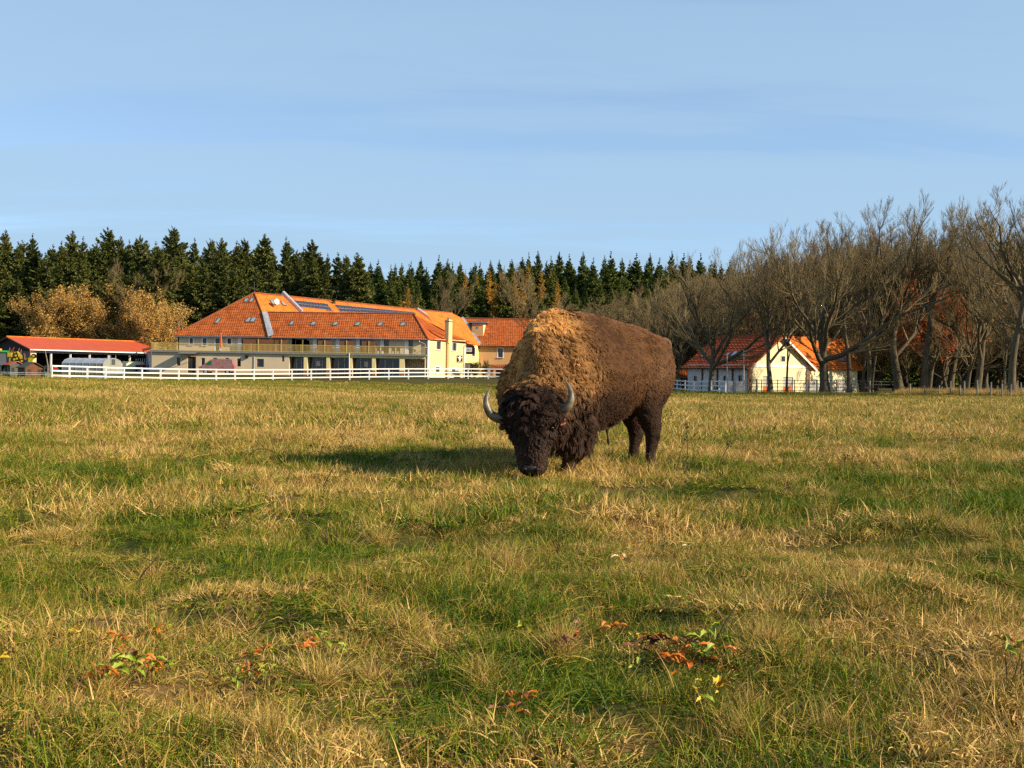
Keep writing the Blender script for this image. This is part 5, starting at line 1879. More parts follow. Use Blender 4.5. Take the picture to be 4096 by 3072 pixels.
belly = (1 - ffr) * (1 - sstep(0.50, 0.78, fz)) * (1 - sstep(1.15, 1.35, fs))
crown = fhw * (1 - sstep(0.18, 0.42, ht))
face = fhw * sstep(0.45, 0.62, ht)
length = 0.030 + 0.020 * ffr + 0.10 * fore * sstep(0.15, 0.4, fz) + 0.035 * belly + 0.040 * crown + 0.018 * fhw - 0.030 * face
length = length * (1 - 0.55 * (1 - sstep(0.18, 0.42, fz))) * (0.6 + 0.8 * rs.rand(NF))
# grooming direction: back and down the flank, forward-down over the face
dn = np.array([0, 0, -1.0])
groom = BB[None] * (0.75 * (1 - 0.6 * ffr))[:, None] + dn[None] * (0.65 + 0.6 * fore + 0.3 * ffr)[:, None]
gh = HA[None] * (0.6 + 0.5 * sstep(0.2, 0.5, ht))[:, None] + HS[None] * (np.sign(hh_) * 0.35)[:, None]
groom = groom * (1 - fhw)[:, None] + gh * fhw[:, None]
k1 = 5.0
sw = np.stack([fbm(rp_[:, 0] * k1 + i * 31, rp_[:, 1] * k1 + 7, rp_[:, 2] * k1, 3) - 0.5 for i in range(3)], 1)
k2 = 16.0
cl2 = np.stack([fbm(rp_[:, 0] * k2 + i * 17, rp_[:, 1] * k2 + 3, rp_[:, 2] * k2, 2) - 0.5 for i in range(3)], 1)
groom = groom + sw * (1.4 + 1.6 * ffr + 1.6 * fhw)[:, None] + cl2 * (1.4 + 1.5 * ffr + 2.5 * fhw)[:, None] + rs.randn(NF, 3) * 0.16
groom -= rn_ * np.sum(groom * rn_, 1, keepdims=True) * 0.85
groom /= np.linalg.norm(groom, axis=1, keepdims=True) + 1e-9
lift = 0.50 + 0.22 * ffr + 0.35 * crown + 0.15 * rs.rand(NF)
NP = 5
pts = np.empty((NF, NP, 3))
cur = rp_ - rn_ * 0.001
pts[:, 0] = cur
side_v = np.cross(rn_, groom)
ph = rs.rand(NF) * 6.28
curl = 0.05 + 0.25 * ffr + 0.55 * fhw
for i in range(1, NP):
    f_ = i / (NP - 1)
    d_ = rn_ * (lift * (1 - 0.75 * f_))[:, None] + groom * (0.55 + 0.6 * f_) + dn[None] * (0.35 * f_ * (0.4 + fore))[:, None]
    d_ = d_ + side_v * (np.sin(ph + 2.2 * i) * curl)[:, None]
    d_ /= np.linalg.norm(d_, axis=1, keepdims=True)
    cur = cur + d_ * (length / (NP - 1))[:, None]
    pts[:, i] = cur
# matted locks: strands close on the nearest guide strand towards the tip
from mathutils import kdtree
NG = 6500
gid = rs.choice(NF, NG, replace=False)
kd = kdtree.KDTree(NG)
for i, k in enumerate(gid):
    kd.insert(rp_[k], i)
kd.balance()
near_g = np.array([kd.find(p_)[1] for p_ in rp_])
gk = gid[near_g]
lock_tone = (0.72 + 0.56 * rs.rand(NG))[near_g]
lock_len = (0.7 + 0.6 * rs.rand(NG))[near_g]
cw = 0.45 + 0.30 * ffr + 0.15 * fhw
for i in range(1, NP):
    f_ = (i / (NP - 1)) ** 1.3
    own = rp_ + (pts[:, i] - rp_) * lock_len[:, None]
    gd_p = rp_[gk] + (pts[gk, i] - rp_[gk]) * lock_len[:, None]
    pts[:, i] = own + (gd_p - own) * (cw * f_)[:, None]
hc = bpy.data.hair_curves.new('fur')
hc.add_curves([NP] * NF)
hc.attributes['position'].data.foreach_set('vector', (pts - BO).astype(np.float32).ravel())
rad = np.tile(np.array([1.0, 0.95, 0.8, 0.55, 0.15]), (NF, 1)) * (0.0017 + 0.0006 * ffr + 0.0005 * fore)[:, None]
ra = hc.attributes.get('radius') or hc.attributes.new('radius', 'FLOAT', 'POINT')
ra.data.foreach_set('value', rad.astype(np.float32).ravel())
fc = coat_color(rp_) * (0.8 + 0.4 * rs.rand(NF, 1)) * lock_tone[:, None] * 1.25
fa = hc.attributes.new('coat', 'FLOAT_COLOR', 'CURVE')
fa.data.foreach_set('color', np.concatenate([np.clip(fc, 0, 1), np.ones((NF, 1))], 1).astype(np.float32).ravel())
m_fur = bpy.data.materials.new('bison_fur')
m_fur.use_nodes = True
b = _bsdf(m_fur)
b.inputs['Roughness'].default_value = 0.62
b.inputs['Specular IOR Level'].default_value = 0.22
a_ = m_fur.node_tree.nodes.new('ShaderNodeAttribute')
a_.attribute_name = 'coat'
m_fur.node_tree.links.new(a_.outputs['Color'], b.inputs['Base Color'])
hc.materials.append(m_fur)
fur = link('fur', hc, bison)

# ---- horns, ears, eyes, nostrils, tail, tag
m_horn = mat('horn', (0.24, 0.19, 0.11), 0.45, 0.75, 6, var2=(0.030, 0.026, 0.022), stretch=(1, 1, 2.5), spec=0.5)
m_eye = glass_mat('eye', (0.01, 0.006, 0.004), 0.08)
m_nose = mat('nose_skin', (0.035, 0.028, 0.026), 0.4, 0.3, 30, bump=0.3, bscale=80)


def spline(pts, n):
    pts = [Vector(p) for p in pts]
    out = []
    for i in range(n):
        t = i / (n - 1) * (len(pts) - 1)
        k = min(int(t), len(pts) - 2)
        u = t - k
        p0, p1, p2, p3 = pts[max(0, k - 1)], pts[k], pts[k + 1], pts[min(len(pts) - 1, k + 2)]
        out.append(0.5 * ((2 * p1) + (p2 - p0) * u + (2 * p0 - 5 * p1 + 4 * p2 - p3) * u * u + (3 * p1 - p0 - 3 * p2 + p3) * u ** 3))
    return out


HD = 11.50
for q, dds in (([(2060, 1672), (2008, 1676), (1962, 1656), (1944, 1612), (1950, 1575), (1960, 1553)], (0, -.02, -.05, -.05, -.01, .03)),
               ([(2205, 1655), (2248, 1642), (2277, 1616), (2285, 1580), (2276, 1546), (2261, 1521)], (0, -.02, -.05, -.05, -.01, .03))):
    pl = spline([P(x, y, HD + e_) for (x, y), e_ in zip(q, dds)], 18)
    rr = [0.050 * (1 - (i / 17.0) ** 1.6) + 0.004 for i in range(18)]
    MB().tube(pl, rr, 12).build('horn', m_horn, bison, smooth=True)
for (x0, y0, x1, y1) in ((2022, 1700, 1996, 1712), (2232, 1690, 2262, 1696)):
    a, c = P(x0, y0, HD + 0.02), P(x1, y1, HD + 0.05)
    ax = (c - a)
    MB().loft([[a.lerp(c, t) + Vector((0, -0.01, 0)) + Vector((0, 0, 1)) * (w * math.cos(g)) + Vector((0, 1, 0)) * (w * .4 * math.sin(g)) for g in [2 * math.pi * k / 8 for k in range(8)]]
               for t, w in ((0, .03), (.35, .045), (.7, .035), (1.0, .006))]).build('ear', m_hide if False else mat('ear_hide', (0.05, 0.03, 0.02), 0.9, 0.3, 20), bison, smooth=True)
tg = P(2256, 1690, HD - 0.04)
MB().hexa([tg + Vector(v) for v in ((-.035, 0, -.03), (.02, 0, -.012), (.02, .008, -.012), (-.035, .008, -.03), (-.02, 0, .0), (.012, 0, .045), (.012, .008, .045), (-.02, .008, .0))]).build('ear_tag', mat('tag_orange', (0.8, 0.2, 0.10), 0.5), bison)
for sd_ in (1, -1):
    MB().ball(poll + hd_ax * 0.42 + hs * (0.208 * sd_) + hd_fr * 0.115, 0.024, 10, 8).build('eye', m_eye, bison, smooth=True)
    MB().ball(poll + hd_ax * 0.842 + hs * (0.062 * sd_) + hd_fr * 0.128, (0.026, 0.018, 0.018), 10, 7).build('nostril', mat('nostril', (0.008, 0.006, 0.006), 0.5), bison, smooth=True)
MB().ball(poll + hd_ax * 0.835 + hd_fr * 0.085, (0.10, 0.055, 0.05), 14, 9, (hs, hd_fr, UP)).build('nose', m_nose, bison, smooth=True)
tl_ = spline([bp_(1.86, 0, 1.47), bp_(1.98, 0.02, 1.50), bp_(2.04, 0.04, 1.44), bp_(2.05, 0.02, 1.2), bp_(2.03, 0.0, 0.98)], 14)
MB().tube(tl_, [0.045 * (1 - i / 18.0) for i in range(14)], 8).build('tail', mat('tail_hide', (0.14, 0.075, 0.04), 0.9, 0.3, 20), bison, smooth=True)
# belly hair tuft hanging below the coat
t0_ = P(2428, 1715, 12.75)
MB().tube([t0_, P(2430, 1742, 12.75), P(2432, 1752, 12.75), P(2434, 1768, 12.75), P(2433, 1781, 12.75)], [0.02, 0.008, 0.010, 0.017, 0.004], 7).build('belly_tuft', mat('tuft_hair', (0.03, 0.018, 0.012), 0.9), bison)

# ================================================================== trees


def tubes_np(pts, rad, sides):
    """pts (n,k,3), rad (n,k) -> verts, quads"""
    n, k, _ = pts.shape
    tan = np.empty_like(pts)
    tan[:, 1:-1] = pts[:, 2:] - pts[:, :-2]
    tan[:, 0] = pts[:, 1] - pts[:, 0]
    tan[:, -1] = pts[:, -1] - pts[:, -2]
    tan /= np.linalg.norm(tan, axis=2, keepdims=True) + 1e-9
    ref = np.where(np.abs(tan[:, :1, 2:3]) > 0.85, np.array([1.0, 0, 0]), np.array([0, 0, 1.0]))
    s = np.cross(tan, np.broadcast_to(ref, tan.shape))
    s /= np.linalg.norm(s, axis=2, keepdims=True) + 1e-9
    t = np.cross(tan, s)
    an = 2 * np.pi * np.arange(sides) / sides
    v = pts[:, :, None] + (s[:, :, None] * np.cos(an)[None, None, :, None] + t[:, :, None] * np.sin(an)[None, None, :, None]) * rad[:, :, None, None]
    idx = np.arange(n * k * sides).reshape(n, k, sides)
    a = idx[:, :-1]
    b_ = np.roll(idx, -1, 2)[:, :-1]
    c = np.roll(idx, -1, 2)[:, 1:]
    d = idx[:, 1:]
    return v.reshape(-1, 3), np.stack([a, b_, c, d], 3).reshape(-1, 4)


def merge(parts):
    vs_, fs_, o = [], [], 0
    for v, f in parts:
        vs_.append(v)
        fs_.append(f + o)
        o += len(v)
    return np.concatenate(vs_), np.concatenate(fs_)


def polyline(rs_, start, d0, length, k, wob, trop):
    """vectorised wandering branches; trop: upward pull per step"""
    n = len(start)
    pts_ = np.empty((n, k, 3))
    pts_[:, 0] = start
    d = d0 / (np.linalg.norm(d0, axis=1, keepdims=True) + 1e-9)
    for i in range(1, k):
        d = d + rs_.randn(n, 3) * wob + np.array([0, 0, 1.0]) * trop
        d /= np.linalg.norm(d, axis=1, keepdims=True) + 1e-9
        pts_[:, i] = pts_[:, i - 1] + d * (length / (k - 1))[:, None]
    return pts_


def children(rs_, pp, pr, plen, per, t0, t1, ang, lf, rf):
    """spawn `per` children on each parent polyline"""
    n, k, _ = pp.shape
    t = rs_.uniform(t0, t1, (n, per))
    t = np.sort(t, 1)
    x = t * (k - 1)
    i = np.minimum(x.astype(int), k - 2)
    u = x - i
    ar = np.arange(n)[:, None]
    p0, p1 = pp[ar, i], pp[ar, i + 1]
    st = p0 + (p1 - p0) * u[..., None]
    d = p1 - p0
    d /= np.linalg.norm(d, axis=2, keepdims=True) + 1e-9
    r0 = pr[ar, i] * (1 - u) + pr[ar, i + 1] * u
    rnd = rs_.randn(n, per, 3)
    perp = rnd - d * np.sum(rnd * d, 2, keepdims=True)
    perp /= np.linalg.norm(perp, axis=2, keepdims=True) + 1e-9
    a = rs_.uniform(ang[0], ang[1], (n, per))[..., None]
    nd = d * np.cos(a) + perp * np.sin(a)
    ln = plen[:, None] * rs_.uniform(lf[0], lf[1], (n, per)) * (1.15 - 0.6 * t)
    return st.reshape(-1, 3), nd.reshape(-1, 3), ln.reshape(-1), (r0 * rf).reshape(-1)


def bare_tree(name, seed, height, tr, fork, limbs, spread=0.8, trop=0.10, per=(9, 8, 9), lean=(0, 0), leaves=None, twig=0.011, limb_len=0.62, trunk2=False):
    rs_ = np.random.RandomState(seed)
    k0 = 8
    trunk = polyline(rs_, np.zeros((1, 3)), np.array([[lean[0], lean[1], 1.0]]), np.array([height * (fork + 0.25)]), k0, 0.05, 0.05)
    trad = tr * np.linspace(1, 0.45, k0)[None] * np.array([1.35, 1.05, 1, 1, 1, 1, 1, 1])
    tlen = height * (fork + .25)
    az = rs_.uniform(0, 6.28) + np.arange(limbs) * 2 * np.pi / limbs + rs_.uniform(-.4, .4, limbs)
    el = rs_.uniform(0.55, 1.15, limbs) if spread < 1 else rs_.uniform(0.35, 1.0, limbs)
    ld = np.stack([np.cos(az) * np.cos(el) * spread, np.sin(az) * np.cos(el) * spread, np.sin(el)], 1)
    tt = rs_.uniform(fork / (fork + .25) * .85, 1.0, limbs)
    x = tt * (k0 - 1)
    i = np.minimum(x.astype(int), k0 - 2)
    st = trunk[0, i] + (trunk[0, i + 1] - trunk[0, i]) * (x - i)[:, None]
    ll = (height - st[:, 2]) * rs_.uniform(.85, 1.12, limbs) * limb_len / .62
    L1 = polyline(rs_, st, ld, ll, 9, 0.16, trop)
    r1 = tr * rs_.uniform(.38, .60, limbs)[:, None] * np.linspace(1, .12, 9)[None]
    prt = [tubes_np(trunk, trad, 10), tubes_np(L1, r1, 7)]
    wood_v, wood_f = merge(prt)
    s2, d2, l2, q2 = children(rs_, L1, r1, ll, per[0], .12, .98, (.35, .95), (.30, .52), .62)
    L2 = polyline(rs_, s2, d2, l2, 7, .12, trop * 1.3)
    R2 = np.maximum(q2, .02)[:, None] * np.linspace(1, .2, 7)[None]
    s3, d3, l3, q3 = children(rs_, L2, R2, l2, per[1], .12, 1.0, (.3, .9), (.30, .55), .65)
    L3 = polyline(rs_, s3, d3, l3, 5, .10, trop * 1.5)
    R3 = np.maximum(q3, .014)[:, None] * np.linspace(1, .45, 5)[None]
    s4, d4, l4, q4 = children(rs_, L3, R3, l3, per[2], .1, 1.0, (.2, .65), (.45, .95), .7)
    l4 = np.maximum(l4, .35)
    L4 = polyline(rs_, s4, d4, l4, 4, .08, trop * 1.6)
    R4 = np.full((len(s4), 1), twig) * np.linspace(1.1, .5, 4)[None]
    cr_v, cr_f = merge([tubes_np(L2, R2, 5), tubes_np(L3, R3, 3), tubes_np(L4, R4, 3)])
    scale_z = height / max(cr_v[:, 2].max(), .1)
    root = empty(name, (0, 0, 0))
    sc = np.array([1, 1, scale_z]) if .7 < scale_z < 1.4 else np.array([scale_z] * 3)
    link('trunk', np_mesh('trunk', wood_v * sc, wood_f, (m_bark,), smooth=True), root)
    crown = link('crown', np_mesh('crown', cr_v * sc, cr_f, (m_twig,), smooth=False), root)
    if leaves:
        mlf, nl, size = leaves
        e_ = L4[:, 1:].reshape(-1, 3) * sc
        pk = rs_.randint(0, len(e_), nl)
        lv, lf_ = leaf_quads(rs_, e_[pk] + rs_.randn(nl, 3) * .12, size)
        link('leaves', np_mesh('leaves', lv, lf_, (mlf,)), root)
    return root


def leaf_quads(rs_, c, size):
    n = len(c)
    a = rs_.randn(n, 3)
    a /= np.linalg.norm(a, axis=1, keepdims=True)
    b_ = rs_.randn(n, 3)
    b_ -= a * np.sum(a * b_, 1, keepdims=True)
    b_ /= np.linalg.norm(b_, axis=1, keepdims=True)
    s = size * rs_.uniform(.6, 1.3, (n, 1))
    v = np.stack([c - a * s, c + b_ * s * .55, c + a * s, c - b_ * s * .55], 1).reshape(-1, 3)
    return v, np.arange(n * 4).reshape(-1, 4)


def var_leaf_mat(name, c1, c2, rough=.7, trans=.25, scale=.6):
    m = bpy.data.materials.new(name)
    m.use_nodes = True
    t = m.node_tree
    bb = _bsdf(m)
    bb.inputs['Roughness'].default_value = rough
    bb.inputs['Specular IOR Level'].default_value = .15
    g = t.nodes.new('ShaderNodeNewGeometry')
    oi = t.nodes.new('ShaderNodeObjectInfo')
    ad_ = t.nodes.new('ShaderNodeMath')
    ad_.operation = 'MULTIPLY_ADD'
    ad_.inputs[1].default_value = .6
    t.links.new(g.outputs['Random Per Island'], ad_.inputs[0])
    ml = t.nodes.new('ShaderNodeMath')
    ml.operation = 'MULTIPLY'
    ml.inputs[1].default_value = .4
    t.links.new(oi.outputs['Random'], ml.inputs[0])
    t.links.new(ml.outputs[0], ad_.inputs[2])
    r_ = t.nodes.new('ShaderNodeValToRGB')
    r_.color_ramp.elements[0].color = (*c1, 1)
    r_.color_ramp.elements[1].color = (*c2, 1)
    t.links.new(ad_.outputs[0], r_.inputs[0])
    t.links.new(r_.outputs[0], bb.inputs['Base Color'])
    if trans:
        tr_ = t.nodes.new('ShaderNodeBsdfTranslucent')
        t.links.new(r_.outputs[0], tr_.inputs[0])
        mx = t.nodes.new('ShaderNodeMixShader')
        mx.inputs[0].default_value = trans
        t.links.new(bb.outputs[0], mx.inputs[1])
        t.links.new(tr_.outputs[0], mx.inputs[2])
        t.links.new(mx.outputs[0], t.nodes['Material Output'].inputs['Surface'])
    return m


m_bark = mat('bark', (0.125, 0.098, 0.058), 0.95, 0.5, 3, bump=.8, bscale=9, stretch=(2, 2, .5))
m_twig = mat('twigs', (0.225, 0.170, 0.078), 0.9, 0.35, .5)
m_sbark = mat('spruce_bark', (0.15, 0.11, 0.08), 0.95, 0.4, 3)
m_needle = var_leaf_mat('spruce_needles', (0.040, 0.062, 0.014), (0.200, 0.205, 0.048), .75, .2)
m_needle2 = var_leaf_mat('young_conifer_needles', (0.044, 0.078, 0.014), (0.190, 0.215, 0.046), .75, .2)
m_larch = var_leaf_mat('larch_needles', (0.40, 0.21, 0.03), (0.72, 0.46, 0.09), .75, .3)
m_gold = var_leaf_mat('golden_leaves', (0.36, 0.20, 0.045), (0.74, 0.48, 0.14), .75, .3)
m_rust = var_leaf_mat('rust_leaves', (0.34, 0.08, 0.02), (0.60, 0.17, 0.045), .75, .3)
m_greenleaf = var_leaf_mat('shrub_leaves', (0.05, 0.07, 0.012), (0.22, 0.20, 0.05), .75, .25)


def spruce(name, seed, height, rmax, mneed, base=0.06, droop=.35, dens=1.0, power=.8, ragged=.25, sizes=1.0):
    rs_ = np.random.RandomState(seed)
    nw = int(height / .42 * dens)
    zs_ = height * base + (height * (.99 - base)) * np.linspace(0, 1, nw) ** .78 + rs_.uniform(-.1, .1, nw)
    P_, D_1, Ln = [], [], []
    for z in zs_:
        f_ = (height - z) / height
        nb_ = rs_.randint(5, 8) if f_ > .06 else 3
        prof_ = rmax * min(1.0, (f_ * 1.2) ** power + .012) * (1 - .25 * max(0, f_ - .75) / .25)
        for k in range(nb_):
            L_ = max(.16, prof_ * rs_.uniform(1 - ragged * 1.6, 1 + ragged * .7))
            a = rs_.uniform(0, 6.28)
            P_.append((0, 0, z))
            D_1.append((math.cos(a), math.sin(a), .35 - droop * (.4 + f_) + 1.3 * max(0.0, 1 - f_ * 5.0)))
            Ln.append(L_)
    P_, D_1, Ln = np.array(P_), np.array(D_1), np.array(Ln)
    nB = len(P_)
    kk = 6
    br = polyline(rs_, P_, D_1, Ln, kk, .07, .05)
    # needle sprays: narrow hanging blades along each branch
    st = 11
    ts = np.linspace(.14, 1.0, st)[None] + rs_.uniform(-.04, .04, (nB, st))
    x = np.clip(ts, 0, .999) * (kk - 1)
    i = np.minimum(x.astype(int), kk - 2)
    u = (x - i)[..., None]
    ar = np.arange(nB)[:, None]
    p = br[ar, i] * (1 - u) + br[ar, i + 1] * u
    d = br[ar, i + 1] - br[ar, i]
    d /= np.linalg.norm(d, axis=2, keepdims=True) + 1e-9
    sidev = np.cross(d, np.array([0, 0, 1.0]))
    sidev /= np.linalg.norm(sidev, axis=2, keepdims=True) + 1e-9
    V, Fc, o = [], [], 0
    for (sa, dn_, lf_, wf) in ((1, .25, 1.0, .16), (-1, .25, 1.0, .16), (.25, .95, .8, .15), (0.0, -.15, .5, .16)):
        tipf = np.clip(1 - (height - P_[:, 2]) / height * 6, 0, 1)[:, None, None]
        dirv = d * .75 + sidev * sa * rs_.uniform(.6, 1.1, (nB, st, 1)) * (1 - .5 * tipf) + np.array([0, 0, -1.0]) * dn_ * (1 - tipf) + rs_.randn(nB, st, 3) * .22
        dirv /= np.linalg.norm(dirv, axis=2, keepdims=True)
        ln = (1 - .55 * tipf[..., 0]) * (.14 + .20 * np.minimum(Ln, 1.2)[:, None] + .28 * np.minimum(Ln, 3)[:, None] * (1.05 - ts)) * lf_ * rs_.uniform(.7, 1.25, (nB, st)) * sizes
        wv = np.cross(dirv, rs_.randn(nB, st, 3))
        wv /= np.linalg.norm(wv, axis=2, keepdims=True) + 1e-9
        wv = wv * (1 - .5 * tipf) * (wf * rs_.uniform(.7, 1.2, (nB, st)) * (.25 + .40 * np.minimum(Ln, 2.2)[:, None]) * sizes)[..., None]
        a0 = p - dirv * .05
        mid = p + dirv * (ln * .45)[..., None]
        tip = p + dirv * ln[..., None] + np.array([0, 0, -1.0]) * (ln * .18)[..., None] * (1 - tipf)
        q = np.stack([a0, mid + wv, tip, mid - wv], 2).reshape(-1, 3)
        V.append(q)
        Fc.append(np.arange(len(q)).reshape(-1, 4) + o)
        o += len(q)
    nv_, nf_ = np.concatenate(V), np.concatenate(Fc)
    root = empty(name, (0, 0, 0))
    tk_ = np.array([[[0, 0, z] for z in np.linspace(-.5, height, 6)]])
    trd = np.array([[max(.02, height * .0115 * (1 - k / 5.2)) for k in range(6)]])
    bv_, bf_ = merge([tubes_np(tk_, trd, 7), tubes_np(br, np.linspace(.035, .008, kk)[None] * np.ones((nB, 1)), 3)])
    link('trunk', np_mesh('trunk', bv_, bf_, (m_sbark,)), root)
    link('crown', np_mesh('crown', nv_, nf_, (mneed,)), root)
    return root


def bush(name, seed, h, r, mleaf, n=5000, size=.13, stems=9):
    rs_ = np.random.RandomState(seed)
    az = rs_.uniform(0, 6.28, stems)
    tilt = rs_.uniform(.05, .45, stems)
    S = polyline(rs_, rs_.randn(stems, 3) * np.array([.25 * r * .4, .25 * r * .4, 0]), np.stack([np.cos(az) * tilt, np.sin(az) * tilt, np.ones(stems)], 1), h * rs_.uniform(.7, 1.02, stems), 7, .09, .08)
    SR = np.linspace(.07, .012, 7)[None] * np.ones((stems, 1))
    s2, d2, l2, q2 = children(rs_, S, SR, np.full(stems, h * .8), 14, .15, 1.0, (.3, .8), (.22, .45), .6)
    T = polyline(rs_, s2, d2, l2, 5, .14, .14)
    s3, d3, l3, q3 = children(rs_, T, np.full((len(T), 5), .012), l2, 7, .1, 1.0, (.25, .8), (.3, .6), .6)
    U = polyline(rs_, s3, d3, l3, 4, .14, .16)
    v, f = merge([tubes_np(S, SR, 5), tubes_np(T, np.full((len(T), 5), .014), 3), tubes_np(U, np.full((len(U), 4), .008), 3)])
    root = empty(name, (0, 0, 0))
    link('stems', np_mesh('stems', v, f, (m_twig,)), root)
    pp_2 = np.concatenate([T[:, 1:].reshape(-1, 3), U[:, 1:].reshape(-1, 3), U[:, 1:].reshape(-1, 3)])
    c = pp_2[rs_.randint(0, len(pp_2), n)] + rs_.randn(n, 3) * .15
    lv, lf_ = leaf_quads(rs_, c, size)
    link('leaves', np_mesh('leaves', lv, lf_, (mleaf,)), root)
    return root


USED = set()


def plant(proto, loc, rz, sc, label, cat_, group=None, szf=1.0, tilt=(0, 0)):
    """the prototype itself the first time, then copies with their parts"""
    if proto.name in USED:
        o = copy_tree(proto)
    else:
        USED.add(proto.name)
        o = proto
    o.location = loc
    o.rotation_euler = (tilt[0], tilt[1], rz)
    o.scale = (sc, sc, sc * szf)
    for k in ('group', 'label'):
        if k in o:
            del o[k]
    tag(o, label, cat_, group)
    return o


def tree_to(proto, ph, c, d, ytop, rz, label, cat_='tree', group=None, wf=1.0, sink=.1, tilt=(0, 0)):
    """stand a tree of prototype height ph at column c, distance d, so its top reaches photo row ytop"""
    g = GP(c, d)
    top = P(c, ytop, d)
    h = top.z - g.z
    sc = h / ph
    return plant(proto, g - UP * sink, rz, sc * wf, label, cat_, group, 1.0 / wf, tilt)


rt = random.Random(77)
# ---------------- conifer wood
sp_old = [spruce('old_spruce', 100 + i, 24.0, rm, m_needle, base=.08, droop=dr_, power=pw, ragged=rg_, sizes=1.1) for i, (rm, dr_, pw, rg_) in enumerate(((4.6, .5, .72, .45), (3.9, .45, .80, .40), (5.2, .55, .66, .55)))]
sp_yng = [spruce('young_spruce', 120 + i, 20.0, rm, m_needle2, base=.04, droop=.25, dens=1.05, power=.9, ragged=.22, sizes=1.0) for i, rm in enumerate((3.6, 4.2))]
larch = spruce('golden_larch', 140, 20.0, 2.8, m_larch, base=.1, droop=.2, dens=.8, power=.8, ragged=.4, sizes=.8)

tops_left = [(17, 917), (124, 930), (194, 992), (283, 920), (326, 942), (425, 909), (477, 942), (510, 955), (552, 940), (579, 958), (617, 962), (684, 906), (720, 975), (771, 947), (835, 955), (880, 947), (940, 960), (970, 952), (1049, 932), (1137, 943), (1180, 1000), (1242, 954), (1304, 1008), (1376, 1019), (1434, 1030), (-60, 940), (-150, 960), (70, 985), (240, 960), (380, 970)]


def where(c):
    for lim, w in ((60, 'behind the barn gable'), (300, 'behind the left half of the red barn roof'), (560, 'behind the right half of the red barn roof'), (760, 'behind the flue pipe of the hotel'), (1010, 'behind the tiled hip of the hotel'),
                   (1200, 'behind the satellite dish and first solar panels'), (1500, 'behind the long row of solar panels'), (1800, 'behind the yellow chimney'), (2120, 'behind the dormer wing'), (2330, 'above the hump of the bison'), (2600, 'above the back of the bison'),
                   (2850, 'above the tiled shelter'), (3060, 'above the grey-sided house roof'), (3250, 'above the cream gable'), (3500, 'above the bright wing roof'), (3760, 'behind the rust-leaved tree'), (9999, 'behind the field posts')):
        if c < lim:
            return w


GS = 'tall spruces of the wood behind barn and hotel'
for i, (c, yt) in enumerate(tops_left):
    d = 198 + rt.uniform(-5, 10) + (12 if c > 1100 else 0)
    tree_to(sp_old[i % 3], 24.0, c, d, yt, rt.uniform(0, 6.28), 'tall dark green spruce ' + where(c), 'spruce', GS, wf=rt.uniform(.85, 1.15))
GF = 'lower spruces along the front edge of the wood'
c = -120
while c < 1330:
    d = 184 + rt.uniform(-4, 5)
    yt = rt.uniform(1040, 1130) if rt.random() < .75 else rt.uniform(985, 1040)
    if not (640 < c < 760 and yt < 1000):
        tree_to(sp_old[rt.randrange(3)], 24.0, c, d, yt, rt.uniform(0, 6.28), 'lower olive green spruce ' + where(c), 'spruce', GF, wf=rt.uniform(.95, 1.3))
    c += rt.uniform(42, 62)
# back rows closing the gaps
GB = 'spruces deep in the wood'
c = -160
while c < 1450:
    tree_to(sp_old[rt.randrange(3)], 24.0, c, 222 + rt.uniform(-6, 8), rt.uniform(960, 1010), rt.uniform(0, 6.28), 'shaded spruce deep in the wood ' + where(c), 'spruce', GB, wf=1.2)
    c += rt.uniform(55, 80)
tops_mid = [(1506, 1037), (1575, 1052), (1629, 1055), (1676, 1026), (1749, 1019), (1785, 1034), (1840, 1060), (1893, 1048), (1955, 1041), (1990, 1037), (2034, 1045), (2081, 1026), (2107, 1008), (2143, 1001), (2197, 1023), (2230, 1005), (2269, 1016), (2324, 1005), (2365, 1030), (2410, 1019), (2436, 1004), (2480, 1030), (2537, 1012), (2591, 1010), (2630, 1030), (2678, 1002), (2726, 1012), (2751, 1022), (2793, 1012), (2850, 1040), (2912, 1040), (2980, 1060), (3086, 1022), (3128, 1025), (3190, 1050), (3245, 1035), (3300, 1050), (3355, 1027), (3420, 1060), (3520, 1050), (3600, 1060), (3700, 1050), (3800, 1040)]
GM = 'distant spruces closing the meadow behind bison and house'
for i, (c, yt) in enumerate(tops_mid):
    tree_to(sp_yng[i % 2], 20.0, c, 285 + rt.uniform(-8, 12), yt, rt.uniform(0, 6.28), 'distant green skyline spruce ' + where(c), 'spruce', GM, wf=rt.uniform(.8, 1.35))
GN_ = 'lower green conifers in front of the distant wood'
c = 1330
while c < 4400:
    tree_to(sp_yng[rt.randrange(2)], 20.0, c, 262 + rt.uniform(-8, 6), rt.uniform(1085, 1170), rt.uniform(0, 6.28), 'lower bright green conifer ' + where(c), 'conifer', GN_, wf=rt.uniform(1.0, 1.3))
    c += rt.uniform(38, 56)
c = 1400
while c < 4400:
    tree_to(sp_yng[rt.randrange(2)], 20.0, c, 300 + rt.uniform(-6, 12), rt.uniform(1035, 1070), rt.uniform(0, 6.28), 'shaded conifer deep in the distant wood ' + where(c), 'conifer', 'conifers deep in the distant wood', wf=1.1)
    c += rt.uniform(30, 44)
GLR = 'golden larches in the distant wood'
for (c, yt, d) in ((1855, 1075, 268), (1900, 1090, 266), (1950, 1065, 270), (1975, 1110, 258), (2010, 1060, 274), (2050, 1085, 262), (2105, 1045, 272), (2085, 1100, 258), (2160, 1060, 268), (2195, 1075, 262), (2225, 1110, 258), (1625, 1130, 250), (1665, 1180, 245), (1600, 1185, 245), (2220, 1150, 252)):
    tree_to(larch, 20.0, c, d, yt, rt.uniform(0, 6.28), 'slender golden larch ' + where(c), 'larch', GLR, wf=rt.uniform(.75, 1.0))
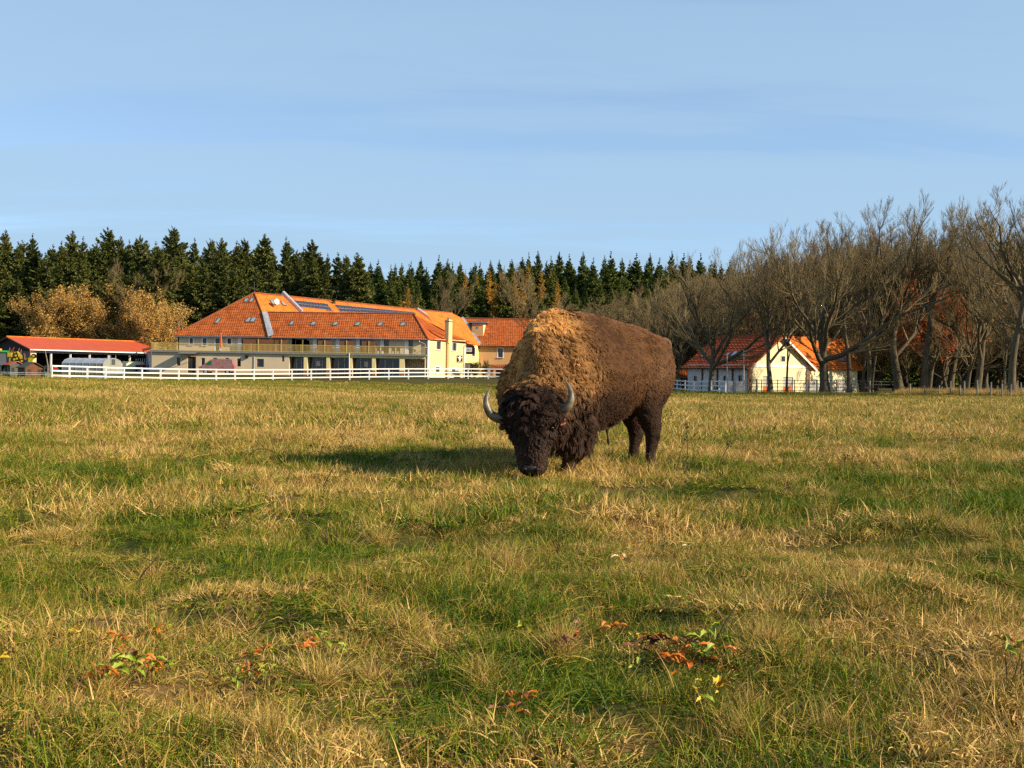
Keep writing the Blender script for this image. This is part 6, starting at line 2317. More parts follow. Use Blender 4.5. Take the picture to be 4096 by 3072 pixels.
# ---------------- golden willow bushes behind the barn
wil = [bush('golden_willow', 200 + i, 7.0, 3.0, m_gold, 17000, .075, 17) for i in range(2)]
for (c, yt, d, k, lab) in ((190, 1262, 176, 0, 'rounded golden willow bush rising behind the left of the red roof'), (300, 1248, 179, 1, 'broad golden willow bush behind the middle of the red roof'), (378, 1246, 178, 0, 'tall golden willow bush behind the red roof, next to the dark spruces'),
                           (545, 1255, 176, 1, 'golden willow bush showing between the red roof and the railing'), (632, 1278, 174, 0, 'golden willow bush beside the flue pipe of the hotel'), (595, 1310, 172, 1, 'low rusty willow bush behind the balcony corner')):
    tree_to(wil[k], 5.4, c, d, yt - 8, rt.uniform(0, 6.28), lab, 'bush', 'golden bushes behind the barn', wf=1.12)
# ---------------- bare broad-leaved trees
T_A = bare_tree('bare_ash_tree', 301, 20.0, .46, .20, 7, .70, .12, (9, 7, 7))
T_B = bare_tree('bare_spreading_tree', 302, 17.0, .50, .17, 7, 1.05, .09, (8, 7, 6))
T_C = bare_tree('bare_tall_tree', 303, 20.0, .34, .32, 7, .6, .14, (9, 7, 7))
T_D = bare_tree('bare_dense_tree', 304, 13.0, .22, .14, 9, .85, .12, (9, 8, 7), twig=.012)
T_E = bare_tree('bare_slender_tree', 305, 14.0, .15, .25, 6, .6, .13, (8, 7, 7))
T_R = bare_tree('rust_leaved_tree', 306, 15.0, .28, .22, 7, .9, .07, (9, 8, 7), leaves=(m_rust, 15000, .14))
for (pr, ph, c, d, yt, wf, lab) in (
        (T_A, 20.0, 3598, 122, 800, 1.15, 'big bare tree forking low with heavy limbs, left of the rust-leaved crown'),
        (T_C, 20.0, 3695, 119, 812, 1.15, 'bare tree with two trunks in front of the rust-leaved crown'),
        (T_B, 17.0, 3300, 118, 905, 1.10, 'wide bare tree spreading across the bright roof of the house wing'),
        (T_C, 20.0, 3397, 117, 880, .95, 'thick straight bare trunk before the end of the house wing'),
        (T_A, 20.0, 3082, 117, 960, .85, 'bare tree before the left half of the cream gable'),
        (T_E, 14.0, 3147, 119, 1030, .95, 'thin bare tree before the right half of the cream gable'),
        (T_B, 17.0, 2848, 124, 1040, .95, 'bare forked tree before the grey side wall and its skylights'),
        (T_D, 13.0, 2716, 150, 1095, 1.1, 'bare bushy tree behind the small tiled shelter'),
        (T_A, 20.0, 3907, 117, 838, 1.0, 'bare tree with stout short trunk behind the field posts'),
        (T_C, 20.0, 4050, 103, 712, 1.2, 'tallest bare tree, thick pale trunk behind the field posts'),
        (T_E, 14.0, 4015, 106, 1050, 1.0, 'dark crooked small tree leaning beside the thick pale trunk'),
        (T_B, 17.0, 4180, 108, 800, 1.1, 'wide bare tree beyond the last field post'),
        (T_E, 14.0, 3452, 121, 960, 1.0, 'slim bare tree right of the orange hip roof'),
        (T_E, 14.0, 3488, 125, 940, 1.0, 'slim leaning bare tree behind the dark wooden post'),
        (T_C, 20.0, 3190, 146, 905, 1.0, 'tall bare tree rising behind the cream gable'),
        (T_A, 20.0, 3020, 150, 985, 1.0, 'bare tree rising behind the red roof with skylights'),
        (T_C, 20.0, 3480, 142, 880, 1.0, 'tall bare tree behind the end of the bright wing roof'),
        (T_A, 20.0, 3800, 152, 845, 1.0, 'tall bare tree right of the rust-leaved crown'),
        (T_D, 13.0, 3868, 124, 985, 1.0, 'dense bare tree between the rust-leaved crown and the stout trunk'),
        (T_E, 14.0, 2145, 166, 1095, 1.1, 'bare tree rising behind the tiled roof next to the bison hump')):
    tree_to(pr, ph, c, d, yt - 40, rt.uniform(0, 6.28), lab, 'tree', 'bare trees round the house', wf=wf * .88)
tree_to(T_R, 15.0, 3715, 143, 1055, 1.0, 'rust-orange leaved tree behind the bare trees', 'tree', None, wf=1.0)
GT = 'bare thicket trees behind the house'
for i in range(34):
    c = 2280 + i * 56 + rt.uniform(-20, 20)
    d = rt.uniform(158, 195)
    yt = np.interp(c, [2280, 2500, 2750, 2950, 3100, 3300, 3600, 4150], [1190, 1150, 1080, 1020, 960, 920, 900, 850]) + rt.uniform(-10, 60)
    tree_to((T_D, T_A, T_D, T_C)[i % 4], (13.0, 20.0, 13.0, 20.0)[i % 4], c, d, yt, rt.uniform(0, 6.28), 'leafless grey-brown thicket tree ' + where(c), 'tree', GT, wf=rt.uniform(1.0, 1.35))
GU = 'low bare trees at the edge of the thicket'
for i in range(40):
    c = 2330 + i * 50 + rt.uniform(-25, 25)
    yt = np.interp(c, [2280, 2600, 2950, 3300, 3600, 4150], [1260, 1230, 1200, 1180, 1180, 1180]) + rt.uniform(-30, 70)
    tree_to(T_D, 13.0, c, rt.uniform(150, 162), yt, rt.uniform(0, 6.28), 'low leafless bushy tree ' + where(c), 'tree', GU, wf=rt.uniform(1.1, 1.4))
# bare birches in the spruce wood
for (c, yt, d, lab) in ((515, 1030, 182, 'reddish leafless birch among the spruces above the barn'), (572, 1045, 181, 'pale-trunked leafless birch between the spruces above the barn'), (1740, 1080, 240, 'grey leafless tree before the conifers above the solar roof')):
    tree_to(T_E, 14.0, c, d, yt, rt.uniform(0, 6.28), lab, 'tree', None, wf=.9)
# garden plants at the far wing
g = GP(1937, 166)
ball = bush('pollard_tree', 240, 2.6, 1.2, m_greenleaf, 60, .05, 16)
plant(ball, g, .4, 1.0, 'round-headed leafless pollard tree before the apricot wall', 'tree')
shrub = bush('garden_shrub', 241, 1.7, .9, m_greenleaf, 3500, .08, 10)
plant(shrub, GP(1898, 163), 1.0, 1.1, 'leafy green shrub beside the dark notice board', 'shrub')

# ================================================================== meadow grass (nobody could count it: stuff)


def blade_tuft(name, seed, n, rad, lmin, lmax, width, el0, el1, droop, wind=(0, 0), segs=3, sub=0, comb=0.0, material=None):
    """n curved blades, one ribbon each, random tone per blade"""
    rs_ = np.random.RandomState(seed)
    a = rs_.uniform(0, 6.28, n)
    r = rad * np.sqrt(rs_.rand(n))
    p = np.stack([np.cos(a) * r, np.sin(a) * r, np.full(n, -.01)], 1)
    az = rs_.uniform(0, 6.28, n)
    el = rs_.uniform(el0, el1, n)
    if sub:                                   # blades gathered in small tufts that lie over together
        ca = rs_.uniform(0, 6.28, sub)
        cr_ = rad * np.sqrt(rs_.rand(sub))
        own = rs_.randint(0, sub, n)
        sg = rad * .16
        p = np.stack([np.cos(ca[own]) * cr_[own], np.sin(ca[own]) * cr_[own], np.full(n, -.01)], 1) + rs_.randn(n, 3) * np.array([sg, sg, 0])
        az = np.where(rs_.rand(n) < comb, rs_.uniform(0, 6.28, sub)[own] + rs_.randn(n) * .5, az)
        el = np.clip(el + rs_.randn(sub)[own] * .18, .03, 1.5)
    d = np.stack([np.cos(az) * np.cos(el) + wind[0], np.sin(az) * np.cos(el) + wind[1], np.sin(el)], 1)
    d /= np.linalg.norm(d, axis=1, keepdims=True)
    L = lmin + (lmax - lmin) * rs_.rand(n) ** 1.6
    w = width * rs_.uniform(.7, 1.3, n)
    side = np.cross(d, rs_.randn(n, 3))
    side /= np.linalg.norm(side, axis=1, keepdims=True)
    V, Fq = [], []
    cur = p
    rows = []
    for i in range(segs + 1):
        f_ = i / segs
        ww = (w * (1 - .92 * f_ ** 1.5))[:, None]
        rows.append(np.stack([cur - side * ww, cur + side * ww], 1))
        d = d + np.array([0, 0, -1.0]) * (droop * rs_.uniform(.5, 1.4, (n, 1))) + rs_.randn(n, 3) * .08
        d /= np.linalg.norm(d, axis=1, keepdims=True)
        cur = cur + d * (L / segs)[:, None]
        cur[:, 2] = np.maximum(cur[:, 2], .004)
    v = np.stack(rows, 1).reshape(n, (segs + 1) * 2, 3)
    idx = np.arange(n)[:, None] * (segs + 1) * 2
    for i in range(segs):
        Fq.append(idx + np.array([2 * i, 2 * i + 1, 2 * i + 3, 2 * i + 2])[None])
    me = np_mesh(name, v.reshape(-1, 3), np.concatenate(Fq), (material or m_grass,))
    at_ = me.attributes.new('tone', 'FLOAT', 'POINT')
    at_.data.foreach_set('value', np.repeat(rs_.rand(n), (segs + 1) * 2).astype(np.float32))
    return bpy.data.objects.new('grass_tuft', me)          # only instanced, never linked itself


m_grass = bpy.data.materials.new('grass_blades')
m_grass.use_nodes = True
t = m_grass.node_tree
bb = _bsdf(m_grass)
bb.inputs['Roughness'].default_value = .6
bb.inputs['Specular IOR Level'].default_value = .22
a1 = t.nodes.new('ShaderNodeAttribute')
a1.attribute_type = 'INSTANCER'
a1.attribute_name = 'dry'
a2 = t.nodes.new('ShaderNodeAttribute')
a2.attribute_name = 'tone'
mu = t.nodes.new('ShaderNodeMath')
mu.operation = 'MULTIPLY_ADD'
mu.inputs[1].default_value = 1.0
t.links.new(a2.outputs['Fac'], mu.inputs[0])
sb = t.nodes.new('ShaderNodeMath')
sb.operation = 'SUBTRACT'
sb.inputs[1].default_value = .48
t.links.new(a1.outputs['Fac'], sb.inputs[0])
t.links.new(sb.outputs[0], mu.inputs[2])
r_ = t.nodes.new('ShaderNodeValToRGB')
els = r_.color_ramp.elements
els[0].position, els[0].color = .05, (0.055, 0.110, 0.002, 1)
els[1].position, els[1].color = .95, (0.68, 0.46, 0.155, 1)
els.new(.30).color = (0.190, 0.250, 0.005, 1)
els.new(.48).color = (0.285, 0.240, 0.024, 1)
els.new(.66).color = (0.47, 0.310, 0.078, 1)
els.new(.82).color = (0.30, 0.150, 0.038, 1)
t.links.new(mu.outputs[0], r_.inputs[0])
t.links.new(r_.outputs[0], bb.inputs['Base Color'])
trn = t.nodes.new('ShaderNodeBsdfTranslucent')
t.links.new(r_.outputs[0], trn.inputs[0])
mx = t.nodes.new('ShaderNodeMixShader')
mx.inputs[0].default_value = .2
t.links.new(bb.outputs[0], mx.inputs[1])
t.links.new(trn.outputs[0], mx.inputs[2])
t.links.new(mx.outputs[0], t.nodes['Material Output'].inputs['Surface'])


def scatter(name, protos, pts, rotz, tilt, scl, pick, dry, label):
    """one object: points carrying the tufts through geometry nodes"""
    # stand every tuft square to the ground under it, then add its own lean
    e_ = .12
    sx = (ground_z(pts[:, 0] + e_, pts[:, 1]) - ground_z(pts[:, 0] - e_, pts[:, 1])) / (2 * e_) + tilt[:, 1] * .5
    sy = (ground_z(pts[:, 0], pts[:, 1] + e_) - ground_z(pts[:, 0], pts[:, 1] - e_)) / (2 * e_) - tilt[:, 0] * .5
    nz_ = np.stack([-sx, -sy, np.ones(len(pts))], 1)
    nz_ /= np.linalg.norm(nz_, axis=1, keepdims=True)
    xx_ = np.stack([np.cos(rotz), np.sin(rotz), np.zeros(len(pts))], 1)
    xx_ -= nz_ * np.sum(xx_ * nz_, 1, keepdims=True)
    xx_ /= np.linalg.norm(xx_, axis=1, keepdims=True)
    yy_ = np.cross(nz_, xx_)
    eul = np.stack([np.arctan2(yy_[:, 2], nz_[:, 2]), np.arcsin(np.clip(-xx_[:, 2], -1, 1)), np.arctan2(xx_[:, 1], xx_[:, 0])], 1)
    me = bpy.data.meshes.new(name)
    me.vertices.add(len(pts))
    me.vertices.foreach_set('co', pts.astype(np.float32).ravel())
    for nm, tp_, dat in (('rotv', 'FLOAT_VECTOR', eul), ('scl', 'FLOAT', scl), ('pick', 'INT', pick), ('dry', 'FLOAT', dry)):
        at_ = me.attributes.new(nm, tp_, 'POINT')
        at_.data.foreach_set('vector' if tp_ == 'FLOAT_VECTOR' else 'value', np.ascontiguousarray(dat, np.int32 if tp_ == 'INT' else np.float32).ravel())
    me.materials.append(m_grass)
    o = link(name, me)
    ng = bpy.data.node_groups.new(name, 'GeometryNodeTree')
    ng.interface.new_socket('Geometry', in_out='INPUT', socket_type='NodeSocketGeometry')
    ng.interface.new_socket('Geometry', in_out='OUTPUT', socket_type='NodeSocketGeometry')
    gi, go = ng.nodes.new('NodeGroupInput'), ng.nodes.new('NodeGroupOutput')
    jn = ng.nodes.new('GeometryNodeJoinGeometry')
    for pr in protos:
        oi = ng.nodes.new('GeometryNodeObjectInfo')
        oi.inputs['Object'].default_value = pr
        g2i = ng.nodes.new('GeometryNodeGeometryToInstance')
        ng.links.new(oi.outputs['Geometry'], g2i.inputs[0])
        ng.links.new(g2i.outputs[0], jn.inputs[0])
    iop = ng.nodes.new('GeometryNodeInstanceOnPoints')
    iop.inputs['Pick Instance'].default_value = True
    ng.links.new(gi.outputs[0], iop.inputs['Points'])
    ng.links.new(jn.outputs[0], iop.inputs['Instance'])

    def named(nm, dt):
        n = ng.nodes.new('GeometryNodeInputNamedAttribute')
        n.data_type = dt
        n.inputs['Name'].default_value = nm
        return n.outputs[0]
    ng.links.new(named('pick', 'INT'), iop.inputs['Instance Index'])
    e2r = ng.nodes.new('FunctionNodeEulerToRotation')
    ng.links.new(named('rotv', 'FLOAT_VECTOR'), e2r.inputs[0])
    ng.links.new(e2r.outputs[0], iop.inputs['Rotation'])
    ng.links.new(named('scl', 'FLOAT'), iop.inputs['Scale'])
    ng.links.new(iop.outputs[0], go.inputs[0])
    md_ = o.modifiers.new('tufts', 'NODES')
    md_.node_group = ng
    tag(o, label, 'grass', kind='stuff')
    return o


def field_points(rs_, d0, d1, dens, margin=1.6):
    """random points on the meadow between two distances, inside the view plus a margin"""
    hw = .47
    area = (d1 - d0) * ((d0 + d1) * hw + 2 * margin)
    n = int(area * dens)
    y = np.sqrt(rs_.uniform(d0 ** 2, d1 ** 2, n)) if margin < .5 * d0 else rs_.uniform(d0, d1, n)
    x = rs_.uniform(-1, 1, n) * (y * hw + margin)
    return np.stack([x, y, ground_z(x, y)], 1)


rs = np.random.RandomState(99)
# near: dry matted, dry upright, green short, green long
kw = dict(sub=18, comb=.55)
near = [blade_tuft('t0', 1, 340, .20, .035, .14, .0016, .03, .65, .16, (.1, 0), **kw), blade_tuft('t1', 2, 340, .20, .03, .13, .0015, .10, 1.0, .24, (.1, .05), **kw), blade_tuft('t2', 3, 340, .20, .04, .13, .0015, .4, 1.45, .16, **kw),
        blade_tuft('t3', 4, 360, .20, .02, .065, .0019, .4, 1.5, .12, **kw), blade_tuft('t4', 5, 340, .20, .03, .09, .0019, .4, 1.4, .18, **kw), blade_tuft('t5', 6, 320, .20, .03, .10, .0021, .15, 1.1, .24, **kw)]
kw = dict(sub=18, comb=.5)
mid_ = [blade_tuft('m0', 31, 280, .30, .05, .19, .0027, .1, 1.0, .18, (.1, 0), **kw), blade_tuft('m1', 32, 280, .30, .05, .18, .0026, .3, 1.4, .18, **kw), blade_tuft('m2', 33, 300, .30, .03, .11, .0031, .4, 1.5, .14, **kw), blade_tuft('m3', 34, 280, .30, .04, .14, .0031, .4, 1.4, .18, **kw)]
far1 = [blade_tuft('f0', 11, 200, .60, .08, .24, .0062, .35, 1.3, .12, (.15, 0), sub=24, comb=.5), blade_tuft('f1', 12, 200, .60, .08, .24, .0060, .4, 1.45, .10, sub=24, comb=.5), blade_tuft('f2', 13, 220, .60, .05, .15, .0066, .5, 1.5, .12, sub=24, comb=.5)]
far2 = [blade_tuft('g0', 21, 130, 1.0, .12, .26, .018, .5, 1.4, .10, segs=2), blade_tuft('g1', 22, 130, 1.0, .10, .22, .019, .5, 1.5, .10, segs=2)]


def bands(name, protos, d0, d1, dens, smin, smax, ndry, label, rs_, hscale=None):
    p = field_points(rs_, d0, d1, dens)
    n = len(p)
    dr_ = dryness(p[:, 0], p[:, 1])
    dr_ = np.clip(dr_ - .07 + rs_.randn(n) * .17, 0, 1)
    isd = rs_.rand(n) < sstep(.25, .70, dr_)
    pk = np.where(isd, rs_.randint(0, ndry, n), rs_.randint(ndry, len(protos), n))
    cl_n = fbm(p[:, 0] * 2.6 + 70, p[:, 1] * 2.6, 5, 2)
    keep = rs_.rand(n) < np.interp(cl_n, [.30, .48, .6], [.92, .97, 1.0])      # thin places between tussocks
    p, dr_, isd, pk, cl_n = p[keep], dr_[keep], isd[keep], pk[keep], cl_n[keep]
    n = len(p)
    sc = rs_.uniform(smin, smax, n) * (.55 + .95 * cl_n)
    # clumps lean together
    lx = (fbm(p[:, 0] * .8, p[:, 1] * .8, 9, 2) - .5) * 1.3
    ly = (fbm(p[:, 0] * .8 + 30, p[:, 1] * .8, 9, 2) - .5) * 1.3
    # trodden short where the animal stands and feeds
    return scatter(name, protos, p, rs_.uniform(0, 6.28, n), np.stack([lx * .25, ly * .25], 1), sc, pk, dr_, label)


bands('meadow_grass', near, 2.2, 8.0, 46, .80, 1.25, 3, 'matted autumn meadow grass, straw yellow and green, in the foreground', rs)
bands('meadow_grass', mid_, 8.0, 19.0, 20, .85, 1.25, 2, 'straw and green meadow grass round the bison', rs)
bands('meadow_grass', far1, 19.0, 48.0, 4.2, .85, 1.15, 2, 'dry golden meadow grass behind the bison', rs)
bands('meadow_grass', far2, 48.0, 132.0, 1.1, .8, 1.1, 1, 'far golden meadow grass before the white fence', rs)

# ================================================================== tussocks, dead stalks, coloured leaves


def GX_(x, y, up=0.0):
    """ground point seen at photo pixel (x, y) (up: height of the thing above ground that is seen there)"""
    hz = HORIZON + math.tan(ROLL) * (x - 2048.0)
    d = (H - up) * F / max(y - hz, 8.0)
    for _ in range(4):
        p = GP(x, d)
        d = (H - up - p.z) * F / max(y - hz, 8.0)
    return GP(x, d)


tus = [blade_tuft('u0', 41, 150, .10, .18, .42, .0026, .7, 1.45, .16), blade_tuft('u1', 42, 150, .12, .16, .40, .0026, .3, 1.2, .20, (.4, .1)), blade_tuft('u2', 43, 120, .14, .18, .40, .0025, .1, .8, .14, (.5, 0))]
rs = np.random.RandomState(123)
tp3 = [(3700, 2130), (3930, 2150), (3870, 2160), (2050, 2290), (2010, 2240), (1500, 2190), (1060, 1960), (900, 2030), (300, 2120), (250, 2180), (650, 2560), (900, 2560), (2350, 1880), (2420, 1880), (2600, 1910), (3020, 2780), (3080, 2600), (3130, 2610), (480, 2740),
       (1700, 2560), (1900, 2740), (2250, 2640), (1300, 2750), (3500, 2420), (3650, 2600), (3900, 2760), (600, 2330), (1480, 2460), (2900, 2930), (1100, 2960), (500, 2980), (1900, 2960), (3300, 2960), (2700, 2080), (3300, 2080), (1750, 2080), (700, 2000), (1960, 1900), (1880, 1895), (2440, 1900), (2560, 1890)]
tpts = np.array([np.array(GX_(x + rs.uniform(-15, 15), y)) for x, y in tp3 for _ in range(3)])
tpts[:, :2] += rs.randn(len(tpts), 2) * .06
tpts[:, 2] = ground_z(tpts[:, 0], tpts[:, 1])
ntp = len(tpts)
scatter('straw_tussocks', tus, tpts, rs.uniform(0, 6.28, ntp), rs.randn(ntp, 2) * .12, rs.uniform(.7, 1.15, ntp) * np.interp(tpts[:, 1], [3, 5, 9, 14], [.42, .52, .75, .9]), rs.randint(0, 3, ntp), np.clip(.86 + rs.randn(ntp) * .1, 0, 1), 'tall straw-coloured tussocks standing out of the meadow')
# tall dry grass along the field fence on the right, rough brush under the trees
reed = [blade_tuft('r0', 51, 130, .5, .35, .95, .012, 1.0, 1.5, .06, segs=2), blade_tuft('r1', 52, 130, .5, .3, .8, .012, .8, 1.45, .10, segs=2)]
n = 900
cx = rs.uniform(3590, 4250, n)
dd = np.interp(cx, [3590, 4100], [114, 101]) + rs.uniform(-1.0, 9, n)
rx = (cx - 2048) / F * dd
scatter('fence_reeds', reed, np.stack([rx, dd, ground_z(rx, dd)], 1), rs.uniform(0, 6.28, n), rs.randn(n, 2) * .08, rs.uniform(.5, 1.1, n), rs.randint(0, 2, n), np.clip(.82 + rs.randn(n) * .1, 0, 1), 'tall dry tan grass along the post and wire fence')
n = 420
cx = rs.uniform(2990, 3640, n)
dd = np.interp(cx, [2990, 3640], [115, 114]) + rs.uniform(-1.5, 4, n)
rx = (cx - 2048) / F * dd
scatter('rough_verge', reed, np.stack([rx, dd, ground_z(rx, dd)], 1), rs.uniform(0, 6.28, n), rs.randn(n, 2) * .15, rs.uniform(.25, .55, n), rs.randint(0, 2, n), np.clip(.5 + rs.randn(n) * .2, 0, 1), 'rough low growth along the foot of the pipe corral')

m_dead = mat('dead_weed', (0.070, 0.040, 0.020), 0.9, 0.5, 20)
dwp = [blade_tuft('w0', 61, 26, .05, .10, .26, .0045, .7, 1.5, .05, material=m_dead), blade_tuft('w1', 62, 34, .10, .06, .20, .0060, .2, 1.3, .12, material=m_dead), blade_tuft('w2', 63, 40, .16, .04, .12, .0060, .1, .9, .2, material=m_dead)]
wp_ = np.concatenate([field_points(rs, 3, 12, .55), field_points(rs, 12, 40, .16), field_points(rs, 40, 110, .018)])
nw_ = len(wp_)
scatter('dead_weeds', dwp, wp_, rs.uniform(0, 6.28, nw_), rs.randn(nw_, 2) * .15, rs.uniform(.5, 1.2, nw_) * np.interp(wp_[:, 1], [3, 40, 110], [.75, 1.1, 2.0]), rs.randint(0, 3, nw_), np.full(nw_, .8), 'scattered dark brown dead weeds in the meadow')
m_stalk = mat('dead_stalk', (0.060, 0.040, 0.024), 0.9, 0.4, 30)
m_stalk2 = mat('dry_stalk', (0.26, 0.18, 0.08), 0.9, 0.4, 30)


def stalk(pix, base, label, m, r=.0045, side=0, heads=0, seed=0):
    """pix: photo pixels from foot to tip, all at the distance of the foot"""
    rg = random.Random(seed)
    g = GX_(*base)
    o = empty('dead_stalk', g, label, 'weed')
    pts = [g - UP * .02] + [P(x, y, g.y + rg.uniform(-.03, .03)) for x, y in pix[1:]]
    pl = spline(pts, 10) if len(pts) > 2 else pts
    k = len(pl)
    MB().tube(pl, [r * (1.1 - .6 * i / (k - 1)) for i in range(k)], 5).build('stem', m, o)
    for i in range(side):
        t_ = rg.uniform(.35, .95)
        p = pl[min(k - 1, int(t_ * k))]
        q = p + Vector((rg.uniform(-.10, .10), rg.uniform(-.06, .06), rg.uniform(.02, .10)))
        MB().tube([p, q], [r * .6, r * .3], 4).build('side_shoot', m, o)
    for i in range(heads):
        p = pl[-1] + Vector((rg.uniform(-.03, .03), rg.uniform(-.02, .02), rg.uniform(-.04, .02)))
        MB().ball(p, rg.uniform(.006, .012), 6, 5).build('seed_head', m, o)
    return o


for i, (pix, lab, m, sd_, hd) in enumerate((
        ([(2746, 1890), (2750, 1800), (2747, 1702)], 'tall upright dead stalk behind the hind leg of the bison', m_stalk, 4, 3),
        ([(2604, 1905), (2630, 1840), (2658, 1782)], 'slanting dead stalk before the hind leg of the bison', m_stalk, 2, 0),
        ([(2702, 1895), (2720, 1820), (2742, 1752)], 'thin dead stalk leaning right, next to the tall upright one', m_stalk, 5, 4),
        ([(2712, 1920), (2750, 1868), (2794, 1812)], 'low dead stalk slanting far to the right beside the tall one', m_stalk, 3, 0),
        ([(2672, 1900), (2678, 1865), (2686, 1834)], 'short dead stalk between the slanting stalks near the hind leg', m_stalk, 0, 0),
        ([(2592, 1912), (2596, 1860), (2604, 1815)], 'short dark stalk at the hind hoof of the bison', m_stalk, 4, 6),
        ([(2857, 1898), (2890, 1830), (2918, 1772)], 'branching dead weed standing clear of the bison', m_stalk, 6, 5),
        ([(1275, 1945), (1340, 1860), (1403, 1781)], 'long straight dead stalk leaning over the shadow of the bison', m_stalk, 0, 1),
        ([(952, 1862), (1000, 1815), (1049, 1795), (1095, 1808), (1136, 1832)], 'bent dead stalk arching to the ground', m_stalk, 5, 0),
        ([(1370, 1790), (1371, 1760), (1368, 1738)], 'short weed with dark seed heads in the golden grass', m_stalk, 2, 9),
        ([(1870, 1895), (1882, 1850), (1890, 1808)], 'thin dead stalk by the muzzle of the bison', m_stalk, 2, 0),
        ([(1700, 1885), (1722, 1855), (1742, 1828)], 'small forked stalk over the bison shadow', m_stalk, 3, 0),
        ([(532, 2345), (580, 2285), (634, 2226)], 'dark stalk leaning right above the lush green patch', m_stalk, 1, 0),
        ([(1110, 2362), (1078, 2315), (1044, 2270)], 'pale broken stalk leaning left in the foreground', m_stalk2, 0, 0),
        ([(2816, 2640), (2880, 2530), (2945, 2421)], 'long dark stalk leaning right over the orange leaves', m_stalk, 0, 0),
        ([(3384, 1878), (3376, 1850), (3390, 1826)], 'bushy dark dead weed in the right meadow', m_stalk, 14, 6),
        ([(3932, 1866), (3955, 1848), (3978, 1832)], 'short thick dead stick in the right meadow', m_stalk, 1, 0),
        ([(3090, 1690), (3100, 1672), (3104, 1655)], 'small dark weed in the far right meadow', m_stalk, 8, 4),
        ([(3470, 1650), (3466, 1635), (3470, 1622)], 'tiny dark weed before the pipe corral', m_stalk, 8, 4))):
    stalk(pix, (pix[0][0], pix[0][1]), lab, m, .0055 if i < 9 else .0045, sd_, hd, i)

# ---- leaf rosettes in autumn colours
lcols = {'orange': (0.50, 0.15, 0.012), 'lime': (0.24, 0.30, 0.018), 'red': (0.36, 0.065, 0.02), 'yellow': (0.58, 0.40, 0.03), 'brown': (0.17, 0.055, 0.03), 'pale': (0.62, 0.50, 0.22)}
lmesh = {}
for k, cl_ in lcols.items():
    ml = mat('leaf_' + k, cl_, .55, .35, 25)
    mb = MB()
    nseg = 7
    lft, rgt, mid = [], [], []
    for i in range(nseg + 1):
        f_ = i / nseg
        w = .020 * math.sin(math.pi * min(1, f_ * .92 + .08)) ** .7 * (1.25 if i % 2 else .8)
        x = f_ * .085
        zc = .020 * math.sin(f_ * 2.6) - .012 * f_
        mid.append((x, 0, zc))
        lft.append((x + .004, w, zc + w * .45))
        rgt.append((x + .004, -w, zc + w * .45))
    for i in range(nseg):
        mb.face(mid[i], mid[i + 1], lft[i + 1], lft[i])
        mb.face(mid[i], rgt[i], rgt[i + 1], mid[i + 1])
    lmesh[k] = mb.mesh('leaf', mats=(ml,))
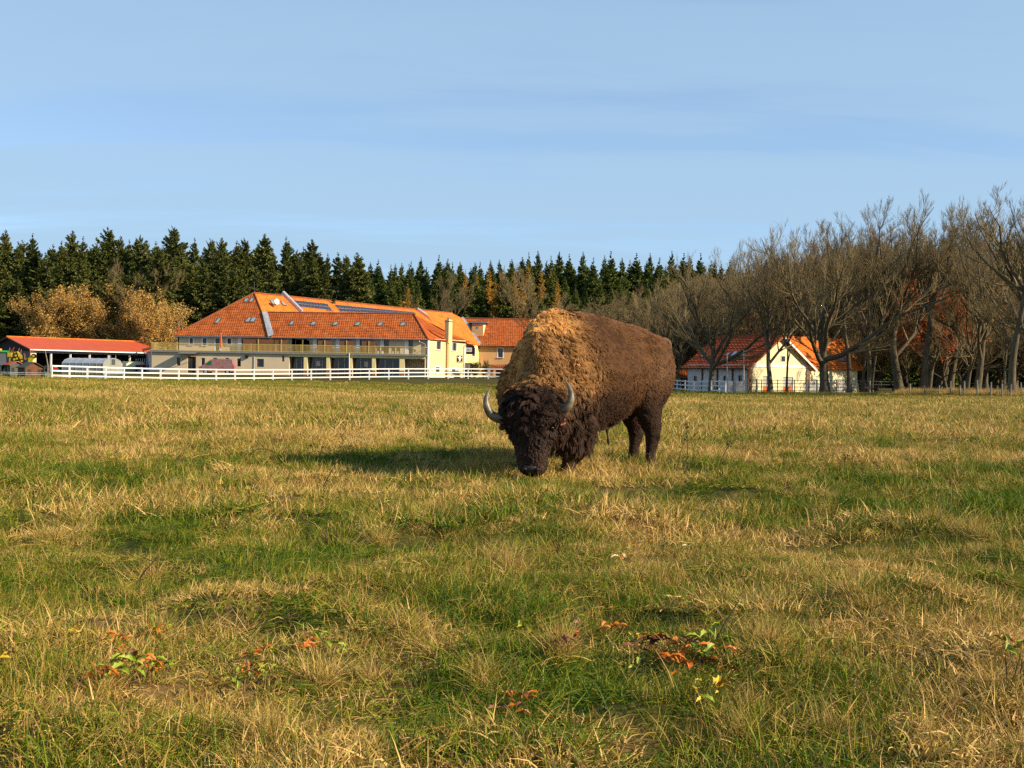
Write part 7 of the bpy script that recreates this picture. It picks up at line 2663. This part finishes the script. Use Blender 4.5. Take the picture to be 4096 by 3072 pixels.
spots = [(435, 2690, 'orange', 1.2), (405, 2660, 'orange', 1), (540, 2650, 'lime', 1.2), (475, 2662, 'lime', 1.2), (612, 2655, 'orange', 1.1), (660, 2645, 'lime', 1), (455, 2540, 'orange', 1), (470, 2580, 'orange', .9), (290, 2490, 'yellow', .8), (280, 2472, 'lime', .8),
         (628, 2478, 'lime', 1.1), (648, 2508, 'orange', .9), (1258, 2552, 'lime', 1.2), (1235, 2575, 'orange', 1.2), (1000, 2645, 'red', 1), (1055, 2672, 'lime', 1.1), (972, 2690, 'lime', 1), (1040, 2585, 'orange', .9), (2440, 2500, 'orange', 1.2), (2282, 2552, 'red', 1.3),
         (2235, 2562, 'brown', 1.2), (2700, 2560, 'orange', 1.4), (2722, 2598, 'orange', 1.3), (2780, 2578, 'lime', 1.4), (2805, 2612, 'lime', 1.1), (2690, 2648, 'orange', 1.3), (2745, 2655, 'orange', 1.2), (2625, 2572, 'brown', 1.3), (2560, 2590, 'brown', 1.1), (2540, 2535, 'yellow', 1.1),
         (2850, 2542, 'lime', 1.2), (2890, 2602, 'orange', 1.2), (2870, 2645, 'red', 1), (2075, 2795, 'orange', 1.2), (2030, 2820, 'brown', 1), (2850, 2740, 'yellow', 1.1), (2780, 2748, 'yellow', 1), (2490, 2218, 'pale', 1), (2740, 2175, 'pale', .9), (3080, 2180, 'pale', .8), (3350, 2295, 'lime', .8),
         (3960, 2290, 'lime', .9), (2095, 2495, 'lime', 1.1), (2300, 2480, 'pale', 1), (2535, 2655, 'lime', 1.1), (4040, 2580, 'lime', 1.2), (4075, 2560, 'red', 1), (20, 2600, 'yellow', 1.1), (1390, 2580, 'lime', 1), (700, 2170, 'lime', .8), (1560, 2010, 'lime', .9), (2010, 1972, 'lime', .9)]
rg = random.Random(31)
cnt = {}
near_to = lambda x, y: ('beside the lush green patch' if x < 800 and y < 2600 else 'in the matted grass below the lush patch' if x < 800 else 'near the pale broken stalk' if x < 1450 else 'under the long dark leaning stalk' if 2600 < x < 2950 and y > 2400 else
                        'in the open grass before the bison' if y < 2350 else 'left of the long dark leaning stalk' if 1450 <= x <= 2600 else 'in the grass right of the leaning stalk')
for (x, y, col_, s_1) in spots:
    g = GX_(x, y, .07)
    g.z = gz(g.x, g.y)
    nm = {'lime': 'yellow-green', 'pale': 'pale straw'}.get(col_, col_)
    o = empty('leafy_weed', g, 'low weed with %s autumn leaves %s' % (nm, near_to(x, y)), 'weed', 'autumn-leaved weeds in the meadow')
    nl = rg.randint(5, 8)
    MB().tube([g - UP * .02, g + Vector((rg.uniform(-.01, .01), 0, .05 * s_1))], [.003, .002], 5).build('stem', m_stalk2, o)
    for k in range(nl):
        lf = link('leaf', lmesh[col_ if rg.random() < .8 else rg.choice(('orange', 'lime', 'brown'))], o, Vector((rg.uniform(-.03, .03), rg.uniform(-.03, .03), (.035 + .03 * rg.random()) * s_1)))
        lf.rotation_euler = (rg.uniform(-.5, .5), rg.uniform(-.5, .35), 6.28 * k / nl + rg.uniform(-.4, .4))
        sc_ = .46 * s_1 * rg.uniform(.7, 1.25)
        lf.scale = (sc_ * 1.25, sc_ * rg.uniform(.6, 1.0), sc_ * 1.3)
